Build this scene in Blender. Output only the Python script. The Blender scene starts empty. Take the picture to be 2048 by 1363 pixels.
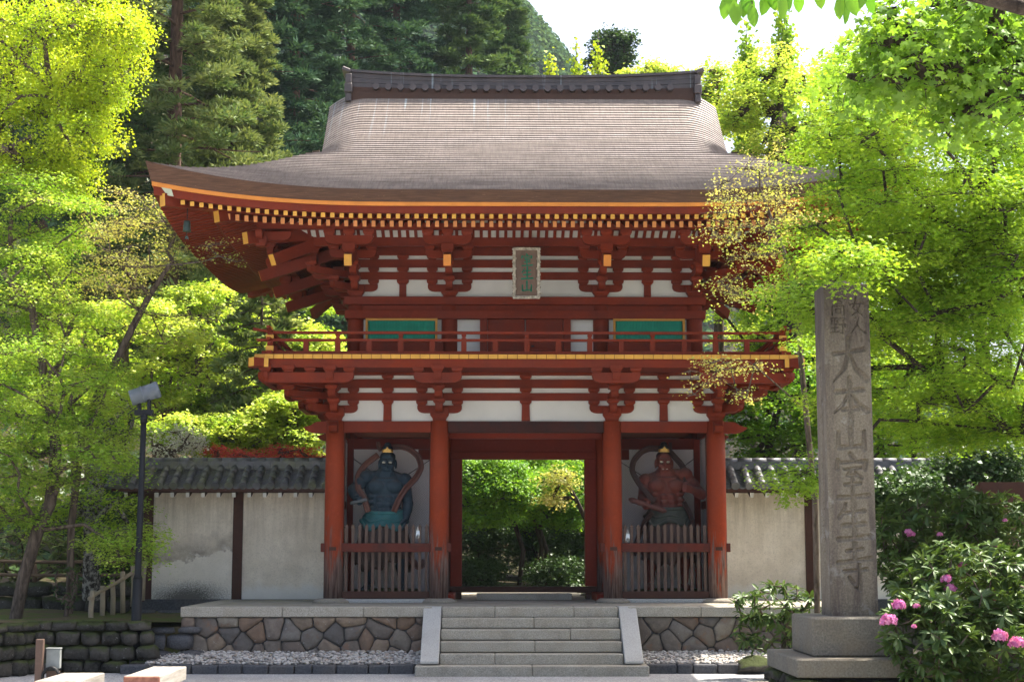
import bpy, bmesh, math, random
import numpy as np
from mathutils import Vector, Matrix
R_ = math.radians
SC = bpy.context.scene
COL = SC.collection

# ------------------------------------------------------------------ camera
FPX, PCX, PCY = 3200.0, 1024.0, 681.5          # the photograph is 2048 x 1363
PITCH = math.atan(418.5 / FPX)
YAW = math.atan(39.0 / FPX)
CAM = np.array((-0.67, -32.27, 1.03))
cam_d = bpy.data.cameras.new("camera")
cam = bpy.data.objects.new("camera", cam_d)
COL.objects.link(cam)
cam.location = CAM
cam.rotation_euler = (math.pi / 2 + PITCH, 0, -YAW)
cam_d.sensor_width = 36.0
cam_d.lens = FPX / 2048 * 36.0
cam_d.clip_end = 3000
cam_d.clip_start = 0.1
SC.camera = cam

# ------------------------------------------------------------------ light
SUN_DIR = Vector((0.42, 0.24, 0.87)).normalized()     # towards the sun: high, right of and behind the gate
SUN_EL = math.asin(SUN_DIR.z)
SUN_AZ = math.atan2(SUN_DIR.x, SUN_DIR.y)
world = bpy.data.worlds.new("World")
SC.world = world
world.use_nodes = True
wn = world.node_tree
bg = wn.nodes["Background"]
sky = wn.nodes.new("ShaderNodeTexSky")
sky.sky_type = 'NISHITA'
sky.sun_disc = False
sky.sun_elevation = SUN_EL
sky.sun_rotation = SUN_AZ
sky.air_density = 0.8
sky.dust_density = 6.0
sky.ozone_density = 0.6
wn.links.new(sky.outputs[0], bg.inputs[0])
bg.inputs[1].default_value = 0.15
sun_d = bpy.data.lights.new("sun", 'SUN')
sun_d.energy = 5.0
sun_d.angle = R_(0.5)
sun_d.color = (1.0, 0.93, 0.82)
sun = bpy.data.objects.new("sun", sun_d)
COL.objects.link(sun)
sun.location = (20, 20, 60)
sun.rotation_euler = SUN_DIR.to_track_quat('Z', 'Y').to_euler()
SC.view_settings.view_transform = 'Standard'
SC.view_settings.look = 'None'
SC.view_settings.exposure = 1.5
SC.view_settings.gamma = 1.0
SC.cycles.max_bounces = 6
SC.cycles.diffuse_bounces = 4
SC.cycles.glossy_bounces = 2
SC.cycles.transmission_bounces = 4
SC.cycles.use_denoising = True

# ------------------------------------------------------------------ helpers
_fw = np.array((math.sin(YAW) * math.cos(PITCH), math.cos(YAW) * math.cos(PITCH), math.sin(PITCH)))
_rt = np.array((math.cos(YAW), -math.sin(YAW), 0.0))
_up = np.cross(_rt, _fw)

def at(x, y, Y):
    """Point of the place at depth Y that the photograph shows at pixel x, y."""
    d = _fw + _rt * (x - PCX) / FPX + _up * (PCY - y) / FPX
    return CAM + d * ((Y - CAM[1]) / d[1])

def pxm(Y):
    return (Y - CAM[1]) / FPX

def tag(o, label=None, cat=None, group=None, kind=None):
    if label: o['label'] = label
    if cat: o['category'] = cat
    if group: o['group'] = group
    if kind: o['kind'] = kind
    return o

def empty(name, loc=(0, 0, 0), rz=0.0, label=None, cat=None, group=None):
    o = bpy.data.objects.new(name, None)
    COL.objects.link(o)
    o.location = loc
    o.rotation_euler = (0, 0, rz)
    o.empty_display_size = 0.2
    return tag(o, label, cat, group)

class MB:
    """Collects faces for ONE mesh object."""
    def __init__(s):
        s.v, s.f, s.m, s.sm = [], [], [], []

    def add(s, vs, fs, m=0, smooth=False):
        b = len(s.v)
        s.v.extend([tuple(map(float, p)) for p in vs])
        for f in fs:
            s.f.append([b + i for i in f])
            s.m.append(m)
            s.sm.append(smooth)

    def box(s, x0, x1, y0, y1, z0, z1, m=0):
        s.add([(x0, y0, z0), (x1, y0, z0), (x1, y1, z0), (x0, y1, z0), (x0, y0, z1), (x1, y0, z1), (x1, y1, z1), (x0, y1, z1)],
              [(0, 3, 2, 1), (4, 5, 6, 7), (0, 1, 5, 4), (1, 2, 6, 5), (2, 3, 7, 6), (3, 0, 4, 7)], m)

    def bar(s, p0, p1, w, h, m=0, mend=None, up=(0, 0, 1)):
        """Rectangular bar from p0 to p1 (axis through the middle), width w, height h; mend: material of the far end."""
        p0, p1 = np.array(p0, float), np.array(p1, float)
        d = p1 - p0
        d /= np.linalg.norm(d)
        r = np.cross(d, up)
        r /= np.linalg.norm(r)
        u = np.cross(r, d)
        vs = []
        for p in (p0, p1):
            for a, b in ((-1, -1), (1, -1), (1, 1), (-1, 1)):
                vs.append(p + r * a * w / 2 + u * b * h / 2)
        s.add(vs, [(3, 2, 1, 0), (0, 1, 5, 4), (1, 2, 6, 5), (2, 3, 7, 6), (3, 0, 4, 7)], m)
        b = len(s.v) - 8
        s.f.append([b + 4, b + 5, b + 6, b + 7]); s.m.append(m if mend is None else mend); s.sm.append(False)

    def prism(s, poly, org, ux, uy, depth, m=0):
        """Polygon (u, v) in the frame ux, uy at org, extruded both ways along the normal by depth / 2."""
        org, ux, uy = np.array(org, float), np.array(ux, float), np.array(uy, float)
        n = np.cross(ux, uy)
        k = len(poly)
        vs = [org + ux * a + uy * b - n * depth / 2 for a, b in poly] + [org + ux * a + uy * b + n * depth / 2 for a, b in poly]
        fs = [tuple(range(k - 1, -1, -1)), tuple(range(k, 2 * k))]
        for i in range(k):
            j = (i + 1) % k
            fs.append((i, j, k + j, k + i))
        s.add(vs, fs, m)

    def tube(s, pts, rad, n=8, m=0, caps=True, smooth=True):
        pts = [np.array(p, float) for p in pts]
        if not hasattr(rad, '__len__'): rad = [rad] * len(pts)
        vs, fs = [], []
        up = np.array((0.0, 0.0, 1.0))
        for i, p in enumerate(pts):
            d = pts[min(i + 1, len(pts) - 1)] - pts[max(i - 1, 0)]
            d = d / (np.linalg.norm(d) + 1e-9)
            a = up if abs(d[2]) < 0.95 else np.array((0.0, 1.0, 0.0))
            r = np.cross(d, a); r /= np.linalg.norm(r)
            u = np.cross(r, d)
            for k in range(n):
                t = 2 * math.pi * k / n
                vs.append(p + (r * math.cos(t) + u * math.sin(t)) * rad[i])
        for i in range(len(pts) - 1):
            for k in range(n):
                k2 = (k + 1) % n
                fs.append((i * n + k, i * n + k2, (i + 1) * n + k2, (i + 1) * n + k))
        s.add(vs, fs, m, smooth)
        if caps:
            b = len(s.v) - len(vs)
            for f in (list(range(n))[::-1], [(len(pts) - 1) * n + k for k in range(n)]):
                s.f.append([b + i for i in f]); s.m.append(m); s.sm.append(False)

    def lathe(s, prof, c, n=20, m=0, smooth=True):
        """prof: (radius, z) pairs turned round the vertical through c."""
        vs, fs = [], []
        for r, z in prof:
            for k in range(n):
                t = 2 * math.pi * k / n
                vs.append((c[0] + r * math.cos(t), c[1] + r * math.sin(t), c[2] + z))
        for i in range(len(prof) - 1):
            for k in range(n):
                k2 = (k + 1) % n
                fs.append((i * n + k, i * n + k2, (i + 1) * n + k2, (i + 1) * n + k))
        s.add(vs, fs, m, smooth)
        b = len(s.v) - len(vs)
        s.f.append([b + k for k in range(n)][::-1]); s.m.append(m); s.sm.append(False)
        s.f.append([b + (len(prof) - 1) * n + k for k in range(n)]); s.m.append(m); s.sm.append(False)

    def ball(s, c, r, n=10, m=0):
        rx, ry, rz = r if hasattr(r, '__len__') else (r, r, r)
        prof = [(math.sin(math.pi * i / n), -math.cos(math.pi * i / n)) for i in range(n + 1)]
        vs, fs, k = [], [], n + 2
        for a, z in prof:
            for j in range(k):
                t = 2 * math.pi * j / k
                vs.append((c[0] + rx * a * math.cos(t), c[1] + ry * a * math.sin(t), c[2] + rz * z))
        for i in range(n):
            for j in range(k):
                j2 = (j + 1) % k
                fs.append((i * k + j, i * k + j2, (i + 1) * k + j2, (i + 1) * k + j))
        s.add(vs, fs, m, True)

    def grid(s, P, m=0, smooth=True, flip=False):
        """P: array (a, b, 3) of points."""
        a, b, _ = P.shape
        fs = []
        for i in range(a - 1):
            for j in range(b - 1):
                q = (i * b + j, i * b + j + 1, (i + 1) * b + j + 1, (i + 1) * b + j)
                fs.append(q[::-1] if flip else q)
        s.add(P.reshape(-1, 3), fs, m, smooth)

    def build(s, name, mats, parent=None, bevel=0.0, seg=1):
        me = bpy.data.meshes.new(name)
        me.from_pydata(s.v, [], s.f)
        mats = mats if isinstance(mats, (list, tuple)) else [mats]
        for m in mats: me.materials.append(m)
        me.polygons.foreach_set('material_index', s.m)
        me.polygons.foreach_set('use_smooth', s.sm)
        me.update()
        o = bpy.data.objects.new(name, me)
        COL.objects.link(o)
        if parent: o.parent = parent
        if bevel:
            b = o.modifiers.new('bevel', 'BEVEL')
            b.width = bevel; b.segments = seg; b.limit_method = 'ANGLE'; b.angle_limit = R_(40)
        return o

def pieces(name, mb, mats, parent=None, bevel=0.0):
    """Builds every separate piece of an MB as an object of its own."""
    par = list(range(len(mb.v)))
    def root(i):
        while par[i] != i:
            par[i] = par[par[i]]; i = par[i]
        return i
    for f in mb.f:
        for k in f[1:]: par[root(k)] = root(f[0])
    groups = {}
    for n, f in enumerate(mb.f): groups.setdefault(root(f[0]), []).append(n)
    out = []
    for g in groups.values():
        m = MB(); ids = {}
        for n in g:
            q = []
            for i in mb.f[n]:
                if i not in ids: ids[i] = len(m.v); m.v.append(mb.v[i])
                q.append(ids[i])
            m.f.append(q); m.m.append(mb.m[n]); m.sm.append(mb.sm[n])
        out.append(m.build(name, mats, parent, bevel))
    return out

def np_mesh(name, verts, faces, mats, parent=None, tint=None, smooth=False):
    """Fast mesh of quads from arrays; tint: one float per face."""
    me = bpy.data.meshes.new(name)
    nf, k = faces.shape
    me.vertices.add(len(verts)); me.vertices.foreach_set('co', np.ascontiguousarray(verts, np.float32).ravel())
    me.loops.add(nf * k); me.loops.foreach_set('vertex_index', np.ascontiguousarray(faces, np.int32).ravel())
    me.polygons.add(nf)
    me.polygons.foreach_set('loop_start', np.arange(0, nf * k, k, dtype=np.int32))
    if smooth: me.polygons.foreach_set('use_smooth', np.ones(nf, bool))
    for m in (mats if isinstance(mats, (list, tuple)) else [mats]): me.materials.append(m)
    me.update(calc_edges=True)
    if tint is not None:
        a = me.attributes.new('tint', 'FLOAT', 'FACE')
        a.data.foreach_set('value', np.ascontiguousarray(tint, np.float32))
    o = bpy.data.objects.new(name, me)
    COL.objects.link(o)
    if parent: o.parent = parent
    return o

def dup(o, parent=None, loc=None, rz=None):
    c = o.copy(); COL.objects.link(c)
    if parent: c.parent = parent
    if loc is not None: c.location = loc
    if rz is not None: c.rotation_euler = (0, 0, rz)
    for ch in list(o.children):
        dup(ch, c)
    return c

# ------------------------------------------------------------------ materials
class NT:
    def __init__(s, name):
        s.mat = bpy.data.materials.new(name); s.mat.use_nodes = True
        s.t = s.mat.node_tree; s.t.nodes.clear()
        s.out = s.n('ShaderNodeOutputMaterial')
    def n(s, typ, **kw):
        nd = s.t.nodes.new(typ)
        for k, v in kw.items(): setattr(nd, k, v)
        return nd
    def l(s, a, b): s.t.links.new(a, b)
    def coords(s, scale=(1, 1, 1), jitter=True, world=False):
        mp = s.n('ShaderNodeMapping'); mp.inputs['Scale'].default_value = scale
        if world:
            g = s.n('ShaderNodeNewGeometry'); s.l(g.outputs['Position'], mp.inputs[0])
        else:
            tc = s.n('ShaderNodeTexCoord'); s.l(tc.outputs['Object'], mp.inputs[0])
            if jitter:
                oi = s.n('ShaderNodeObjectInfo')
                mu = s.n('ShaderNodeMath', operation='MULTIPLY'); mu.inputs[1].default_value = 37.0
                s.l(oi.outputs['Random'], mu.inputs[0]); s.l(mu.outputs[0], mp.inputs['Location'])
        return mp.outputs[0]
    def noise(s, vec, scale, detail=5.0, rough=0.55, dist=0.0):
        n = s.n('ShaderNodeTexNoise'); n.inputs['Scale'].default_value = scale
        n.inputs['Detail'].default_value = detail; n.inputs['Roughness'].default_value = rough
        n.inputs['Distortion'].default_value = dist
        if vec is not None: s.l(vec, n.inputs['Vector'])
        return n.outputs[0]
    def ramp(s, fac, stops):
        r = s.n('ShaderNodeValToRGB')
        while len(r.color_ramp.elements) < len(stops): r.color_ramp.elements.new(0.5)
        for e, (p, c) in zip(r.color_ramp.elements, stops):
            e.position = p
            e.color = (c, c, c, 1) if not hasattr(c, '__len__') else (*c, 1)
        s.l(fac, r.inputs[0])
        return r.outputs[0]
    def mix(s, fac, a, b, typ='MIX'):
        m = s.n('ShaderNodeMix', data_type='RGBA', blend_type=typ)
        for i, v in ((0, fac), (6, a), (7, b)):
            if hasattr(v, 'links') or hasattr(v, 'is_linked'): s.l(v, m.inputs[i])
            elif i == 0: m.inputs[0].default_value = v
            else: m.inputs[i].default_value = (*v, 1)
        return m.outputs[2]
    def math(s, op, a, b=None, clamp=False):
        m = s.n('ShaderNodeMath', operation=op, use_clamp=clamp)
        for i, v in ((0, a), (1, b)):
            if v is None: continue
            if hasattr(v, 'is_linked'): s.l(v, m.inputs[i])
            else: m.inputs[i].default_value = v
        return m.outputs[0]
    def bump(s, h, strength=0.3, dist=0.02):
        b = s.n('ShaderNodeBump'); b.inputs['Strength'].default_value = strength; b.inputs['Distance'].default_value = dist
        s.l(h, b.inputs['Height'])
        return b.outputs[0]
    def bsdf(s, color, rough=0.6, normal=None, spec=0.4, metal=0.0, sheen=0.0):
        p = s.n('ShaderNodeBsdfPrincipled')
        if hasattr(color, 'is_linked'): s.l(color, p.inputs['Base Color'])
        else: p.inputs['Base Color'].default_value = (*color, 1)
        if hasattr(rough, 'is_linked'): s.l(rough, p.inputs['Roughness'])
        else: p.inputs['Roughness'].default_value = rough
        p.inputs['Specular IOR Level'].default_value = spec
        p.inputs['Metallic'].default_value = metal
        if normal is not None: s.l(normal, p.inputs['Normal'])
        s.l(p.outputs[0], s.out.inputs[0])
        return s.mat

def mat_wood_paint(name, col, dark, amount=0.35, scale=1.0, rough=0.55, grain=(1, 1, 12), base_wear=False):
    """Weathered painted timber: paint, darker blotches, fine grain; base_wear: bare grey timber near the foot of a post."""
    t = NT(name)
    v = t.coords((scale, scale, scale))
    big = t.noise(v, 2.2, 6, 0.6, 0.4)
    vg = t.coords(grain)
    fade = t.noise(t.coords((scale, scale, scale)), 0.55, 4, 0.55)
    gr = t.noise(vg, 9.0, 4, 0.6)
    c = t.mix(t.ramp(big, [(0.42, 0.0), (0.75, amount)]), col, dark)
    c = t.mix(t.ramp(gr, [(0.35, 0.25), (0.62, 0.0)]), c, tuple(x * 0.55 for x in col))
    c = t.mix(t.ramp(t.noise(v, 14, 4), [(0.56, 0.0), (0.8, 0.35)]), c, tuple(min(1, x * 1.5 + 0.02) for x in col))
    c = t.mix(t.ramp(fade, [(0.35, 0.0), (0.7, 0.5)]), c, tuple(min(1, x * .72 + .012) for x in col))
    if base_wear:
        tc = t.n('ShaderNodeTexCoord'); sp = t.n('ShaderNodeSeparateXYZ'); t.l(tc.outputs['Object'], sp.inputs[0])
        hz = t.math('ADD', t.math('MULTIPLY', sp.outputs[2], -0.62), 1.12)
        vv = t.coords((7, 7, 0.8))
        w = t.math('ADD', hz, t.math('MULTIPLY', t.math('SUBTRACT', t.noise(vv, 1.6, 6, 0.65, 0.6), 0.5), 2.6))
        grey = t.mix(t.ramp(t.noise(t.coords((22, 22, 1.2)), 1.5, 5, 0.6, 0.8), [(0.38, 0.0), (0.6, 1.0)]), (0.045, 0.03, 0.027), (0.19, 0.15, 0.13))
        c = t.mix(t.ramp(w, [(0.35, 0.0), (0.75, 0.9)]), c, grey)
    return t.bsdf(c, rough, t.bump(gr, 0.35, 0.01), spec=0.1)

def mat_plain(name, col, rough=0.6, var=0.2, scale=4.0, spec=0.3, metal=0.0, bump=0.15):
    t = NT(name)
    v = t.coords()
    n = t.noise(v, scale, 6, 0.6)
    c = t.mix(t.ramp(n, [(0.3, 0.0), (0.7, 1.0)]), tuple(x * (1 - var) for x in col), tuple(min(1, x * (1 + var)) for x in col))
    return t.bsdf(c, rough, t.bump(t.noise(v, scale * 8, 4), bump, 0.01), spec, metal)

def mat_leaf(name, ca, cb, trans=0.45, rough=0.5, gloss=0.025):
    """Leaf: light passes through; ca to cb by the leaf's own tint."""
    t = NT(name)
    a = t.n('ShaderNodeAttribute', attribute_name='tint')
    c = t.mix(a.outputs['Fac'], ca, cb)
    d = t.n('ShaderNodeBsdfDiffuse'); t.l(c, d.inputs[0])
    tr = t.n('ShaderNodeBsdfTranslucent')
    t.l(t.mix(1.0, c, (1.0, 0.95, 0.55), 'MULTIPLY'), tr.inputs[0])
    m = t.n('ShaderNodeMixShader'); m.inputs[0].default_value = trans
    t.l(d.outputs[0], m.inputs[1]); t.l(tr.outputs[0], m.inputs[2])
    g = t.n('ShaderNodeBsdfGlossy'); g.inputs['Roughness'].default_value = rough
    g.inputs[0].default_value = (0.9, 0.95, 0.9, 1)
    m2 = t.n('ShaderNodeMixShader'); m2.inputs[0].default_value = gloss
    t.l(m.outputs[0], m2.inputs[1]); t.l(g.outputs[0], m2.inputs[2])
    t.l(m2.outputs[0], t.out.inputs[0])
    return t.mat

M = {}
RED = (0.195, 0.027, 0.0085)
M['red'] = mat_wood_paint('red_paint', RED, (0.07, 0.018, 0.012), 0.7)
M['red_post'] = mat_wood_paint('red_post_paint', (0.27, 0.039, 0.0095), (0.11, 0.026, 0.014), 0.4, grain=(12, 12, 1), base_wear=True)
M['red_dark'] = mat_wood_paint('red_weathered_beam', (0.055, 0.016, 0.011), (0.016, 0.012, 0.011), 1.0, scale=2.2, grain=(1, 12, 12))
M['red_in'] = mat_wood_paint('red_inner_paint', (0.21, 0.026, 0.011), (0.10, 0.018, 0.012), 0.3)
M['yellow'] = mat_plain('yellow_paint', (0.62, 0.31, 0.045), 0.55, 0.12)
M['orange'] = mat_plain('orange_paint', (0.62, 0.22, 0.035), 0.55, 0.12)
M['white_in'] = mat_plain('white_lining', (0.86, 0.85, 0.83), 0.85, 0.04, 1.2)
M['white'] = mat_plain('white_plaster', (0.58, 0.565, 0.515), 0.85, 0.08, 1.2)
M['green'] = mat_plain('green_lattice_paint', (0.02, 0.26, 0.17), 0.6, 0.15)
M['darkwood'] = mat_wood_paint('dark_wood', (0.075, 0.033, 0.022), (0.03, 0.018, 0.014), 0.6, grain=(10, 10, 1))
M['greywood'] = mat_wood_paint('grey_wood', (0.13, 0.085, 0.065), (0.045, 0.03, 0.025), 0.6, grain=(12, 12, 1))
M['bronze'] = mat_plain('bronze', (0.035, 0.055, 0.042), 0.5, 0.3, 8, 0.5, 0.3)
M['iron'] = mat_plain('dark_iron', (0.011, 0.012, 0.014), 0.55, 0.25, 6, 0.2)
M['gold'] = mat_plain('gold_paint', (0.7, 0.42, 0.10), 0.35, 0.2, 8, 0.5, 0.5)

def mat_bark(name, c0, c1, scale=1.0):
    t = NT(name)
    v = t.coords((9 * scale, 9 * scale, 1.8 * scale))
    n = t.noise(v, 1.6, 6, 0.65, 0.5)
    c = t.mix(t.ramp(n, [(0.35, 0.0), (0.65, 1.0)]), c0, c1)
    return t.bsdf(c, 0.9, t.bump(n, 0.8, 0.03), 0.15)
M['bark'] = mat_bark('brown_bark', (0.045, 0.032, 0.024), (0.17, 0.13, 0.10))
M['bark_dark'] = mat_bark('dark_bark', (0.022, 0.016, 0.012), (0.085, 0.065, 0.05))
def mat_mottled():
    t = NT('mottled_bark')
    v = t.coords((1, 1, .8), False)
    n = t.noise(v, 14, 5, .7, .4)
    c = t.mix(t.ramp(n, [(.45, 0.0), (.58, 1.0)]), (0.03, 0.026, 0.02), (0.24, 0.225, 0.19))
    return t.bsdf(c, .9, t.bump(n, .7, .02), .15)
M['bark_pale'] = mat_mottled()
M['bark_red'] = mat_bark('cedar_bark', (0.05, 0.03, 0.02), (0.16, 0.10, 0.07))

def mat_shingle():
    t = NT('bark_shingle')
    v = t.coords((0.7, 3.0, 3.0), False)
    n1 = t.noise(v, 2.0, 6, 0.6)
    c = t.mix(t.ramp(n1, [(0.3, 0.0), (0.7, 1.0)]), (0.15, 0.120, 0.098), (0.275, 0.23, 0.195))
    n2 = t.noise(t.coords((30, 2, 2), False), 1.0, 4, 0.7)
    c = t.mix(t.ramp(n2, [(0.4, 0.0), (0.75, 0.6)]), c, (0.07, 0.05, 0.04))
    # pale verdigris streaks running down from the ridge, left half only
    tc = t.n('ShaderNodeTexCoord'); sp = t.n('ShaderNodeSeparateXYZ'); t.l(tc.outputs['Object'], sp.inputs[0])
    st = t.noise(t.coords((7.0, 0.10, 0.10), False), 1.0, 3, 0.75)
    up = t.math('MULTIPLY', t.math('SUBTRACT', sp.outputs[2], 9.3), 0.75, True)
    lf = t.math('MULTIPLY', t.math('SUBTRACT', 1.5, sp.outputs[0]), 0.4, True)
    k = t.math('MULTIPLY', t.math('MULTIPLY', up, lf), t.ramp(st, [(0.60, 0.0), (0.68, 0.75)]))
    c = t.mix(k, c, (0.36, 0.44, 0.46))
    return t.bsdf(c, 0.5, t.bump(n2, 0.4, 0.01), 0.5)
M['shingle'] = mat_shingle()
M['eave_cut'] = mat_wood_paint('shingle_cut_edge', (0.135, 0.068, 0.040), (0.065, 0.034, 0.022), 0.5, grain=(2, 2, 40))
def mat_eave():
    t = NT('cut_bark_edge')
    c = t.mix(t.ramp(t.noise(t.coords((2, 2, 55), False), 1.6, 4, .6), [(.35, 0.0), (.65, 1.0)]), (.085, .045, .028), (.165, .088, .054))
    c = t.mix(t.ramp(t.noise(t.coords((9, 9, 60), False), 1.0, 3, .7), [(.66, 0.0), (.72, .8)]), c, (.36, .20, .12))
    c = t.mix(t.ramp(t.noise(t.coords((.8, .8, 1), False), 1.2, 5, .6), [(.4, 0.0), (.7, .5)]), c, (.07, .045, .035))
    return t.bsdf(c, .8, t.bump(t.noise(t.coords((3, 3, 70), False), 1.5, 3), .8, .02), .15)
M['eave_cut'] = mat_eave()
M['ridge'] = mat_plain('ridge_dark_copper', (0.085, 0.058, 0.05), 0.42, 0.35, 2.0, 0.5, 0.2)
M['tile'] = mat_plain('roof_tile', (0.075, 0.076, 0.082), 0.42, 0.45, 3.0, 0.5)
M['tile_moss'] = None

def mat_tile(name, moss):
    t = NT(name)
    v = t.coords((1, 1, 1), False)
    c = t.mix(t.ramp(t.noise(v, 5, 5), [(0.3, 0.0), (0.7, 1.0)]), (0.05, 0.052, 0.058), (0.135, 0.135, 0.145))
    c = t.mix(t.ramp(t.noise(v, 2.3, 6, 0.65), [(0.44, 0.0), (0.62, moss)]), c, (0.115, 0.12, 0.055))
    c = t.mix(t.ramp(t.noise(v, 22, 3), [(0.66, 0.0), (0.74, 0.5)]), c, (0.3, 0.3, 0.28))
    return t.bsdf(c, 0.45, t.bump(t.noise(v, 30, 3), 0.15, 0.01), 0.5)
M['tile_moss'] = mat_tile('mossy_tile', 0.75)
M['tile'] = mat_tile('grey_tile', 0.12)

def mat_granite(name, a, b, scale=60.0, stain=0.4):
    t = NT(name)
    v = t.coords()
    c = t.mix(t.ramp(t.noise(v, scale, 2, 0.8), [(0.35, 0.0), (0.65, 1.0)]), a, b)
    c = t.mix(t.ramp(t.noise(v, 1.6, 6, 0.6), [(0.45, 0.0), (0.75, stain)]), c, (0.20, 0.155, 0.095))
    c = t.mix(t.ramp(t.noise(v, 3.1, 6, 0.65), [(0.5, 0.0), (0.8, stain)]), c, (0.09, 0.085, 0.075))
    return t.bsdf(c, 0.8, t.bump(t.noise(v, scale, 3), 0.35, 0.01), 0.25)
M['granite'] = mat_granite('granite', (0.235, 0.215, 0.175), (0.42, 0.395, 0.335))
M['granite_clean'] = mat_granite('pale_granite', (0.30, 0.30, 0.285), (0.45, 0.45, 0.43), 60, 0.15)

def mat_masonry(name, cols, scale=2.4, joint=0.035, flat=False, moss=0.0):
    """Fitted polygon stones: cells with their own colour, dark joints, lichen."""
    t = NT(name)
    v = t.coords((1, 1, 1), False)
    wob = t.n('ShaderNodeVectorMath', operation='ADD')
    nz = t.n('ShaderNodeTexNoise'); nz.inputs['Scale'].default_value = 3.0; t.l(v, nz.inputs['Vector'])
    sc = t.n('ShaderNodeVectorMath', operation='SCALE'); sc.inputs[3].default_value = 0.12
    t.l(nz.outputs[1], sc.inputs[0]); t.l(v, wob.inputs[0]); t.l(sc.outputs[0], wob.inputs[1])
    vo = t.n('ShaderNodeTexVoronoi'); vo.inputs['Scale'].default_value = scale; vo.inputs['Randomness'].default_value = 0.85
    ve = t.n('ShaderNodeTexVoronoi', feature='DISTANCE_TO_EDGE'); ve.inputs['Scale'].default_value = scale; ve.inputs['Randomness'].default_value = 0.85
    t.l(wob.outputs[0], vo.inputs['Vector']); t.l(wob.outputs[0], ve.inputs['Vector'])
    sp = t.n('ShaderNodeSeparateColor'); t.l(vo.outputs['Color'], sp.inputs[0])
    n = len(cols)
    c = t.ramp(sp.outputs[0], [((i + 0.5) / n, k) for i, k in enumerate(cols)])
    c = t.mix(t.ramp(t.noise(v, 6, 6, 0.65), [(0.4, 0.0), (0.75, 0.65)]), c, tuple(x * 0.45 for x in cols[0]))
    c = t.mix(t.ramp(t.noise(v, 4, 5, 0.7), [(0.6, 0.0), (0.8, 0.6)]), c, (0.24, 0.13, 0.075))
    c = t.mix(t.ramp(t.noise(v, 9, 6, 0.75), [(0.64, 0.0), (0.69, 0.8)]), c, (0.42, 0.42, 0.40))
    if moss: c = t.mix(t.ramp(t.noise(v, 2.5, 6, 0.7), [(0.48, 0.0), (0.65, moss)]), c, (0.05, 0.07, 0.02))
    e = t.ramp(ve.outputs['Distance'], [(0.0, 0.0), (joint, 1.0)])
    c = t.mix(e, (0.02, 0.017, 0.014), c)
    h = t.math('ADD', t.ramp(ve.outputs['Distance'], [(0.0, 0.0), (joint * 3, 1.0)]), t.math('MULTIPLY', t.noise(v, 14, 5), 0.5))
    return t.bsdf(c, 0.85, t.bump(h, 0.8, 0.035), 0.2)
def mat_stones():
    t = NT('fitted_stones')
    at_ = t.n('ShaderNodeAttribute', attribute_name='tint')
    v = t.coords((1, 1, 1), False)
    c = t.ramp(at_.outputs['Fac'], [(0.0, (.15, .135, .118)), (.2, (.24, .18, .125)), (.4, (.10, .096, .092)), (.55, (.21, .135, .085)), (.7, (.18, .168, .15)), (.85, (.13, .105, .085)), (1.0, (.22, .195, .155))])
    c = t.mix(t.ramp(t.noise(v, 7, 7, .7), [(.38, 0.0), (.72, .75)]), c, (.075, .06, .052))
    c = t.mix(t.ramp(t.noise(v, 3.5, 5, .7), [(.58, 0.0), (.72, .7)]), c, (.24, .125, .07))
    c = t.mix(t.ramp(t.noise(v, 10, 6, .78), [(.63, 0.0), (.67, .8)]), c, (.38, .38, .36))
    return t.bsdf(c, .88, t.bump(t.noise(v, 11, 7, .7), .7, .03), .2)
M['stones'] = mat_stones()
M['masonry'] = mat_masonry('fitted_stone', [(0.17, 0.15, 0.135), (0.27, 0.205, 0.15), (0.12, 0.115, 0.115), (0.24, 0.155, 0.10), (0.21, 0.19, 0.17), (0.17, 0.105, 0.075)], 2.9, 0.022)
M['rubble'] = mat_masonry('dark_rubble_stone', [(0.07, 0.066, 0.06), (0.12, 0.11, 0.10), (0.05, 0.05, 0.045), (0.16, 0.15, 0.14)], 2.6, 0.06, moss=0.5)
M['darkstone'] = mat_granite('dark_stone', (0.04, 0.043, 0.05), (0.085, 0.087, 0.095), 30, 0.2)

def mat_gravel():
    t = NT('gravel')
    v = t.coords((1, 1, 1), False)
    vo = t.n('ShaderNodeTexVoronoi'); vo.inputs['Scale'].default_value = 55; t.l(v, vo.inputs['Vector'])
    sp = t.n('ShaderNodeSeparateColor'); t.l(vo.outputs['Color'], sp.inputs[0])
    c = t.ramp(sp.outputs[0], [(0.1, (0.22, 0.225, 0.23)), (0.5, (0.38, 0.385, 0.39)), (0.9, (0.52, 0.525, 0.53))])
    c = t.mix(t.ramp(t.noise(v, 0.8, 6), [(0.4, 0.0), (0.8, 0.35)]), c, (0.17, 0.15, 0.12))
    return t.bsdf(c, 0.85, t.bump(vo.outputs['Distance'], 0.9, 0.02), 0.2)
M['gravel'] = mat_gravel()

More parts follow.
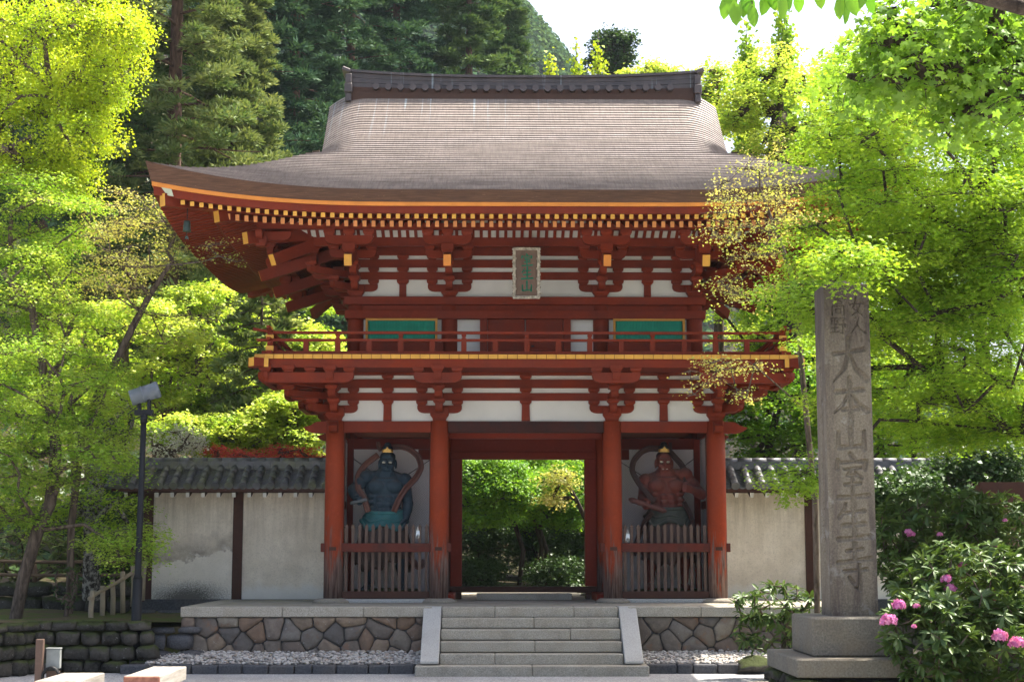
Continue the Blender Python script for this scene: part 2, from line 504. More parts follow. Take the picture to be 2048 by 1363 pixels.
def mat_earth(name, a, b, c3):
    t = NT(name)
    v = t.coords((1, 1, 1), False)
    c = t.mix(t.ramp(t.noise(v, 1.3, 7, 0.6), [(0.4, 0.0), (0.6, 1.0)]), a, b)
    c = t.mix(t.ramp(t.noise(v, 9, 5, 0.65), [(0.5, 0.0), (0.7, 0.7)]), c, c3)
    return t.bsdf(c, 0.95, t.bump(t.noise(v, 25, 5), 0.8, 0.03), 0.1)
M['moss'] = mat_earth('mossy_earth', (0.075, 0.105, 0.02), (0.10, 0.075, 0.045), (0.05, 0.042, 0.03))
M['earth'] = mat_earth('forest_floor', (0.04, 0.045, 0.018), (0.05, 0.036, 0.022), (0.02, 0.02, 0.012))
M['sand'] = mat_earth('pale_packed_earth', (0.27, 0.25, 0.20), (0.33, 0.31, 0.26), (0.22, 0.20, 0.16))

def mat_plaster(name, arc):
    """Old lime plaster: blotches, rain streaks under the eave, speckles; arc: the dark mound and the water line on the left panel."""
    t = NT(name)
    v = t.coords((1, 1, 1), False)
    c = t.mix(t.ramp(t.noise(v, 1.1, 7, 0.6), [(0.35, 0.0), (0.7, 1.0)]), (0.60, 0.525, 0.41), (0.80, 0.725, 0.60))
    c = t.mix(t.ramp(t.noise(v, 3.5, 7, 0.7), [(0.45, 0.0), (0.75, 0.45)]), c, (0.47, 0.41, 0.32))
    tc = t.n('ShaderNodeTexCoord'); sp = t.n('ShaderNodeSeparateXYZ'); t.l(tc.outputs['Object'], sp.inputs[0])
    z = sp.outputs[2]
    top = t.math('MULTIPLY', t.math('SUBTRACT', z, .7), .62, True)
    st = t.ramp(t.noise(t.coords((7, 7, .5), False), 1.0, 6, 0.7), [(0.42, 0.0), (0.7, 0.75)])
    c = t.mix(t.math('MULTIPLY', st, top), c, (0.30, 0.25, 0.18))
    c = t.mix(t.ramp(t.noise(v, 38, 3, 0.75), [(0.52, 0.0), (0.7, 0.55)]), c, (0.36, 0.32, 0.26))
    low = t.math('ADD', t.math('MULTIPLY', z, -1.0), t.math('MULTIPLY', t.noise(v, 2.2, 5), 0.75))
    c = t.mix(t.ramp(low, [(0.02, 0.0), (0.25, 0.7)]), c, (0.68, 0.67, 0.62))
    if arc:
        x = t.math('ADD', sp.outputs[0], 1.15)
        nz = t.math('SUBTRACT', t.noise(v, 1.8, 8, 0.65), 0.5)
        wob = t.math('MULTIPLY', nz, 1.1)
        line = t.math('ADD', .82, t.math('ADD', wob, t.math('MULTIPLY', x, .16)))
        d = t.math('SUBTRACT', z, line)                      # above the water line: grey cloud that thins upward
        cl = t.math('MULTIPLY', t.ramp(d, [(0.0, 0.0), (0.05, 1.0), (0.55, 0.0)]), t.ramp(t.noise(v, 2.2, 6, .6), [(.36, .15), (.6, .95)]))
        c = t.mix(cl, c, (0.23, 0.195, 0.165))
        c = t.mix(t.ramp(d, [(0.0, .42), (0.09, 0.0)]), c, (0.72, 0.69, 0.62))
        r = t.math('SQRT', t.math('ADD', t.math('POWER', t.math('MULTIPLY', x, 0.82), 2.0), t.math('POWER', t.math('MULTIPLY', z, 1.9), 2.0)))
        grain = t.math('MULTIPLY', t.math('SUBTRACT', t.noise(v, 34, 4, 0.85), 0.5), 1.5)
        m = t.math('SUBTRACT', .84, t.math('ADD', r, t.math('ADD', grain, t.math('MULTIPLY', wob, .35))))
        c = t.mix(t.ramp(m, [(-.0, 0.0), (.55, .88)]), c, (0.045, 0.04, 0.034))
    return t.bsdf(c, 0.9, t.bump(t.noise(v, 50, 4), 0.3, 0.01), 0.1)
M['plaster'] = mat_plaster('old_plaster', False)
M['plaster_arc'] = mat_plaster('stained_plaster', True)

# leaves
M['l_ginkgo'] = mat_leaf('ginkgo_leaf', (0.26, 0.44, 0.015), (0.62, 0.70, 0.04), 0.5)
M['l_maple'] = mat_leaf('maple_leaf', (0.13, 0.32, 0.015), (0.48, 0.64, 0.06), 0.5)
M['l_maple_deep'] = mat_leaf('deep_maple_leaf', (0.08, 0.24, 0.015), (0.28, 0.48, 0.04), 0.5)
M['l_maple_pale'] = mat_leaf('pale_maple_leaf', (0.24, 0.44, 0.03), (0.64, 0.72, 0.13), 0.5)
M['l_orange'] = mat_leaf('orange_young_leaf', (0.40, 0.50, 0.09), (0.64, 0.54, 0.20), 0.45)
M['l_cedar'] = mat_leaf('cedar_needle', (0.05, 0.12, 0.04), (0.15, 0.22, 0.075), 0.25, gloss=0.012)
M['l_cedar_far'] = mat_leaf('far_cedar_needle', (0.028, 0.075, 0.042), (0.075, 0.14, 0.07), 0.25, gloss=0.01)
M['l_olive'] = mat_leaf('olive_cedar_needle', (0.085, 0.155, 0.045), (0.27, 0.31, 0.115), 0.3, gloss=0.012)
M['l_far'] = mat_leaf('far_forest_leaf', (0.03, 0.075, 0.035), (0.10, 0.17, 0.06), 0.25, gloss=0.0)
M['l_red'] = mat_leaf('red_maple_leaf', (0.62, 0.05, 0.04), (0.75, 0.18, 0.14), 0.5)
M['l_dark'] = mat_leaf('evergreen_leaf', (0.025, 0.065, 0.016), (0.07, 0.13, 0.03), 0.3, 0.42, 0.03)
M['l_rhodo'] = mat_leaf('rhododendron_leaf', (0.035, 0.085, 0.018), (0.12, 0.18, 0.04), 0.3, 0.42, 0.035)
M['l_big'] = mat_leaf('broad_hanging_leaf', (0.14, 0.30, 0.03), (0.30, 0.48, 0.05), 0.55)
M['l_white'] = mat_leaf('white_blossom', (0.65, 0.65, 0.6), (0.8, 0.8, 0.74), 0.3)
M['petal'] = mat_leaf('pink_petal', (0.55, 0.10, 0.38), (0.75, 0.32, 0.62), 0.35)
# ================================================================== THE GATE
M['orange_bounce'] = mat_plain('yellow_paint_lit_from_below', (0.66, 0.27, 0.085), 0.55, 0.12)  # base rafter ends: pinkish light from below put into the colour
M['palegreen'] = mat_plain('pale_green_plate', (0.50, 0.52, 0.36), 0.6, 0.1)
gate = empty('temple_gate', (0, 0, 0), 0, 'two storey red timber temple gate with a sweeping dark shingle roof', 'temple gate')
COLX = (-3.84, -1.74, 1.74, 3.84)
ROWY = (0.0, 2.5, 5.0)
UCX = (-3.49, -1.56, 1.56, 3.49)
UROW = (0.38, 2.5, 4.62)
UY = 0.38

# ---- lower columns on their base stones
cm = MB(); cm.lathe([(0.19, 0.085), (0.193, 1.2), (0.19, 2.6), (0.18, 3.615)], (0, 0, 0), 24)
c0 = cm.build('column', M['red_post'], gate)
sm_ = MB()
rs = random.Random(3)
prof = [(0.40, 0.0), (0.37, 0.05), (0.30, 0.082), (0.22, 0.09)]
sm_.lathe(prof, (0, 0, 0), 14)
s0 = sm_.build('base_stone', mat_granite('base_stone_granite', (0.20, 0.175, 0.14), (0.30, 0.27, 0.22), 40, 0.3), gate)
first = True
for y in ROWY:
    for x in COLX:
        c, s = (c0, s0) if first else (dup(c0, gate), dup(s0, gate))
        first = False
        c.location = (x, y, 0); c.rotation_euler = (0, 0, rs.uniform(0, 6))
        s.location = (x, y, 0.0); s.rotation_euler = (0, 0, rs.uniform(0, 6)); s.scale = (1 + rs.uniform(-.1, .25), 0.9, 1)

# ---- head tie beams round the lower storey, with carved noses
def nose(mb, x, y, z0, z1, d, L, w):
    h = z1 - z0
    mb.prism([(0, 0), (L * .55, 0), (L * .8, h * .12), (L, h * .42), (L, h * .52), (L * .72, h * .66), (L * .5, h * .95), (L * .4, h), (0, h)],
             (x, y, z0), d, (0, 0, 1), w)
for i in range(3):
    mb = MB()
    mb.box(COLX[i] + .17, COLX[i + 1] - .17, -.085, .085, 3.383, 3.61)
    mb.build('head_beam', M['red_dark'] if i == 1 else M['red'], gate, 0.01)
mb = MB()
for sx in (-1, 1):
    for y in ROWY:
        nose(mb, sx * 4.0, y, 3.37, 3.60, (sx, 0, 0), 0.47, .16)
    nose(mb, sx * 3.84, -.17, 3.37, 3.60, (0, -1, 0), 0.40, .16)
pieces('beam_nose', mb, M['red'], gate)
mb = MB()
for x in (-3.84, 3.84):
    for i in range(2):
        mb.box(x - .085, x + .085, ROWY[i] + .17, ROWY[i + 1] - .17, 3.383, 3.61)
        mb.box(x - .06, x + .06, ROWY[i] + .17, ROWY[i + 1] - .17, 1.9, 2.06)
for i in range(3):
    mb.box(COLX[i] + .17, COLX[i + 1] - .17, 4.915, 5.085, 3.383, 3.61)
pieces('side_beam', mb, M['red'], gate, 0.01)

# ---- niches: plaster back and side walls, ceiling, middle row beams
for sx in (-1, 1):
    mb = MB()
    mb.box(min(sx * 1.78, sx * 3.80), max(sx * 1.78, sx * 3.80), 1.96, 2.02, .12, 3.30)
    for q in (1.0, 2.2):                          # the boards of the lining show as fine lines
        pass
    mb.build('niche_wall', M['white_in'], gate)
    mb = MB(); mb.box(min(sx * 3.63, sx * 3.76), max(sx * 3.63, sx * 3.76), 1.86, 1.955, .13, 3.38); mb.build('niche_post', M['red_in'], gate)
    mb = MB()
    mb.box(sx * 3.84 - .03, sx * 3.84 + .03, .19, 2.31, .12, 3.383)
    mb.box(sx * 3.84 - .03, sx * 3.84 + .03, 2.69, 4.81, .12, 3.383)
    mb.build('niche_side_wall', M['white_in'], gate)
    mb = MB()
    mb.box(sx * 1.74 - .035, sx * 1.74 + .035, .19, 2.31, .12, 3.383)
    mb.box(sx * 1.74 - .035, sx * 1.74 + .035, 2.69, 4.81, .12, 3.383)
    mb.build('passage_wall', M['red_in'], gate)
    mb = MB()                                      # lintel at the back of the niche
    mb.box(min(sx * 1.92, sx * 3.66), max(sx * 1.92, sx * 3.66), 1.92, 2.05, 3.17, 3.40)
    mb.box(min(sx * 1.92, sx * 2.25), max(sx * 1.92, sx * 2.25), 1.90, 1.955, 2.95, 3.165)
    mb.build('niche_lintel', M['red_in'], gate)
    mb = MB()                                      # two taut ropes that hold the figure from behind
    for k in (-1, 1):
        mb.tube([(sx * 2.8 + k * .1, 1.5, 2.45), (sx * 2.8 + k * .85, 1.95, 2.98)], .008, 5)
    pieces('stay_rope', mb, M['iron'], gate)
    mb = MB()
    mb.box(min(sx * 1.9, sx * 3.7), max(sx * 1.9, sx * 3.7), .15, 2.4, .0, .13)
    mb.build('niche_floor', M['granite_clean'], gate)
    mb = MB()                                      # sill stone under the picket fence
    mb.box(min(sx * 2.0, sx * 3.62), max(sx * 2.0, sx * 3.62), -.16, .14, 0.0, .075)
    mb.build('sill_stone', M['granite_clean'], gate, 0.01)
mb = MB()
mb.box(-3.8, 3.8, .1, 4.9, 3.62, 3.66)
mb.build('passage_ceiling', M['red_in'], gate)

# ---- central passage: lintels and the door frame on the middle row
mb = MB(); mb.box(-1.57, 1.57, 2.40, 2.60, 3.14, 3.60); mb.build('inner_lintel', M['red_in'], gate, .01)
mb = MB(); mb.box(-1.57, 1.57, .45, .62, 3.30, 3.42); mb.build('cross_beam', M['red_in'], gate, .01)
f = MB()
f.box(-1.57, 1.57, 2.32, 2.62, 2.985, 3.135)
f.box(-1.57, -1.325, 2.34, 2.64, .27, 2.98); f.box(1.325, 1.57, 2.34, 2.64, .27, 2.98)
fr = f.build('door_frame', M['red_in'], gate, .008)
d = MB()
for sx in (-1, 1):                                 # leaves folded back against the passage walls
    d.box(sx * 1.66 - .03, sx * 1.66 + .03, 2.7, 4.05, .28, 2.95)
pieces('door_leaf', d, M['red_in'], gate)
t_ = MB()
t_.box(-1.57, 1.57, 2.36, 2.60, .14, .262); t_.box(-1.9, -1.33, 2.28, 2.66, .0, .135); t_.box(1.33, 1.9, 2.28, 2.66, .0, .135)
pieces('threshold', t_, M['darkwood'], gate, .01)
t_ = MB()
for sx in (-1, 1): t_.box(sx * 1.67 - .22, sx * 1.67 + .22, .5, 2.27, .0, .155)
pieces('plinth_beam', t_, M['red_in'], gate, .01)
t_ = MB(); t_.box(-1.0, 1.0, 1.6, 2.27, .0, .135); t_.build('step_stone', M['granite'], gate, .012)

# ---- brackets
def masu(mb, x, y, z, w, h, m=0):
    pts = []
    for k, zz in ((.70, 0.0), (.76, .2 * h), (1.0, .42 * h), (1.0, h)):
        a = w * k / 2
        pts += [(x - a, y - a, z + zz), (x + a, y - a, z + zz), (x + a, y + a, z + zz), (x - a, y + a, z + zz)]
    fs = [(3, 2, 1, 0), (12, 13, 14, 15)]
    for i in range(3):
        for k in range(4):
            k2 = (k + 1) % 4
            fs.append((4 * i + k, 4 * i + k2, 4 * i + 4 + k2, 4 * i + 4 + k))
    mb.add(pts, fs, m)

def hijiki(mb, x, y, z, s0, s1, d, w, h, m=0):
    """Bracket arm along d from s0 to s1, underside rounded up at the ends."""
    def endc(s, q):
        return [(s - q * h * .95, 0), (s - q * h * .55, h * .06), (s - q * h * .22, h * .22), (s - q * h * .05, h * .45), (s, h * .62), (s, h)]
    poly = []
    if s0 < -.25: poly += endc(s0, -1)[::-1]
    else: poly += [(s0, h), (s0, 0)]
    poly += endc(s1, 1)
    dd = np.array((d[0], d[1], 0.0)); dd /= np.linalg.norm(dd)
    mb.prism(poly, (x, y, z), dd, (0, 0, 1), w, m)

def bracket_low(x, y, dirs):
    mb = MB()
    masu(mb, x, y, 3.617, .37, .27)
    wall = [(1, 0)] if any(d[1] for d in dirs) else []
    if any(d[0] for d in dirs): wall.append((0, 1))
    for wd in wall:
        wd = np.array(wd, float)
        hijiki(mb, x, y, 3.775, -.45, .45, wd, .135, .155)
        for k in (-1, 1):
            masu(mb, x + wd[0] * .36 * k, y + wd[1] * .36 * k, 3.931, .225, .105)
            masu(mb, x + wd[0] * .36 * k, y + wd[1] * .36 * k, 4.182, .225, .105)
    for d in dirs:
        q = math.hypot(*d)
        u = np.array(d, float) / q
        w = .15
        for a, z, h in ((.42, 3.777, .155), (.84, 4.035, .13), (1.30, 4.255, .21)):
            hijiki(mb, x, y, z, -.1, a * q + .06, u, w, h)
        for a, z, h, bw in ((.42, 3.933, .10, .24), (.84, 4.166, .088, .24), (1.25, 4.467, .14, .245)):
            masu(mb, x + u[0] * a * q, y + u[1] * a * q, z, bw, h)
        for cd in ([(-u[1], u[0])] if q == 1 else []):
            cx, cy = x + u[0] * 1.25, y + u[1] * 1.25
            out = 0 if len(dirs) < 3 else (1 if cd[0] * sum(q_[0] for q_ in dirs) + cd[1] * sum(q_[1] for q_ in dirs) > 0 else -1)
            hijiki(mb, cx, cy, 4.262, -1.38 if out < 0 else -.47, 1.38 if out > 0 else .47, cd, .13, .20)
            for k in (-1, 1): masu(mb, cx + cd[0] * .38 * k, cy + cd[1] * .38 * k, 4.463, .22, .09)
            if out: masu(mb, cx + cd[0] * .80 * out, cy + cd[1] * .80 * out, 4.463, .245, .14)
    return mb.build('bracket_set', M['red'], gate, .006)

def side_dirs(i, j, n):
    ds = []
    if j == 0: ds.append((0, -1))
    if j == 2: ds.append((0, 1))
    if i == 0: ds.append((-1, 0))
    if i == 3: ds.append((1, 0))
    if len(ds) == 2: ds.append((ds[0][0] + ds[1][0], ds[0][1] + ds[1][1]))
    return ds
for j, y in enumerate(ROWY):
    for i, x in enumerate(COLX):
        ds = side_dirs(i, j, 3)
        if ds: bracket_low(x, y, ds)

# ---- plaster bands and tie beams of the lower entablature
def ring_boxes(mb, hx, y0, y1, w, z0, z1):
    """Box frame of section w x (z1 - z0) round the rectangle +-hx, y0..y1 (centre lines)."""
    a = w / 2
    mb.box(-hx - a, hx + a, y0 - a, y0 + a, z0, z1)
    mb.box(-hx - a, hx + a, y1 - a, y1 + a, z0, z1)
    for sx in (-1, 1): mb.box(sx * hx - a, sx * hx + a, y0 + a, y1 - a, z0, z1)
mb = MB(); ring_boxes(mb, 3.84, 0, 5.0, .03, 3.612, 4.9); mb.build('plaster_band', M['white'], gate)
for k, (z0, z1, w) in enumerate(((4.03, 4.184, .11), (4.285, 4.459, .11), (4.54, 4.90, .12))):
    mb = MB(); ring_boxes(mb, 3.84, 0, 5.0, w, z0, z1); mb.build('tie_beam', M['red'], gate, .006)
mb = MB(); ring_boxes(mb, 5.09, -1.25, 6.25, .15, 4.555, 4.72); mb.build('deck_beam', M['red'], gate, .008)
mb = MB()
for sx in (-1, 1): mb.box(sx * 4.4 - .6, sx * 4.4 + .6, -1.17, 6.17, 4.60, 4.70)
mb.box(-3.8, 3.8, -1.17, 0, 4.60, 4.70); mb.box(-3.8, 3.8, 5, 6.17, 4.60, 4.70)
mb.build('deck_underside', M['red'], gate)
def strut(xc, y, tall=True):
    mb = MB()
    if tall:
        mb.prism([(-.085, 0), (.085, 0), (.078, .30), (.078, .33), (-.078, .33), (-.078, .30)], (xc, y, 3.618), (1, 0, 0), (0, 0, 1), .13)
        masu(mb, xc, y, 3.945, .235, .11)
    for z in (4.185, 4.46): masu(mb, xc, y, z, .24, .10)
    pieces('strut', mb, M['red'], gate, .005)
for xc in (-2.79, 0.0, 2.79): strut(xc, 0.0)

# ---- balcony: decking with yellow board ends, railing
deck = MB()
deck.box(-5.13, 5.13, -1.31, 6.31, 4.722, 4.80)
dk = deck.build('balcony_deck', M['red'], gate)
ends = MB()
n = 56
for i in range(n):
    x0 = -5.30 + 10.60 * i / n; x1 = -5.30 + 10.60 * (i + 1) / n
    ends.box(x0 + .006, x1 - .006, -1.36, -1.305, 4.725, 4.808)
for i in range(42):
    y0 = -1.30 + 7.6 * i / 42; y1 = -1.30 + 7.6 * (i + 1) / 42
    for sx in (-1, 1):
        ends.box(min(sx * 5.13, sx * 5.19), max(sx * 5.13, sx * 5.19), y0 + .006, y1 - .006, 4.725, 4.808)
ends.build('deck_edge', M['yellow'], dk)
be = MB()
for sx in (-1, 1):
    be.bar((sx * 5.0, -1.2, 4.64), (sx * 5.33, -1.53 , 4.64), .17, .17, 0, 1)
    be.bar((sx * 5.09, -1.2, 4.64), (sx * 5.09, -1.42, 4.64), .15, .17, 0, 1)
    be.bar((sx * 5.0, -1.25, 4.64), (sx * 5.42, -1.25, 4.64), .15, .17, 0, 1)
pieces('beam_end', be, [M['red'], M['yellow']], gate)

rail = empty('railing', (0, 0, 0)); rail.parent = gate
RX, RY0, RY1 = 5.02, -1.17, 6.17
def rail_bar(z, h, w, ext, lift, m):
    for side in range(4):
        mb = MB()
        L = (RX if side < 2 else (RY1 - RY0) / 2) + ext
        pts = []
        for k in range(25):
            s = -L + 2 * L * k / 24
            up = lift * max(0, (abs(s) - (L - .55)) / .55) ** 2
            y = RY0 if side == 0 else RY1
            x = -RX if side == 2 else RX
            pts.append((s, y, z + up) if side < 2 else (x, (RY0 + RY1) / 2 + s, z + up + .004))
        for k in range(24): mb.bar(pts[k], pts[k + 1], w, h, 0)
        mb.build('rail', m, rail)
rail_bar(5.255, .052, .07, .34, .07, M['red'])
rail_bar(5.108, .048, .07, .27, 0, M['red'])
rail_bar(4.848, .078, .10, .16, 0, M['red'])
pp = MB(); pp.box(-.05, .05, -.045, .045, 4.887, 5.084); pshort = pp.build('post', M['red'], rail)
pf = MB(); pf.box(-.052, .052, -.045, .045, 4.887, 5.084); pf.box(-.032, .032, -.03, .03, 5.13, 5.17); masu(pf, 0, 0, 5.165, .09, .065)
pf.box(-.045, .045, -.04, .04, 5.11, 5.15)
pfull = pf.build('post', M['red'], rail)
k = 0
for i in range(-7, 8):
    x = i * .617
    o = dup(pfull if i % 2 == 0 else pshort, rail) if k > 1 else (pfull if i % 2 == 0 else pshort)
    k += 1
    o.location = (x, RY0, 0)
for sx in (-1, 1):
    for i in range(1, 11):
        dup(pfull if i % 2 == 0 else pshort, rail, (sx * RX, RY0 + i * .667, 0))
for sx in (-1, 1):
    cp = MB()
    cp.box(sx * RX - .055, sx * RX + .055, RY0 - .055, RY0 + .055, 4.81, 5.30)
    cp.build('corner_post', M['red'], rail)
    cp = MB()
    for z, h in ((4.885, .10), (5.135, .065)):
        cp.box(sx * RX - .075, sx * RX + .075, RY0 - .09, RY0 - .058, z, z + h)
    cp.lathe([(.05, 0), (.05, .02), (.04, .05), (.015, .08)], (sx * RX, RY0, 5.302), 10)
    pieces('metal_fitting', cp, M['yellow'], rail)
    br = MB()
    br.bar((sx * RX - sx * .05, RY0 + .05, 5.24), (sx * (RX - .42), RY0 + .42, 4.88), .05, .05)
    br.build('brace', M['red'], rail)

# ---- upper storey
cm = MB(); cm.lathe([(0.168, 4.80), (0.168, 6.02), (0.155, 6.03)], (0, 0, 0), 20)
u0 = cm.build('upper_column', M['red'], gate)
k = 0
for y in UROW:
    for x in UCX:
        o = u0 if k == 0 else dup(u0, gate)
        k += 1
        o.location = (x, y, 0)
mb = MB(); ring_boxes(mb, 3.49, .38, 4.62, .05, 4.80, 6.00); mb.build('upper_wall', M['white'], gate)
mb = MB(); ring_boxes(mb, 3.49, .38, 4.62, .42, 5.735, 5.908); mb.build('wall_beam', M['red'], gate, .008)
mb = MB(); ring_boxes(mb, 3.49, .38, 4.62, .16, 5.91, 6.022); mb.build('wall_beam', M['red'], gate)
mb = MB(); ring_boxes(mb, 3.49, .38, 4.62, .44, 6.024, 6.188); mb.build('plate_beam', M['red'], gate, .008)
mb = MB(); ring_boxes(mb, 3.49, .38, 4.62, .40, 4.83, 5.06); mb.build('wall_beam', M['red'], gate)
for sx in (-1, 1):                                                     # lattice windows
    xa, xb = (-3.27, -1.80) if sx < 0 else (1.80, 3.27)
    w = MB()
    w.box(xa, xb, .15, .23, 5.69, 5.733); w.box(xa, xb, .15, .23, 5.255, 5.30)
    w.box(xa, xa + .045, .15, .23, 5.301, 5.689); w.box(xb - .045, xb, .15, .23, 5.301, 5.689)
    wf = w.build('window', M['gold'], gate)
    wf.data.materials[0] = mat_plain('ochre_frame', (0.45, 0.22, 0.03), .5, .1)
    g = MB()
    n = 44
    for i in range(n):
        x = xa + .06 + (xb - xa - .12) * (i + .5) / n
        g.bar((x, .195, 5.302), (x, .195, 5.688), .022, .022, 0, up=(1, 1, 0))
    g.box(xa + .046, xb - .046, .222, .238, 5.302, 5.688)
    g.build('lattice', M['green'], wf)
    p = MB()
    p.box(xa - .12, xb + .12, .17, .348, 5.062, 5.25)
    p.build('window_sill', M['red'], gate)
    p = MB()
    p.box(min(sx * .78, sx * .93), max(sx * .78, sx * .93), .20, .35, 5.07, 5.732)
    p.build('door_jamb', M['red'], gate)
dd = MB()
for sx in (-1, 1):
    dd.box(min(sx * .012, sx * .77), max(sx * .012, sx * .77), .26, .33, 5.07, 5.73)
    for q in (.03, .72):
        dd.box(min(sx * q, sx * (q + .05)), max(sx * q, sx * (q + .05)), .235, .258, 5.075, 5.725)
    for z in (5.68, 5.36, 5.08):
        dd.box(min(sx * .085, sx * .715), max(sx * .085, sx * .715), .24, .257, z, z + .045)
ud = dd.build('upper_door', M['red_in'], gate)
ud.data.materials[0] = M['red']
dd = MB(); dd.box(.12, .18, .215, .238, 5.16, 5.19); dd.build('latch', M['iron'], ud)

# ---- upper entablature
mb = MB(); ring_boxes(mb, 3.49, .38, 4.62, .03, 6.19, 7.60); mb.build('plaster_band', M['white'], gate)
for z0, z1 in ((6.568, 6.726), (6.82, 6.988), (7.072, 7.60)):
    mb = MB(); ring_boxes(mb, 3.49, .38, 4.62, .11, z0, z1); mb.build('tie_beam', M['red'], gate, .006)
TAIL = []
def bracket_up(x, y, dirs):
    mb = MB()
    masu(mb, x, y, 6.19, .35, .25)
    wall = [(1, 0)] if any(d[1] for d in dirs) else []
    if any(d[0] for d in dirs): wall.append((0, 1))
    for wd in wall:
        wd = np.array(wd, float)
        hijiki(mb, x, y, 6.315, -.45, .45, wd, .13, .15)
        for k in (-1, 1):
            for z in (6.466, 6.722, 6.985):
                masu(mb, x + wd[0] * .36 * k, y + wd[1] * .36 * k, z, .22, .102)
    for d in dirs:
        q = math.hypot(*d)
        u = np.array(d, float) / q
        side = np.array((-u[1], u[0]))
        w = .14
        for a, z, h in ((.42, 6.317, .15), (.84, 6.57, .14)):
            hijiki(mb, x, y, z, -.1, a * q + .06, u, w, h)
        masu(mb, x + u[0] * .42 * q, y + u[1] * .42 * q, 6.468, .23, .10)
        masu(mb, x + u[0] * .84 * q, y + u[1] * .84 * q, 6.712, .23, .09)
        # tail rafter with a painted end
        e = 1.98 if q == 1 else 1.53 * q
        zt = 6.625 if q == 1 else 6.70
        p0 = (x, y, zt + .62 if q == 1 else zt + .95); p1 = (x + u[0] * e, y + u[1] * e, zt)
        mb.bar(p0, p1, .155, .235, 0, 1)
        if q == 1:
            masu(mb, x + u[0] * .84, y + u[1] * .84, 6.80, .22, .08)
            for yy, z, hh in ((.84, 6.865, .165), (1.73, 6.975, .175)):
                cx, cy = x + u[0] * yy, y + u[1] * yy
                hijiki(mb, cx, cy, z, -.47, .47, side, .125, hh)
                for k in (-1, 0, 1):
                    masu(mb, cx + side[0] * .385 * k, cy + side[1] * .385 * k, z + hh - .003, .225, .13 if yy > 1 else .09)
            masu(mb, x + u[0] * 1.73, y + u[1] * 1.73, 6.80, .25, .19)
        else:
            for sd in ((u[0], 0), (0, u[1])):
                pass
            ex, ey = x + u[0] * 1.73 * q, y + u[1] * 1.73 * q
            masu(mb, ex, ey, 6.93, .27, .19)
            hijiki(mb, ex, ey, 7.05, -.6, .32, (np.sign(u[0]), 0), .13, .17)
            hijiki(mb, ex, ey, 7.052, -.6, .32, (0, np.sign(u[1])), .13, .17)
            # a second, upper tail rafter
            e2 = 1.73 * q + .38
            mb.bar((x, y, 7.55), (x + u[0] * e2 , y + u[1] * e2, 7.045), .16, .24, 0, 1)
    return mb.build('bracket_set', [M['red'], M['yellow'] if len(dirs) == 3 else M['orange']], gate, .006)
for j, y in enumerate(UROW):
    for i, x in enumerate(UCX):
        ds = side_dirs(i, j, 3)
        if ds: bracket_up(x, y, ds)
for xc in (-2.525, 2.525):
    mb = MB()
    mb.prism([(-.075, 0), (.075, 0), (.07, .28), (-.07, .28)], (xc, UY, 6.19), (1, 0, 0), (0, 0, 1), .12)
    for z in (6.466, 6.722, 6.985): masu(mb, xc, UY, z, .24, .102)
    pieces('strut', mb, M['red'], gate, .005)
mb = MB(); ring_boxes(mb, 3.49 + .84, UY - .84, 4.62 + .84, .12, 7.11, 7.285); mb.build('through_beam', M['red'], gate)
mb = MB(); ring_boxes(mb, 3.49 + 1.73, UY - 1.73, 4.62 + 1.73, .15, 7.275, 7.40); mb.build('eave_purlin', M['red'], gate)
# ribbed white cove between the through beam and the eave purlin
cv = MB()
rib = MB()
for sy in (-1, 1):
    ya = UY - .90 if sy < 0 else 4.62 + .90
    yb = UY - 1.62 if sy < 0 else 4.62 + 1.62
    cv.add([(-4.3, ya, 7.287), (4.3, ya, 7.287), (4.9, yb, 7.56), (-4.9, yb, 7.56)], [(0, 1, 2, 3)])
    n = 54
    for i in range(n):
        x = -4.35 + 8.7 * i / (n - 1)
        rib.bar((x, ya - .01, 7.275), (x, yb, 7.545), .062, .05)
for sx in (-1, 1):
    xa, xb = sx * 4.39, sx * 5.11
    cv.add([(xa, UY - .84, 7.287), (xa, 5.46, 7.287), (xb, 6.2, 7.56), (xb, UY - 1.6, 7.56)], [(0, 1, 2, 3)])
    for i in range(40):
        y = UY - .9 + 6.0 * i / 39
        rib.bar((xa + sx * .01, y, 7.275), (xb, y, 7.545), .062, .05)
co = cv.build('cove', M['white'], gate)
rib.build('cove_rib', M['red'], co)

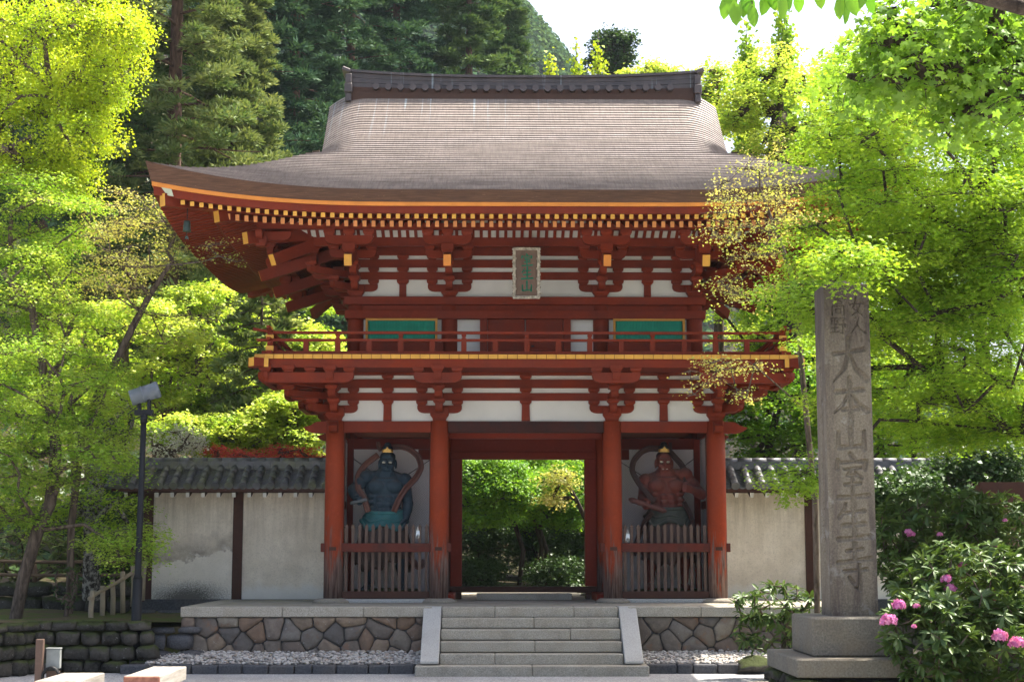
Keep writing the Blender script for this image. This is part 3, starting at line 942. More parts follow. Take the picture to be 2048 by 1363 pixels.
# ---- roof
XE, EY, YC = 7.13, -3.1, 2.5
HY = YC - EY
def zr(e):
    s = HY - e
    return 10.93 - .71 * (s - .3) + .0338 * (s - .3) * (s - 2.85)
def rise(q): return .53 * np.clip(1 - q / 4.73, 0, None) ** 2.4
def sstep(a, b, x):
    t = np.clip((x - a) / (b - a), 0, 1)
    return t * t * (3 - 2 * t)
NC = 49
es = np.linspace(0, HY, NC + 1)
def half_w(e): return np.where(e < 2.75, XE - 1.06 * e, 4.215 + (e - 2.75) * .035)
def slope_pts(front):
    rows = []
    us = np.linspace(-1, 1, 81)
    us = np.sign(us) * (1 - (1 - np.abs(us)) ** 1.35)
    emax = HY if front else 2.75
    lim = [e for e in es if e <= emax + 1e-6]
    if not front: lim.append(2.75)
    for i in range(len(lim) - 1):
        for e, dz in ((lim[i], .028), (lim[i + 1], .0)):
            if front:
                w = half_w(np.array(e)); x = us * w
                q = XE - np.abs(x)
                z = zr(e) + rise(q) * max(0, 1 - e / 2.75) + dz
                a = np.clip((np.abs(us) - .80) / .20, 0, 1)
                z = z - .34 * a ** 2.2 * sstep(2.4, 3.6, e)
                rows.append(np.stack([x, np.full_like(x, EY + e), z], 1))
            else:
                w = HY - e; y = us * w
                q = HY - np.abs(y)
                z = zr(e) + rise(q) * max(0, 1 - e / 2.75) + dz
                rows.append(np.stack([np.full_like(y, XE - 1.06 * e), YC + y, z], 1))
    rows = np.array(rows)
    if front:                                     # the verges end in a thick cut edge
        ecol = np.repeat(np.array(lim), 2)[1:-1]
        k = sstep(2.6, 3.0, ecol)[:, None]
        ends = []
        for j, s in ((0, -1), (-1, 1)):
            p = rows[:, j].copy()
            q = p - k * np.array((0, 0, .26)); q[:, 0] -= k[:, 0] * s * .05
            r_ = q - k * np.array((s * .5, 0, .02))
            ends.append((q, r_))
        rows = np.concatenate([ends[0][1][:, None], ends[0][0][:, None], rows, ends[1][0][:, None], ends[1][1][:, None]], 1)
    return rows
rf = MB()
F = slope_pts(True)
rf.grid(F, 0, False)
Bk = F.copy(); Bk[:, :, 1] = 2 * YC - Bk[:, :, 1]
rf.grid(Bk, 0, False, True)
S = slope_pts(False)
rf.grid(S, 0, False)
S2 = S.copy(); S2[:, :, 0] *= -1
rf.grid(S2, 0, False, True)
roof = rf.build('roof', M['shingle'], gate)

def ring(inset, z, fac, n=61):
    """Closed line round the eaves, inset from the edge, z plus the upturn at the corners."""
    out = []
    hx, hy = XE - inset, HY - inset
    u = np.linspace(-1, 1, n)[:-1]
    u = np.sign(u) * (1 - (1 - np.abs(u)) ** 1.3)
    for side in range(4):
        if side == 0: P = np.stack([u * hx, np.full_like(u, YC - hy)], 1); q = XE - np.abs(P[:, 0])
        elif side == 1: P = np.stack([np.full_like(u, hx), YC + u * hy], 1); q = HY - np.abs(P[:, 1] - YC)
        elif side == 2: P = np.stack([-u * hx, np.full_like(u, YC + hy)], 1); q = XE - np.abs(P[:, 0])
        else: P = np.stack([np.full_like(u, -hx), YC - u * hy], 1); q = HY - np.abs(P[:, 1] - YC)
        out.append(np.column_stack([P, z + fac * rise(q)]))
    out = np.concatenate(out)
    return np.concatenate([out, out[:1]])
def band(name, rings, m, smooth=False):
    mb = MB(); mb.grid(np.array([ring(*r) for r in rings]), 0, smooth, True)
    return mb.build(name, m, gate)
band('eave_edge', [(-.004, 7.684, 1.0), (.0, 7.655, 1.0), (.09, 7.47, .76), (.30, 7.47, .74)], M['eave_cut'])
band('eave_board', [(.10, 7.468, .76), (.105, 7.397, .74), (.30, 7.397, .74)], M['orange'])
band('fascia', [(.13, 7.396, .74), (.135, 7.262, .70), (.30, 7.262, .70)], M['red'])
band('soffit', [(.14, 7.275, .70), (1.22, 7.50, .60), (1.21, 7.50, .58), (3.7, 8.24, .3)], M['red'])
band('rafter_beam', [(.98, 7.46, .62), (.98, 7.33, .60), (1.10, 7.33, .60)], M['red'])

def rise1(q): return float(rise(np.array(max(q, 0.0))))
def fly_mesh():
    mb = MB(); mb.bar((0, 1.3, 7.213 + .235), (0, .17, 7.213), .078, .086, 0, 1); return mb
def base_mesh():
    mb = MB(); mb.bar((0, 3.6, 7.258 + .72), (0, 1.10, 7.258), .076, .117, 0, 1); return mb
fl0 = fly_mesh().build('flying_rafter', [M['red'], M['yellow']], gate)
ba0 = base_mesh().build('base_rafter', [M['red'], M['orange_bounce']], gate)
def place_rafters(proto, step, nfront, inset, fac, lim, nm, mm):
    count = [0]
    spare = MB()
    def put(x, y, rz, q):
        z = fac * rise1(q)
        if count[0] < lim:
            o = proto if count[0] == 0 else dup(proto, gate)
            o.location = (x, y, z); o.rotation_euler = (0, 0, rz)
        else:
            src = proto.data
            c, s = math.cos(rz), math.sin(rz)
            b = len(spare.v)
            for v in src.vertices: spare.v.append((x + c * v.co.x - s * v.co.y, y + s * v.co.x + c * v.co.y, z + v.co.z))
            for p in src.polygons: spare.f.append([b + i for i in p.vertices]); spare.m.append(p.material_index); spare.sm.append(False)
        count[0] += 1
    for i in range(nfront):
        x = (i - (nfront - 1) / 2) * step
        put(x, EY, 0, XE - abs(x))
    hy = HY - inset - .25
    m = int(2 * hy / step)
    for sx in (-1, 1):
        for i in range(m):
            y = YC - hy + i * step + .08
            put(sx * XE, y, -math.pi / 2 if sx < 0 else math.pi / 2, HY - abs(y - YC))
    for i in range(nfront):
        x = (i - (nfront - 1) / 2) * step
        put(x, 2 * YC - EY, math.pi, XE - abs(x))
    o = spare.build(nm, [M['red'], mm], gate); o['kind'] = 'stuff'
place_rafters(fl0, .1745, 75, .17, .68, 100, 'flying_rafter', M['yellow'])
place_rafters(ba0, .1745, 67, 1.1, .55, 100, 'base_rafter', M['orange_bounce'])
for sx in (-1, 1):
    for sy in (-1, 1):
        y0 = UY if sy < 0 else 4.62
        mb = MB()
        mb.bar((sx * 5.4, y0 + sy * 1.91, 7.66), (sx * 6.83, y0 + sy * 3.34, 7.50), .17, .24, 0, 1)
        mb.build('hip_rafter', [M['red'], M['yellow']], gate)
        mb = MB()
        mb.bar((sx * 3.49, y0, 8.0), (sx * 5.97, y0 + sy * 2.48, 7.385), .17, .25, 0, 1)
        mb.build('hip_rafter', [M['red'], M['yellow']], gate)
        mb = MB()
        yy = -2.985 if sy < 0 else 7.985
        mb.add([(sx * 6.90, yy, 7.80), (sx * 6.68, yy, 7.745), (sx * 6.62, yy, 7.565), (sx * 6.74, yy, 7.585),
                (sx * 6.90, yy - .02 * sy, 7.80), (sx * 6.68, yy - .02 * sy, 7.745), (sx * 6.62, yy - .02 * sy, 7.565), (sx * 6.74, yy - .02 * sy, 7.585)],
               [(0, 1, 2, 3), (7, 6, 5, 4), (0, 4, 5, 1), (1, 5, 6, 2), (2, 6, 7, 3), (3, 7, 4, 0)])
        mb.build('corner_plate', M['palegreen'], gate)

# gables
for sx in (-1, 1):
    mb = MB()
    ys = np.linspace(-.25, 2.5, 12)
    poly = [(y, zr(y - EY) - .30) for y in ys] + [(5 - y, zr(y - EY) - .30) for y in ys[::-1][1:]]
    mb.prism([(a, b) for a, b in poly] , (sx * 3.75, 0, 0), (0, 1, 0), (0, 0, 1), .08)
    mb.build('gable_wall', M['white'], gate)
    mb = MB()
    for k in range(len(poly) - 1):
        a, b = poly[k], poly[k + 1]
        mb.bar((sx * 3.86, a[0], a[1] - .36), (sx * 3.86, b[0], b[1] - .36), .07, .24, 0, up=(0, 0, 1))
    mb.build('barge_board', M['red'], gate)

# ---- ridge
rg = MB()
RZ = 10.93
def rcurve(x): return .135 * np.clip(np.abs(x) / 3.95, 0, 1) ** 2.6
xs = np.linspace(-3.9, 3.9, 41)
def ridge_layer(mb, y, z0, z1, c0, c1, hx=3.82, m=0):
    x = np.linspace(-hx, hx, 41)
    P = []
    for yy, z, c in ((-y, z0, c0), (-y, z1, c1), (y, z1, c1), (y, z0, c0), (-y, z0, c0)):
        P.append(np.stack([x, np.full_like(x, YC + yy), z + c * rcurve(x)], 1))
    mb.grid(np.array(P), m, False)
    for k in (0, 40):
        mb.add([P[i][k] for i in range(4)], [(0, 1, 2, 3)], m)
ridge_layer(rg, .33, 10.85, 11.06, .2, .25, m=1)
ridge_layer(rg, .27, 11.06, 11.17, .3, .4, m=1)
ridge_layer(rg, .25, 11.17, 11.21, .4, .5)
for i in range(5):
    ridge_layer(rg, .24 + (.012 if i % 2 else 0), 11.21 + i * .045, 11.21 + (i + 1) * .045 - .004, .5 + .1 * i, .5 + .1 * (i + 1))
M['ridge_shadow_brown'] = mat_wood_paint('ridge_shadow_brown', (0.075, 0.042, 0.03), (0.04, 0.03, 0.027), .5, grain=(1, 10, 10))  # brown lower boards, darkened in the colour for the shadow under the ridge
def mat_ridge():
    t = NT('streaked_ridge_copper')
    v = t.coords((1, 1, 1), False)
    c = t.mix(t.ramp(t.noise(v, 3, 5), [(0.3, 0.0), (0.7, 1.0)]), (0.04, 0.034, 0.034), (0.075, 0.06, 0.056))
    st = t.noise(t.coords((8.0, .3, .25), False), 1.0, 3, .7)
    c = t.mix(t.ramp(st, [(.63, 0.0), (.7, .7)]), c, (.30, .36, .38))
    return t.bsdf(c, .45, None, .5)
M['ridge'] = mat_ridge()
ridge = rg.build('ridge', [M['ridge'], M['ridge_shadow_brown']], gate)
cp = MB(); ridge_layer(cp, .30, 11.435, 11.49, 1, 1, 3.90); cp.build('ridge_cap', M['ridge'], ridge)
rd = MB()
rd.prism([(.074 * math.cos(a), .074 * math.sin(a)) for a in np.linspace(0, 2 * math.pi, 17)[:-1]], (0, 0, 0), (1, 0, 0), (0, 0, 1), .16)
r0 = rd.build('roundel', M['ridge'], ridge)
for i in range(25):
    x = (i - 12) * .2715
    o = r0 if i == 0 else dup(r0, ridge)
    o.location = (x, YC - .33, 11.165 + .4 * float(rcurve(np.array(x))))
for sx in (-1, 1):
    e = MB()
    for z0, z1, w, k in ((10.83, 11.02, .13, 0), (11.03, 11.24, .17, .02), (11.25, 11.47, .14, -.02)):
        e.box(sx * 3.87 - w / 2, sx * 3.87 + w / 2, YC - .42 - k, YC + .42 + k, z0 + .02, z1 + .02)
    e.bar((sx * 3.84, YC, 11.55), (sx * 4.01, YC, 11.62), .78, .09)
    e.build('ridge_end', M['ridge'], ridge, .015)

# ---- wire netting over the two niches
def net(xa, xb, z0, z1, y, step, r, name):
    mb = []
    W, H = xb - xa, z1 - z0
    vs, fs = [], []
    for sgn in (-1, 1):
        c = -H
        while c < W + H:
            # line x = xa + c + sgn * t , z = z0 + t
            t0, t1 = 0.0, H
            if sgn > 0: t0 = max(t0, -c); t1 = min(t1, W - c)
            else: t0 = max(t0, c - W); t1 = min(t1, c)
            if t1 > t0 + .01:
                a = np.array((xa + c + sgn * t0, y, z0 + t0)); b = np.array((xa + c + sgn * t1, y, z0 + t1))
                n = np.array((-(b - a)[2], 0, (b - a)[0])); n = n / np.linalg.norm(n) * r
                k = len(vs)
                o1 = np.array((0, r, 0))
                for p in (a, b): vs += [p + n, p - n * .5 + o1 * .87, p - n * .5 - o1 * .87]
                for i in range(3):
                    j = (i + 1) % 3
                    fs.append((k + i, k + j, k + 3 + j, k + 3 + i))
            c += step
    return np_mesh(name, np.array(vs), np.array(fs), M['iron'], gate)
for sx in (-1, 1):
    xa, xb = (-3.66, -1.92) if sx < 0 else (1.92, 3.66)
    net(xa, xb, 1.2, 3.38, .10, .05, .0008, 'wire_netting')
    mb = MB()
    mb.box(xa - .03, xa + .02, .07, .13, .12, 3.38); mb.box(xb - .02, xb + .03, .07, .13, .12, 3.38)
    pieces('netting_frame', mb, M['darkwood'], gate)

# ================================================================== things on the gate
# picket fences in front of the niches
def picket_fence(sx, label):
    r = empty('picket_fence', (sx * 2.79, 0, 0), 0, label, 'fence', 'picket fences before the guardian niches')
    rr = MB(); rr.box(-1.30, 1.30, -.10, .0, 1.0, 1.175)
    rr.build('rail', mat_rail, r, .008)
    w = MB()
    for k in (-1, 1): w.box(k * 1.05 - .07, k * 1.05 + .07, -.225, -.14, 1.03, 1.10)
    pieces('wedge', w, M['darkwood'], r)
    b = MB(); b.box(-.87, .87, -.05, .08, .085, .225); b.build('bottom_rail', M['darkwood'], r, .008)
    p = MB()
    prof = [(-.029, 0), (.029, 0), (.029, 1.24), (.036, 1.245), (.036, 1.27), (.024, 1.29), (.0, 1.335), (-.024, 1.29), (-.036, 1.27), (-.036, 1.245), (-.029, 1.24)]
    p.prism([(q * 1.02, z) for q, z in prof], (0, .028, .226), (1, 0, 0), (0, 0, 1), .05)
    p0 = p.build('picket', M['greywood'], r)
    for i in range(13):
        o = p0 if i == 0 else dup(p0, r)
        o.location = (-.80 + 1.6 * i / 12, 0, 0)
    return r
mat_rail = mat_wood_paint('worn_rail', (0.12, 0.026, 0.016), (0.026, 0.017, 0.015), 1.0, scale=1.6, grain=(1, 12, 12))
picket_fence(-1, 'weathered wooden picket fence in front of the blue guardian statue')
picket_fence(1, 'weathered wooden picket fence in front of the red guardian statue')

# paper and cord offerings tied to the fences
def charm(loc, label, seed):
    rc = random.Random(seed)
    r = empty('paper_charm', loc, 0, label, 'charm')
    mb = MB()
    for k in range(3):
        a = rc.uniform(-.04, .04)
        mb.tube([(0, 0, .10), (a * .5, -.015, .04), (a, -.01, -.06 - .03 * k)], .008, 5)
    mb.tube([(.035 * math.cos(t), -.02, -.09 + .035 * math.sin(t)) for t in np.linspace(0, 6.28, 12)], .007, 5)
    mb.build('cord', M['white'], r)
    mb = MB()
    mb.prism([(-.03, 0), (.03, 0), (.035, -.10), (.0, -.07), (-.045, -.12)], (.01, -.03, .02), (1, 0, 0), (0, 0, 1), .006)
    mb.build('paper_strip', mat_plain('pale_paper', (.6, .66, .7), .8, .1), r)
charm((at(835, 1060, -.2)[0], -.16, 1.40), 'white paper charm hanging from a picket in front of the blue guardian', 1)
charm((at(1255, 1066, -.2)[0], -.16, 1.34), 'white ring shaped cord charm on the fence of the red guardian', 2)

# bell under the left front corner of the roof
bell_loc = at(374, 452, -2.55)
r = empty('wind_bell', bell_loc, 0, 'green bronze wind bell hanging under the roof corner', 'bell')
mb = MB(); mb.lathe([(.02, .11), (.06, .10), (.068, .04), (.075, -.08), (.085, -.105), (.08, -.107)], (0, 0, 0), 10); mb.build('bell_body', M['bronze'], r)
mb = MB(); mb.tube([(0, 0, .14), (0, 0, .42)], .012, 6); mb.build('hook', M['iron'], r)
mb = MB(); mb.tube([(0, 0, -.1), (0, 0, -.20)], .008, 5); mb.prism([(-.03, 0), (.03, 0), (.035, -.07), (0, -.05), (-.035, -.07)], (0, 0, -.19), (1, 0, 0), (0, 0, 1), .01); mb.build('clapper', M['bronze'], r)

# ---- brush characters as strokes in a unit box (x right, y up): lists of points (x, y, width)
GL = {}
def S_(*pts): return pts
GL['山'] = [S_((.50, .92, .13), (.49, .6, .11), (.50, .22, .10)), S_((.15, .60, .10), (.14, .35, .09), (.16, .18, .12), (.5, .20, .08), (.86, .24, .09)), S_((.86, .64, .08), (.85, .4, .10), (.84, .14, .12))]
GL['大'] = [S_((.08, .62, .09), (.5, .66, .08), (.92, .72, .11)), S_((.50, .96, .12), (.48, .66, .10), (.36, .32, .09), (.06, .06, .04)), S_((.52, .60, .06), (.68, .32, .10), (.96, .10, .15))]
GL['本'] = [S_((.12, .66, .11), (.5, .69, .09), (.86, .72, .11)), S_((.50, .98, .11), (.50, .5, .10), (.50, .03, .10)), S_((.46, .62, .07), (.30, .36, .07), (.06, .18, .04)), S_((.54, .60, .06), (.72, .38, .10), (.96, .22, .13)), S_((.28, .25, .09), (.72, .28, .09))]
GL['室'] = [S_((.46, .99, .11), (.56, .89, .10)), S_((.12, .86, .09), (.09, .68, .10)), S_((.14, .80, .07), (.5, .83, .06), (.90, .84, .08), (.84, .68, .11)),
            S_((.28, .67, .06), (.74, .70, .07)), S_((.50, .68, .05), (.36, .54, .07), (.66, .55, .07)), S_((.58, .62, .05), (.74, .49, .09)),
            S_((.30, .35, .08), (.72, .38, .08)), S_((.50, .50, .08), (.50, .10, .08)), S_((.12, .08, .10), (.5, .09, .08), (.92, .12, .11))]
GL['生'] = [S_((.30, .90, .07), (.26, .76, .08), (.12, .58, .09)), S_((.20, .68, .08), (.5, .71, .07), (.80, .74, .09)), S_((.52, .99, .12), (.52, .5, .10), (.52, .10, .10)), S_((.22, .39, .10), (.80, .44, .10)), S_((.08, .07, .11), (.5, .09, .09), (.95, .13, .13))]
GL['寺'] = [S_((.30, .85, .08), (.50, .87, .07), (.72, .89, .08)), S_((.52, 1.0, .11), (.51, .84, .08), (.51, .66, .09)), S_((.06, .61, .09), (.5, .65, .075), (.95, .70, .10)), S_((.20, .43, .08), (.5, .45, .065), (.84, .48, .08)), S_((.63, .57, .08), (.63, .30, .075), (.62, .05, .09), (.50, .10, .05)), S_((.34, .31, .07), (.44, .20, .09))]
GL['女'] = [S_((.44, .96, .08), (.32, .6, .07), (.22, .40, .07), (.5, .24, .07), (.82, .04, .09)), S_((.70, .70, .07), (.56, .30, .07), (.14, .02, .04)), S_((.06, .60, .08), (.94, .66, .09))]
GL['人'] = [S_((.54, .96, .09), (.44, .55, .09), (.08, .06, .05)), S_((.48, .58, .07), (.66, .30, .10), (.96, .08, .13))]
GL['高'] = [S_((.5, .99, .08), (.5, .88, .08)), S_((.08, .84, .07), (.92, .86, .08)), S_((.30, .74, .06), (.30, .60, .06), (.70, .60, .06), (.70, .75, .06), (.30, .74, .06)), S_((.14, .04, .07), (.14, .48, .06), (.86, .50, .06), (.85, .04, .08)), S_((.34, .34, .06), (.34, .16, .06), (.66, .16, .06), (.66, .35, .06), (.34, .34, .06))]
GL['野'] = [S_((.08, .90, .06), (.08, .56, .06), (.46, .56, .06), (.46, .91, .06), (.08, .90, .06)), S_((.08, .73, .05), (.46, .74, .05)), S_((.27, .90, .06), (.27, .12, .06)), S_((.06, .36, .06), (.48, .38, .06)), S_((.02, .10, .06), (.50, .15, .06)),
            S_((.58, .90, .06), (.90, .90, .06), (.74, .72, .06)), S_((.66, .76, .05), (.80, .66, .07)), S_((.54, .54, .06), (.94, .57, .06), (.86, .44, .05)), S_((.74, .56, .07), (.74, .06, .08), (.60, .10, .05))]

def smooth_stroke(st, n=7):
    """Points of a brush stroke, softly curved, with swollen ends."""
    P = np.array(st, float)
    t = np.arange(len(P))
    tt = np.linspace(0, len(P) - 1, (len(P) - 1) * n + 1)
    out = np.stack([np.interp(tt, t, P[:, k]) for k in range(3)], 1)
    return out

def brush_char(mb, ch, org, ux, uy, w, h, lift, nrm, m=0, wk=1.0):
    for st in GL[ch]:
        P = smooth_stroke(st)
        c = np.array([np.array(org) + np.array(ux) * (p[0] - .5) * w + np.array(uy) * p[1] * h + np.array(nrm) * lift for p in P])
        r = P[:, 2] * .5 * w * wk
        for i in range(len(c) - 1):
            d = c[i + 1] - c[i]
            L = np.linalg.norm(d) + 1e-9
            d /= L
            n = np.cross(np.array(nrm), d)
            q = [c[i] + n * r[i], c[i] - n * r[i], c[i + 1] - n * r[i + 1], c[i + 1] + n * r[i + 1]]
            mb.add(q, [(0, 1, 2, 3)], m)
        for i in range(0, len(c)):
            k = 8
            mb.add([c[i] + np.array(nrm) * .0004 + (np.array(ux) * math.cos(a) + np.array(uy) * math.sin(a)) * r[i] * 1.02 for a in np.linspace(0, 2 * math.pi, k + 1)[:-1]], [tuple(range(k))], m)

# plaque over the upper door
pl = empty('temple_plaque', (0, -.75, 6.0), R_(0), 'weathered wooden plaque with pale carved frame and three green characters', 'plaque')
pl.rotation_euler = (R_(9), 0, 0)
mb = MB(); mb.box(-.215, .215, -.02, .02, .06, .96)
mb.build('board', mat_wood_paint('plaque_wood', (.17, .115, .085), (.075, .052, .04), .5, grain=(10, 10, .8)), pl)
mb = MB()
rr = random.Random(9)
mb.box(-.268, -.216, -.05, .03, .0, 1.02); mb.box(.216, .268, -.05, .03, .0, 1.02); mb.box(-.2155, .2155, -.05, .03, .0, .055); mb.box(-.2155, .2155, -.05, .03, .965, 1.02)
for i in range(16):
    for sx in (-1, 1):
        mb.ball((sx * (.264 + .008 * (i % 2)), -.045, .04 + i * .063), (.016, .02, .026), 6)
for i in range(9):
    for z in (.02, 1.0): mb.ball((-.23 + i * .0575, -.045, z + .008 * (i % 2)), (.026, .02, .018), 6)
for z in (.2, .4, .6, .8):
    for sx in (-1, 1): mb.ball((sx * .21, -.035, z), (.014, .02, .024), 6)
mb.build('frame', mat_plain('worn_white_frame', (.37, .33, .26), .8, .5, 14), pl)
mb = MB()
for ch, z in (('室', .66), ('生', .40), ('山', .14)):
    brush_char(mb, ch, (0.01, -.021, z - .02), (1, 0, 0), (0, 0, 1), .25, .25, .002, (0, -1, 0), 0, 1.15)
lt = mb.build('lettering', mat_plain('green_lettering', (.01, .16, .09), .6, .1), pl)
# ================================================================== GROUND, PLATFORM, WALLS
GZ = -1.15
# forecourt: one gravel sheet; slopes up gently on the left, right ground a little higher
gx = np.concatenate([[-600, -60, -14], np.linspace(-12, 12, 49), [14, 60, 600]])
gy = np.concatenate([[-600, -60, -36], np.linspace(-33, -2.9, 60)])
P = np.zeros((len(gy), len(gx), 3))
P[:, :, 0], P[:, :, 1] = np.meshgrid(gx, gy)
P[:, :, 2] = GZ
mb = MB(); mb.grid(P, 0, True); g = mb.build('ground', M['gravel']); tag(g, kind='structure')

# moss strip at the right edge of the forecourt and path of pale earth
def ground_sheet(name, pts, z, m, label=None, thick=0.0):
    mb = MB()
    n = len(pts)
    mb.add([(x, y, z if not callable(z) else z(x, y)) for x, y in pts], [tuple(range(n))])
    o = mb.build(name, m); tag(o, kind='structure'); return o

# rising forest floor behind everything
def hill_z(x, y):
    """Height of the terrain behind the wall."""
    z = np.zeros_like(x)
    yy = np.clip(y - 12, 0, None)
    left = np.clip((8 - x) / 26, 0, 1.6)
    z = z + yy * .16 * left + np.clip(y - 26, 0, None) * .20 * np.clip((16 - x) / 30, 0, 1.3)
    z = z + np.clip(-x - 9, 0, None) * np.clip((y - 3) / 8, 0, 1) * .22
    z = z + .35 * np.sin(x * .31 + 1) * np.sin(y * .27) * np.clip((y - 14) / 6, 0, 1)
    return np.minimum(z, 42)
hx_ = np.concatenate([[-500, -250], np.linspace(-110, 110, 111), [250, 500]])
hy_ = np.concatenate([np.linspace(7.3, 90, 56), [100, 115, 130, 160, 220, 400]])
XX, YY = np.meshgrid(hx_, hy_)
P = np.stack([XX, YY, hill_z(XX, YY) - .02], 2)
mb = MB(); mb.grid(P, 0, True); tag(mb.build('terrain', M['earth']), kind='structure')
# level yard under the gate and beside it, left terrace and right terrace
mb = MB()
mb.box(-60, -6.45, 2.9, 7.6, -1.6, -.03); mb.box(6.45, 60, 2.9, 7.6, -1.6, -.03); mb.box(-6.449, 6.449, 7.25, 7.6, -1.6, -.025)
tag(mb.build('yard', M['earth']), kind='structure')

# ---- platform
pf = empty('stone_platform', (0, 0, 0), 0, 'raised stone platform of fitted brown stones with a granite coping under the gate', 'stone platform')
mb = MB()
mb.box(-6.40, 6.40, -2.165, 7.25, -1.3, -.19)
mb.build('masonry_core', M['darkstone'], pf)
def clip_poly(P, n, k):
    out = []
    for i in range(len(P)):
        a_, b_ = P[i], P[(i + 1) % len(P)]
        da, db = a_ @ n - k, b_ @ n - k
        if da <= 0: out.append(a_)
        if da * db < 0: out.append(a_ + (b_ - a_) * da / (da - db))
    return out
def fitted_stones(x0, x1, z0, z1, y, n, seed):
    rg = np.random.default_rng(seed)
    S, tries = [], 0
    while len(S) < n and tries < 6000:
        tries += 1
        q = np.array((rg.uniform(x0, x1), rg.uniform(z0, z1)))
        gap = rg.choice((.20, .26, .34, .42))
        if all(np.hypot((q[0] - s[0]) * .8, q[1] - s[1]) > gap for s in S): S.append(q)
    S = np.array(S)
    vs, fs, tint = [], [], []
    for i, s in enumerate(S):
        P = [np.array(q) for q in ((x0, z0), (x1, z0), (x1, z1), (x0, z1))]
        for j, o in enumerate(S):
            if j == i or np.linalg.norm(o - s) > 2.5: continue
            d = (o - s) / np.linalg.norm(o - s)
            P = clip_poly(P, d, ((o + s) / 2) @ d)
            if len(P) < 3: break
        if len(P) < 3: continue
        P = np.array(P); c_ = P.mean(0)
        # rounder outline: corners cut, then shrunk for the joint
        Q = []
        for k in range(len(P)):
            a_, b_ = P[k], P[(k + 1) % len(P)]
            Q += [a_ + (b_ - a_) * .12, a_ + (b_ - a_) * .5 + rg.normal(0, .006, 2), a_ + (b_ - a_) * .88]
        Q = np.array(Q)
        base = rg.uniform(.0, .03); tilt = rg.normal(0, .04, 2)
        rings = []
        for sh, dep in ((.007, -.05), (.009, base), (.032, base + .022), (.09, base + .034)):
            L = np.linalg.norm(Q - c_, axis=1, keepdims=True)
            q = c_ + (Q - c_) * np.maximum(.15, 1 - sh / L)
            rings.append([(p[0], y - dep - ((p - c_) @ tilt if dep > -.01 else 0), p[1]) for p in q])
        m = len(Q); b_ = len(vs)
        for R in rings: vs += R
        vs.append((c_[0], y - base - .038, c_[1]))
        t_ = rg.random()
        for r_ in range(3):
            for k in range(m):
                k2 = (k + 1) % m
                fs.append((b_ + r_ * m + k, b_ + r_ * m + k2, b_ + (r_ + 1) * m + k2, b_ + (r_ + 1) * m + k)); tint.append(t_)
        for k in range(m):
            k2 = (k + 1) % m
            fs.append((b_ + 3 * m + k, b_ + 3 * m + k2, b_ + 4 * m, b_ + 4 * m)); tint.append(t_)
    q4 = np.array([f for f in fs if f[2] != f[3]]); t4 = np.array([t for f, t in zip(fs, tint) if f[2] != f[3]])
    q3 = np.array([f[:3] for f in fs if f[2] == f[3]]); t3 = np.array([t for f, t in zip(fs, tint) if f[2] == f[3]])
    tri = np.concatenate([q4[:, [0, 1, 2]], q4[:, [0, 2, 3]], q3])
    return np_mesh('masonry_face', np.array(vs), tri, M['stones'], pf, np.concatenate([t4, t4, t3]))
fitted_stones(-6.42, -1.94, -1.15, -.19, -2.19, 44, 61)
fitted_stones(2.0, 6.42, -1.15, -.19, -2.19, 36, 62)
mb = MB()
for sx, edges in ((-1, (-6.43, -4.55, -3.05, -1.78)), (1, (1.84, 3.2, 4.7, 6.43))):
    for a, b in zip(edges[:-1], edges[1:]):
        mb.box(a + .003, b - .003, -2.26, -1.75, -.188, -.004)
for sx in (-1, 1):
    for k in range(5):
        mb.box(min(sx * 5.95, sx * 6.43), max(sx * 5.95, sx * 6.43), -1.745 + k * 1.8, -1.75 + (k + 1) * 1.8, -.188, -.004)
pieces('coping', mb, M['granite'], pf, .012)
mb = MB(); mb.box(-5.945, 5.945, -1.745, 7.2, -.18, .0)
mb.build('platform_floor', M['sand'], pf)

# ---- stairs
st = empty('stone_staircase', (.03, -2.2, 0), 0, 'granite staircase of six steps leading up to the gate', 'staircase')
cx = .03
tops = [-.004, -.19, -.385, -.585, -.785, -.97]
joints = [(.30, .75), (.52,), (.72,), (.52,), (.30,), (.51,)]
w = 1.63
rs = random.Random(5)
for i in range(5):
    mb = MB()
    y0 = -2.28 - .29 * i
    js = [0.0, *joints[i], 1.0]
    for a, b in zip(js[:-1], js[1:]):
        mb.box(-w + 2 * w * a + .003, -w + 2 * w * b - .003, y0 + 2.2, .43, tops[i] - .19, tops[i] - rs.uniform(0, .004))
    mb.build('step', M['granite'], st, .014)
mb = MB()
for a, b in ((-2.05, .0), (.006, 2.05)):
    mb.box(a, b, -1.62, .4, -1.32, -.97)
mb.build('step', M['granite'], st, .014)
for sx in (-1, 1):
    mb = MB()
    prof = [(.40, -.95), (-1.43, -.95), (-1.43, -.90), (-.02, -.003), (.40, -.003)]
    mb.prism([(a, b) for a, b in prof], (sx * (w + .175), 0, 0), (0, 1, 0), (0, 0, 1), .33)
    mb.build('cheek', M['granite_clean'], st, .012)

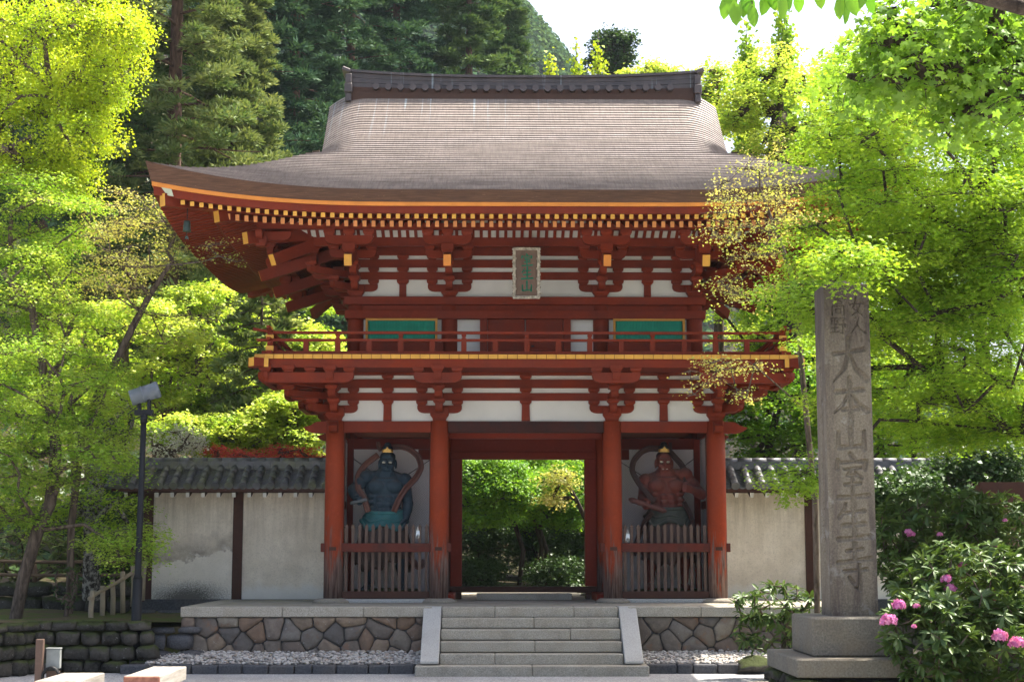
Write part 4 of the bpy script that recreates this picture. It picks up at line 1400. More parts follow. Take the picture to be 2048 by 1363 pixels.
# ---- pebble strip and dark kerb stones along the platform
def pebbles(name, n, x0, x1, y0, y1, z, seed, rmin=.018, rmax=.05, kind='stuff', mat=None):
    rg = np.random.default_rng(seed)
    base = np.array([(1, 0, 0), (-1, 0, 0), (0, 1, 0), (0, -1, 0), (0, 0, 1), (0, 0, -1)], float)
    tri = np.array([(0, 2, 4), (2, 1, 4), (1, 3, 4), (3, 0, 4), (2, 0, 5), (1, 2, 5), (3, 1, 5), (0, 3, 5)])
    # subdivide once for a rounder stone
    vs = [tuple(v) for v in base]; fs = []
    cache = {}
    def mid(a, b):
        k = (min(a, b), max(a, b))
        if k not in cache:
            m = np.array(vs[a]) + np.array(vs[b]); m /= np.linalg.norm(m)
            cache[k] = len(vs); vs.append(tuple(m))
        return cache[k]
    for a, b, c in tri:
        ab, bc, ca = mid(a, b), mid(b, c), mid(c, a)
        fs += [(a, ab, ca), (ab, b, bc), (ca, bc, c), (ab, bc, ca)]
    vs = np.array(vs); fs = np.array(fs)
    N = n
    r = rg.uniform(rmin, rmax, (N, 1)) * np.array([[1, .8, .55]]) * rg.uniform(.8, 1.3, (N, 3))
    a = rg.uniform(0, 6.28, N)
    V = vs[None] * r[:, None, :] * (1 + .18 * rg.standard_normal((N, len(vs), 1)).clip(-1, 1))
    c, s = np.cos(a)[:, None], np.sin(a)[:, None]
    V = np.stack([V[..., 0] * c - V[..., 1] * s, V[..., 0] * s + V[..., 1] * c, V[..., 2]], 2)
    px_ = rg.uniform(x0, x1, N); py_ = rg.uniform(y0, y1, N)
    zz = (z(px_, py_) if callable(z) else np.full(N, z)) + rg.uniform(-.01, .03, N)
    V += np.stack([px_, py_, zz], 1)[:, None, :]
    F = (fs[None] + (np.arange(N) * len(vs))[:, None, None]).reshape(-1, 3)
    tint = np.repeat(rg.random(N), len(fs))
    o = np_mesh(name, V.reshape(-1, 3), F, mat or M['pebble'], None, tint, True)
    tag(o, kind=kind)
    return o
def mat_pebble():
    t = NT('pebble')
    a = t.n('ShaderNodeAttribute', attribute_name='tint')
    c = t.ramp(a.outputs['Fac'], [(0.0, (.15, .14, .13)), (.35, (.36, .34, .31)), (.7, (.50, .48, .45)), (1.0, (.30, .24, .19))])
    return t.bsdf(c, .75, None, .25)
M['pebble'] = mat_pebble()
zp = lambda x, y: -1.0 + .17 * np.clip((y + 2.95) / .75, 0, 1)
pebbles('pebbles', 2600, -6.9, -1.98, -2.95, -2.2, zp, 11)['label'] = 'white and grey pebbles below the left half of the platform'
pebbles('pebbles', 2200, 2.04, 5.6, -2.95, -2.2, zp, 12)['label'] = 'white and grey pebbles below the right half of the platform'
mb = MB(); mb.prism([(-2.98, -1.4), (-2.15, -1.4), (-2.15, -.86), (-2.98, -1.02)], (-4.63, 0, 0), (0, 1, 0), (0, 0, 1), 5.14); mb.prism([(-2.98, -1.4), (-2.15, -1.4), (-2.15, -.86), (-2.98, -1.02)], (4.0, 0, 0), (0, 1, 0), (0, 0, 1), 3.8); tag(mb.build('gutter_bed', M['darkstone']), kind='structure')
def kerb(x0, x1, n, label, seed):
    r = empty('kerb', ((x0 + x1) / 2, -3.1, GZ), 0, label, 'kerb', 'dark stone kerbs')
    rs = random.Random(seed)
    xs_ = [x0 + (x1 - x0) * (i + rs.uniform(-.2, .2) * (0 < i < n)) / n for i in range(n + 1)]
    for a, b in zip(xs_[:-1], xs_[1:]):
        mb = MB(); mb.box(a + .008 - (x0 + x1) / 2, b - .008 - (x0 + x1) / 2, -.12 - rs.uniform(0, .02), .12, -.12, .165 + rs.uniform(-.015, .01))
        mb.build('kerb_block', M['darkstone'], r, .03, 2)
kerb(-7.3, -2.06, 12, 'dark stone kerb in front of the pebbles beside the left stair cheek', 1)
kerb(2.12, 4.75, 6, 'dark stone kerb in front of the pebbles between the stairs and the rhododendron', 2)

# ---- plastered walls with tiled roofs
def tiled_wall(sx, x0, x1, posts, label, m_tile, arc):
    """Wall on the line y = 2.5 from x0 (at the gate) to x1."""
    Y = 2.5
    xa, xb = min(x0, x1), max(x0, x1)
    r = empty('tiled_wall', ((x0 + x1) / 2, Y, 0), 0, label, 'wall', 'plastered walls with tiled roofs beside the gate')
    ox = (x0 + x1) / 2
    def B(mb, *a, **k):
        o = mb.build(*a, **k)
        for v in o.data.vertices: v.co.x -= ox; v.co.y -= Y
        o.parent = r
        return o
    end = x1 - sx * .0
    pz = sorted(posts + [x0])
    for i in range(len(pz) - 1):
        mb = MB(); mb.box(pz[i] + .0, pz[i + 1] - .0, Y - .12, Y + .12, -.05, 2.30)
        o = mb.build('plaster_panel', M['plaster_arc'] if arc and i == 0 else M['plaster'], r)
        for v in o.data.vertices: v.co.x -= ox; v.co.y -= Y
        if arc and i == 0: # stain is laid out from the panel's own middle
            o.data.materials[0] = M['plaster_arc']
    for p in posts:
        mb = MB(); mb.box(p - .105, p + .105, Y - .16, Y + .16, -.06, 2.36); B(mb, 'post', M['darkwood'], None, .008)
    mb = MB(); mb.box(xa - .1, xb + .1, Y - .22, Y + .22, -.42, -.05)
    mb.box(xa, xb, Y - .19, Y + .19, -.049, .0); B(mb, 'foundation', M['darkstone'])
    mb = MB(); mb.box(xa, xb, Y - .45, Y - .37, 2.25, 2.34); mb.box(xa, xb, Y + .37, Y + .45, 2.25, 2.34); mb.box(xa, xb, Y - .17, Y + .17, 2.301, 2.42)
    B(mb, 'eave_beam', M['darkwood'])
    e0 = x1 + sx * .62            # roof end beyond the last post
    ra, rb = min(x0, e0), max(x0, e0)
    mb = MB()
    n = int(abs(e0 - x0) / .325)
    for i in range(n):
        x = x0 + sx * (.17 + i * .325)
        for s in (-1, 1):
            mb.bar((x, Y + s * .2, 2.36), (x, Y + s * .72, 2.195), .075, .10, 0, 1)
    B(mb, 'rafter', [M['darkwood'], M['white']])
    zs = lambda q: 2.345 + .43 * (1 - q) * (1.06 - .06 * q)   # q: 0 at the ridge, 1 at the eave
    # boards and pan tiles
    mb = MB()
    for s in (-1, 1):
        mb.add([(ra, Y + s * .80, 2.275), (rb, Y + s * .80, 2.275), (rb, Y, 2.50), (ra, Y, 2.50)], [(0, 1, 2, 3)])
        mb.box(ra, rb, Y + s * .80 - .03, Y + s * .80 + .03, 2.262, 2.325)
    B(mb, 'roof_board', M['darkwood'])
    mb = MB()
    pitch = .292
    m = int(abs(e0 - x0) / pitch)
    for s in (-1, 1):
        rows = 13
        for k in range(rows):                     # courses of pan tiles, each with its lip
            q0, q1 = k / rows, (k + 1) / rows
            for (qa, qb, dz) in ((q0, q1, .03),):
                ya, yb = Y + s * .86 * qa, Y + s * .86 * qb
                za, zb = zs(qa), zs(qb)
                xs_ = np.linspace(ra, rb, m * 8 + 1)
                sag = .022 * np.cos(((xs_ - x0) * sx / pitch - .55) * 2 * math.pi)
                A = np.stack([np.stack([xs_, np.full_like(xs_, ya), za + sag * 1.0 - .012], 1), np.stack([xs_, np.full_like(xs_, yb), zb + sag + .014], 1), np.stack([xs_, np.full_like(xs_, yb), zb + sag - .01], 1)])
                mb.grid(A, 0, False, s > 0)
        for k in range(m):                        # round cover tiles, segment by segment
            x = x0 + sx * (pitch * (k + .55))
            if abs(x - x0) > abs(e0 - x0) - .05: continue
            segs = 3
            for j in range(segs):
                q0, q1 = .12 + .90 * j / segs, .12 + .90 * (j + 1) / segs
                mb.tube([(x, Y + s * .86 * q0, zs(q0) + .055), (x, Y + s * .86 * (q0 + q1) / 2, zs((q0 + q1) / 2) + .056), (x, Y + s * .86 * q1, zs(q1) + .057)], [.073, .076, .079], 16)
            mb.tube([(x, Y + s * .86 * 1.015, zs(1.015) + .05), (x, Y + s * .86 * 1.04, zs(1.04) + .048)], .086, 18)
        # the verge at the free end: a stack of turned tiles
        for j in range(8):
            q = .1 + j * .125
            mb.tube([(e0 - sx * .1, Y + s * .86 * q, zs(q) + .03), (e0 + sx * .14, Y + s * .86 * q, zs(q) - .015)], .05, 8)
    B(mb, 'roof_tiles', m_tile)
    mb = MB()
    for k, (z, hw) in enumerate(((2.765, .165), (2.81, .15), (2.853, .135), (2.896, .12))):
        nn = 26
        for i in range(nn):
            a = ra + (rb - ra) * i / nn; b = ra + (rb - ra) * (i + 1) / nn
            mb.box(a + .002, b - .002, Y - hw - .004 * (i % 2), Y + hw, z, z + .042)
    nn = int((rb - ra) / .31)
    for i in range(nn):
        a = ra + (rb - ra) * i / nn; b = ra + (rb - ra) * (i + 1) / nn
        mb.tube([(a + .004, Y, 2.945), (b - .004, Y, 2.945)], .078, 12)
    B(mb, 'roof_ridge', m_tile)
    mb = MB()
    mb.prism([(-.20, 0), (.20, 0), (.22, .14), (.10, .34), (.0, .40), (-.10, .34), (-.22, .14)], (e0 + sx * .03, Y, 2.74), (0, 1, 0), (0, 0, 1), .09)
    mb.ball((e0 + sx * .07, Y, 2.94), (.04, .09, .09), 8)
    B(mb, 'ridge_end_tile', m_tile, None, .012)
    return r
tiled_wall(-1, -4.02, -8.08, [-8.05, -6.13], 'stained plaster wall with a mossy tiled roof left of the gate', M['tile_moss'], True)
tiled_wall(1, 4.02, 8.45, [6.17, 8.38], 'pale plaster wall with a dark tiled roof right of the gate, behind the stone pillar', M['tile'], False)

# ---- left side: terraces, retaining walls, fences, lamp
mb = MB()
def terr(x, y): return -.24 + .05 * np.sin(x * 1.7) * np.sin(y * 1.3) + .10 * np.clip((-x - 9) / 4, 0, 1)
xs_ = np.linspace(-16, -6.42, 40); ys_ = np.linspace(-2.6, 2.95, 24)
XX, YY = np.meshgrid(xs_, ys_)
P = np.stack([XX, YY, terr(XX, YY) - .03 * (XX > -7.5)], 2)
mb.grid(P, 0, True)
xs_ = np.linspace(-40, -8.9, 50); ys_ = np.linspace(-6.2, -2.6, 18)
XX, YY = np.meshgrid(xs_, ys_)
lim = -8.9 - (-2.6 - YY) * .42
XX = XX - (-8.9 - lim)
P = np.stack([XX, YY, terr(XX, YY)], 2)
mb.grid(P, 0, True)
tag(mb.build('mossy_ground', M['moss']), kind='structure')
def stone_wall(name, line, z0, z1, label, seed, size=.34, thick=.35, mat=None, jag=.05, group=None, cat='stone wall'):
    """Dry stone wall: stones packed along a polyline, each a lumpy block, one mesh."""
    rg = np.random.default_rng(seed)
    line = np.array(line, float)
    c = line.mean(0)
    mb = MB()
    for a, b in zip(line[:-1], line[1:]):
        L = np.linalg.norm(b - a); d = (b - a) / L; n = np.array((d[1], -d[0]))
        z = z0
        while z < z1 - .03:
            h = min(size * rg.uniform(.6, 1.0), z1 - z)
            s = -rg.uniform(0, size * .5)
            while s < L:
                w = size * rg.uniform(.7, 1.5)
                cx, cy = a + d * (s + w / 2)
                sub = []
                pw = rg.uniform(.3, .75); tw = rg.uniform(-.22, .22); bul = rg.uniform(.75, 1.15)
                ax, ay, az = w / 2 * .97, thick / 2, h / 2 * .97
                k = 5
                for i in range(k + 1):
                    th = math.pi * (i / k)
                    for j in range(10):
                        ph = 2 * math.pi * j / 10
                        v = np.array((math.sin(th) * math.cos(ph), math.sin(th) * math.sin(ph), math.cos(th)))
                        v = np.sign(v) * np.abs(v) ** pw
                        v *= 1 + .09 * rg.standard_normal()
                        v = np.array((v[0] * math.cos(tw) - v[2] * math.sin(tw) * h / w, v[1] * bul, v[2] * math.cos(tw) + v[0] * math.sin(tw) * .6)) if mat is not M['darkstone'] else v
                        p = d * v[0] * ax + n * v[1] * ay
                        sub.append((cx + p[0] + n[0] * rg.uniform(-.01, .01) - c[0], cy + p[1] + n[1] * rg.uniform(-.01, .01) - c[1], z + h / 2 + v[2] * az + (rg.uniform(0, jag) if z + h > z1 - .05 and v[2] > .3 else 0) - z0))
                fs = []
                for i in range(k):
                    for j in range(10):
                        j2 = (j + 1) % 10
                        fs.append((i * 10 + j, (i + 1) * 10 + j, (i + 1) * 10 + j2, i * 10 + j2))
                mb.add(sub, fs, 0, True)
                s += w
            z += h
    o = mb.build(name, mat or M['rubble'])
    o.location = (c[0], c[1], z0)
    return tag(o, label, cat, group)
def mat_rubble():
    t = NT('rubble_stone')
    v = t.coords((1, 1, 1), False)
    c = t.mix(t.ramp(t.noise(v, 2.3, 3, .5), [(.35, 0.0), (.65, 1.0)]), (.018, .017, .014), (.075, .068, .058))
    c = t.mix(t.ramp(t.noise(v, 22, 5, .7), [(.4, 0.0), (.7, .6)]), c, (.10, .095, .085))
    c = t.mix(t.ramp(t.noise(v, 9, 6, .75), [(.62, 0.0), (.67, .8)]), c, (.30, .30, .28))
    g = t.n('ShaderNodeNewGeometry'); sp = t.n('ShaderNodeSeparateXYZ'); t.l(g.outputs['Normal'], sp.inputs[0])
    m = t.math('ADD', t.math('MULTIPLY', sp.outputs[2], .5), t.noise(v, 3, 6, .65))
    c = t.mix(t.ramp(m, [(.62, 0.0), (.85, .85)]), c, (.045, .06, .014))
    return t.bsdf(c, .9, t.bump(t.noise(v, 16, 6, .7), .9, .04), .15)
M['rubble_s'] = mat_rubble()
stone_wall('stone_wall', [(-14, -6.1), (-10.25, -6.0), (-8.75, -2.85), (-7.05, -2.72)], GZ, -.27, 'rough stone retaining wall below the mossy bank on the left', 21, .36, .4, M['rubble_s'])
stone_wall('stone_wall', [(-8.0, 1.9), (-6.42, 1.9)], -.75, -.2, 'low dark block wall under the left plaster wall, beside the platform', 22, .5, .3, M['darkstone'], .0)
stone_wall('stone_wall', [(-7.1, -2.35), (-6.38, -2.30)], GZ, -.36, 'dark stacked blocks between the lamp post and the platform corner', 23, .42, .3, M['darkstone'], .0)
stone_wall('stone_wall', [(-16, 2.3), (-8.5, 2.05)], -.3, .28, 'mossy boulder wall behind the bamboo fence, under the trees', 24, .5, .5, M['rubble_s'], .12)
# planted ledge beside the platform
mb = MB(); mb.box(-8.9, -6.41, -2.33, 1.95, -1.5, -.36); tag(mb.build('ledge', M['moss']), kind='structure')
# post and rail fence in the trees
def rail_fence(p0, p1, n, h, label, mat, rad=.045, name='rail_fence', rails=(.72,), jitter=0, cut=.0, ztop=None, group=None):
    p0, p1 = np.array(p0, float), np.array(p1, float)
    r = empty(name, tuple(p0), 0, label, 'fence', group)
    rg = random.Random(7)
    for i in range(n):
        b = (p1 - p0) * i / (n - 1)
        mb = MB(); hh = h * (1 + rg.uniform(-jitter, jitter))
        mb.tube([b + np.array((0, 0, -.1)), b + np.array((rg.uniform(-.02, .02), 0, hh * .5)), b + np.array((rg.uniform(-.03, .03), 0, hh))], [rad * 1.05, rad, rad * .95], 10)
        mb.build('post', mat, r)
    for q in rails:
        mb = MB()
        pts = [(p0 - p0) + (p1 - p0) * (-.03 + 1.06 * t) + np.array((0, -rad * 1.3, h * q + .01 * math.sin(t * 9))) for t in np.linspace(0, 1, 9)]
        mb.tube(pts, rad * .75, 8)
        mb.build('rail', mat, r)
    return r
M['bamboo'] = mat_wood_paint('weathered_bamboo', (.30, .25, .17), (.13, .11, .08), .6, grain=(8, 8, 1))
M['oldlog'] = mat_wood_paint('old_log', (.17, .115, .075), (.08, .055, .04), .6, grain=(8, 8, 1))
rail_fence((-13.0, 3.2, .22), (-8.35, 3.2, .18), 5, .72, 'brown log fence under the trees behind the boulder wall', M['oldlog'], .05, rails=(.82, .42))
rail_fence(tuple(at(182, 1256, -1.9)), tuple(at(285, 1190, .6)), 6, .72, 'grey bamboo fence on the mossy bank near the lamp post', M['bamboo'], .05, 'bamboo_fence', (.80,), .08)

# floodlight post
lp = at(270, 1290, -2.6)
r = empty('lamp_post', (lp[0], lp[1], GZ + .05), 0, 'tall black lamp post with a grey cylindrical floodlight on top', 'lamp post')
base = np.array((lp[0], lp[1], GZ + .05))
top = at(288, 830, -2.6)
H = top[2] - base[2]
dx = top[0] - base[0]
mb = MB(); mb.tube([(0, 0, -.2), (dx * .35, 0, H * .35)], [.10, .088], 16); mb.tube([(dx * .35, 0, H * .35), (dx * .36, 0, H * .37), (dx, 0, H)], [.088, .06, .052], 16)
mb.build('pole', M['iron'], r)
mb = MB(); mb.box(dx - .17, dx + .17, -.05, .05, H + .0, H + .10); mb.tube([(dx, 0, H - .15), (dx, 0, H + .02)], .065, 12)
for k in (-.09, .09): mb.box(dx + k - .025, dx + k + .025, -.06, .06, H + .10, H + .30)
mb.build('bracket', M['iron'], r)
M['lampgrey'] = mat_plain('lamp_grey_paint', (.12, .14, .16), .45, .2, 5, .4)
c = np.array((dx + .0, -.0, H + .40)); ax = np.array((.93, .15, .33)); ax /= np.linalg.norm(ax)
mb = MB(); mb.tube([c - ax * .27, c - ax * .26, c - ax * .05, c - ax * .049, c - ax * .02, c - ax * .019, c + ax * .18, c + ax * .19, c + ax * .25, c + ax * .28],
                   [.13, .15, .15, .16, .16, .15, .15, .16, .16, .14], 20)
mb.build('lamp_housing', M['lampgrey'], r)
mb = MB(); mb.tube([(dx - .06, -.05, H + .2), (dx - .28, -.08, H + .02), (dx - .26, -.06, H - .12), (dx - .05, -.03, H - .02)], .012, 6); mb.build('cable', M['iron'], r)

# small post with a meter box below the retaining wall
q = at(78, 1350, -6.6)
r = empty('wooden_post', (q[0], q[1], GZ), 0, 'short grey wooden post by the stone wall at the left edge', 'post')
mb = MB(); mb.box(-.06, .06, -.05, .05, -.1, .80); mb.build('post_shaft', M['greywood'], r, .01)
q = at(107, 1330, -6.5)
r = empty('meter_box', (q[0], q[1], GZ), 0, 'pale meter box with a dark hose reel standing by the stone wall', 'utility box')
mb = MB(); mb.box(-.11, .11, -.05, .05, .34, .64); mb.box(-.12, .12, -.06, .06, .641, .66); mb.build('box_body', mat_plain('pale_box_paint', (.20, .215, .205), .6, .25), r, .01)
mb = MB()
for k in range(3): mb.tube([(.13 * math.cos(a), -.10 - .03 * k, .2 + .17 * math.sin(a)) for a in np.linspace(0, 2 * math.pi, 20)], .018, 6)
mb.build('hose', M['iron'], r)
mb = MB(); mb.box(-.10, .10, -.03, .03, -.05, .30); mb.build('stand', M['greywood'], r)

# timber benches at the front left corner
def bench(x0, x1, y0, y1, label):
    r = empty('timber_bench', ((x0 + x1) / 2, (y0 + y1) / 2, GZ), 0, label, 'bench', 'timber benches on the gravel')
    w, L = (x1 - x0) / 2, (y1 - y0) / 2
    mb = MB(); mb.box(-w, w, -L, L, .20, .405)
    mb.build('seat', M['bench'], r, .012)
    for k in (-1, 1):
        mb = MB(); mb.box(-w * .7, w * .7, k * L * .72 - .08, k * L * .72 + .08, -.02, .199); mb.build('leg', M['oldlog'], r, .01)
def mat_bench():
    t = NT('bench_timber')
    v = t.coords((10, .8, 10))
    c = t.mix(t.ramp(t.noise(v, 2, 5), [(.35, 0.0), (.65, 1.0)]), (.19, .175, .155), (.31, .29, .26))
    g = t.n('ShaderNodeNewGeometry'); sp = t.n('ShaderNodeSeparateXYZ'); t.l(g.outputs['Normal'], sp.inputs[0])
    endg = t.math('GREATER_THAN', t.math('ABSOLUTE', sp.outputs[1]), .7)
    e = t.mix(t.ramp(t.noise(t.coords((6, 6, 6)), 2, 5), [(.4, 0.0), (.7, 1.0)]), (.34, .15, .10), (.20, .08, .055))
    return t.bsdf(t.mix(endg, c, e), .75, None, .2)
M['bench'] = mat_bench()
bench(-5.92 - .0, -5.40, -9.0, -7.0, 'pale timber bench with a reddish end, the more visible one of the two')
bench(-6.95, -6.35, -9.9, -8.3, 'pale timber bench of which only the top shows, at the bottom edge')

# right side: rocks and a mossy bed beside the forecourt
pts = [(4.65, -3.3), (5.4, -3.1), (8, -3.0), (12, -3.2), (12, -20), (3.5, -20), (2.9, -12), (3.6, -6), (4.2, -4.2)]
mb = MB(); n = len(pts)
mb.add([(x, y, GZ + .02) for x, y in pts], [tuple(range(n))])
tag(mb.build('mossy_bed', M['moss']), kind='structure')
mb = MB(); mb.grid(np.stack([*np.meshgrid(np.linspace(6.45, 40, 20), np.linspace(-3.0, 2.95, 8)), np.full((8, 20), -.25)], 2), 0, True); 
tag(mb.build('mossy_ground', M['moss']), kind='structure')
rs = random.Random(31)
def rock(x, y, z, r, label, seed, m=None, group='rocks beside the path'):
    rg = np.random.default_rng(seed)
    mb = MB()
    mb.ball((0, 0, 0), (r[0], r[1], r[2]), 9)
    V = np.array(mb.v)
    for k in range(6):
        d = rg.standard_normal(3); d /= np.linalg.norm(d)
        cut = (V / np.array(r)) @ d
        V -= np.outer(np.clip(cut - .62, 0, None), d) * np.array(r)
    V += rg.standard_normal(V.shape) * .012
    mb.v = [tuple(p) for p in V]
    o = mb.build('rock', m or M['rubble_s']); o.location = (x, y, z)
    return tag(o, label, 'rock', group)
p = at(1505, 1335, -3.2); rock(p[0], p[1], GZ + .12, (.42, .28, .2), 'flat brown rock at the end of the dark kerb', 41)
p = at(1565, 1350, -5.0); rock(p[0], p[1], GZ + .10, (.35, .3, .22), 'dark rock half hidden behind the base of the pillar', 42)
pth = [(2.2, -8.5), (3.0, -6.2), (4.4, -4.1), (4.75, -4.5), (3.7, -7.5), (3.3, -20), (2.0, -20)]
mb = MB(); mb.add([(x, y, GZ + .028) for x, y in pth], [tuple(range(len(pth)))]); tag(mb.build('path', M['sand']), kind='structure')

stone_wall('stone_wall', [(6.46, -3.0), (20, -3.1)], GZ, -.22, 'low dark stone wall under the right terrace, behind the rhododendrons', 27, .38, .35, M['rubble_s'])
# ---- the stone pillar with its carved name
def stroke_field(strokes, U, V):
    """Depth 0..1 of carved grooves on the face coordinates U (across), V (up), metres."""
    D = np.zeros_like(U)
    for P in strokes:
        for (x0, y0, r0), (x1, y1, r1) in zip(P[:-1], P[1:]):
            lo_u, hi_u = min(x0, x1) - max(r0, r1), max(x0, x1) + max(r0, r1)
            lo_v, hi_v = min(y0, y1) - max(r0, r1), max(y0, y1) + max(r0, r1)
            msk = (U > lo_u) & (U < hi_u) & (V > lo_v) & (V < hi_v)
            if not msk.any(): continue
            u, v = U[msk], V[msk]
            dx, dy = x1 - x0, y1 - y0
            L2 = dx * dx + dy * dy + 1e-9
            t = np.clip(((u - x0) * dx + (v - y0) * dy) / L2, 0, 1)
            d = np.hypot(u - x0 - t * dx, v - y0 - t * dy)
            r = r0 + t * (r1 - r0)
            D[msk] = np.maximum(D[msk], np.clip((1 - d / r) * 1.5, 0, 1))
    return D
PW, PH = .545, 3.87
PB = np.array((3.515, -13.33, .28))         # foot of the shaft, middle
def char_strokes(ch, cx, y0, w, h, k=1.0):
    return [[((p[0] - .5) * w + cx, y0 + p[1] * h, p[2] * .5 * w * k) for p in smooth_stroke(s)] for s in GL[ch]]
strk = []; strk2 = []
for ch, ty, tb, k in (('大', 672, 766, 1.), ('本', 756, 838, 1.), ('山', 838, 905, 1.), ('室', 908, 1000, 1.), ('生', 1000, 1082, 1.), ('寺', 1088, 1182, 1.)):
    z1 = at(1700, ty, PB[1] - PW / 2)[2] - PB[2]; z0 = at(1700, tb, PB[1] - PW / 2)[2] - PB[2]
    strk += char_strokes(ch, .015, z0 - .01, .43, z1 - z0 + .02, 1.6)
for ch, cxx, ty, tb in (('女', .13, 592, 632), ('人', .13, 634, 668), ('高', -.10, 590, 632), ('野', -.10, 632, 668)):
    z1 = at(1700, ty, PB[1] - PW / 2)[2] - PB[2]; z0 = at(1700, tb, PB[1] - PW / 2)[2] - PB[2]
    strk2 += char_strokes(ch, cxx, z0, .20, z1 - z0, 1.2)
nu, nv = 150, 960
u = np.linspace(-PW / 2, PW / 2, nu); v = np.linspace(0, PH, nv)
U, V = np.meshgrid(u, v)
D = np.maximum(stroke_field(strk, U, V), .5 * stroke_field(strk2, U, V))
rg = np.random.default_rng(8)
ero = np.zeros_like(U)
for _ in range(260):                                        # chipped and worn spots near the top
    a, b, r_ = rg.uniform(-PW / 2, PW / 2), PH - abs(rg.normal(0, .35)), rg.uniform(.006, .03)
    ero = np.maximum(ero, np.clip(1 - np.hypot((U - a), (V - b) * .7) / r_, 0, 1))
r = empty('stone_pillar', tuple(PB + np.array((0, 0, -1.4))), 0, 'tall weathered stone pillar carved with large characters, on a stepped base', 'stone pillar')
lz = 1.4
def taper(V): return 1 - .018 * V / PH
mb = MB()
lean = .0
face = np.stack([U * taper(V), -PW / 2 * taper(V) + D * .032 + ero * .010, V + lz], 2)
M['pillar'] = None
def mat_pillar():
    t = NT('weathered_pillar_stone')
    v = t.coords((1, 1, 1), False)
    c = t.mix(t.ramp(t.noise(v, 45, 3, .8), [(.35, 0.0), (.65, 1.0)]), (.135, .112, .082), (.24, .205, .155))
    c = t.mix(t.ramp(t.noise(t.coords((5, 5, .7), False), 1.3, 6, .65), [(.48, 0.0), (.68, .85)]), c, (.085, .066, .058))
    c = t.mix(t.ramp(t.noise(v, 5, 6, .7), [(.58, 0.0), (.7, .5)]), c, (.36, .35, .32))
    tc = t.n('ShaderNodeTexCoord'); sp = t.n('ShaderNodeSeparateXYZ'); t.l(tc.outputs['Object'], sp.inputs[0])
    w = t.math('ADD', t.math('MULTIPLY', sp.outputs[2], .38), t.math('MULTIPLY', t.noise(t.coords((6, 6, 1), False), 1.4, 6, .65), 1.1))
    c = t.mix(t.ramp(t.math('SUBTRACT', w, 1.9), [(.1, 0.0), (.6, .85)]), c, (.065, .05, .043))
    return t.bsdf(c, .9, t.bump(t.noise(v, 70, 4), .45, .01), .15)
M['pillar'] = mat_pillar()
mb.grid(face, 0, False)
h = PW / 2
tp = h * taper(PH)
b = len(mb.v)
side = []
# left face with shallow weathered writing marks
nu2, nv2 = 60, 520
u2 = np.linspace(-h, h, nu2); v2 = np.linspace(0, PH, nv2)
U2, V2 = np.meshgrid(u2, v2)
mk = []
rg = np.random.default_rng(77)
yy = 3.0
while yy > .6:
    for _ in range(4):
        a = rg.uniform(-.09, .09); bb = yy - rg.uniform(0, .12)
        ang = rg.choice([0, 1.57, .8, -.8]) + rg.normal(0, .15); L = rg.uniform(.03, .08)
        mk.append([(a, bb, .011), (a + L * math.cos(ang), bb + L * math.sin(ang), .009)])
    yy -= .15
D2 = stroke_field(mk, U2, V2)
left = np.stack([-h * taper(V2) + D2 * .012, U2 * taper(V2), V2 + lz], 2)
mb.grid(left, 0, False, True)
mb.add([(h, -h, lz), (h, h, lz), (tp, tp, lz + PH), (tp, -tp, lz + PH)], [(0, 1, 2, 3)])
mb.add([(-h, h, lz), (h, h, lz), (tp, tp, lz + PH), (-tp, tp, lz + PH)], [(3, 2, 1, 0)])
mb.add([(-tp, -tp, lz + PH), (tp, -tp, lz + PH), (tp, tp, lz + PH), (-tp, tp, lz + PH), (0, 0, lz + PH + .10)], [(0, 1, 4), (1, 2, 4), (2, 3, 4), (3, 0, 4)])
mb.build('shaft', M['pillar'], r)
M['pillar_base'] = mat_granite('pillar_base_stone', (.11, .10, .082), (.20, .185, .15), 40, .7)
mb = MB(); mb.box(-.57, .57, -.64, .62, lz - .44, lz - .0); mb.build('plinth', M['pillar_base'], r, .02)
mb = MB(); mb.box(-.82, .98, -.98, .95, lz - .645, lz - .442); mb.build('base_slab', M['pillar_base'], r, .015)
stone_wall('stone_wall', [(2.75, -14.22), (4.45, -14.22)], GZ, -.385, 'mossy boulder footing under the slab of the stone pillar', 25, .38, .3, M['rubble_s'], .0)
stone_wall('stone_wall', [(2.83, -14.2), (2.83, -12.4)], GZ, -.385, 'side of the boulder footing under the pillar slab, facing the stairs', 26, .38, .3, M['rubble_s'], .0)
mb = MB(); mb.box(2.95, 4.4, -14.05, -12.4, GZ - .1, -.40); tag(mb.build('footing_fill', M['darkstone']), kind='structure')
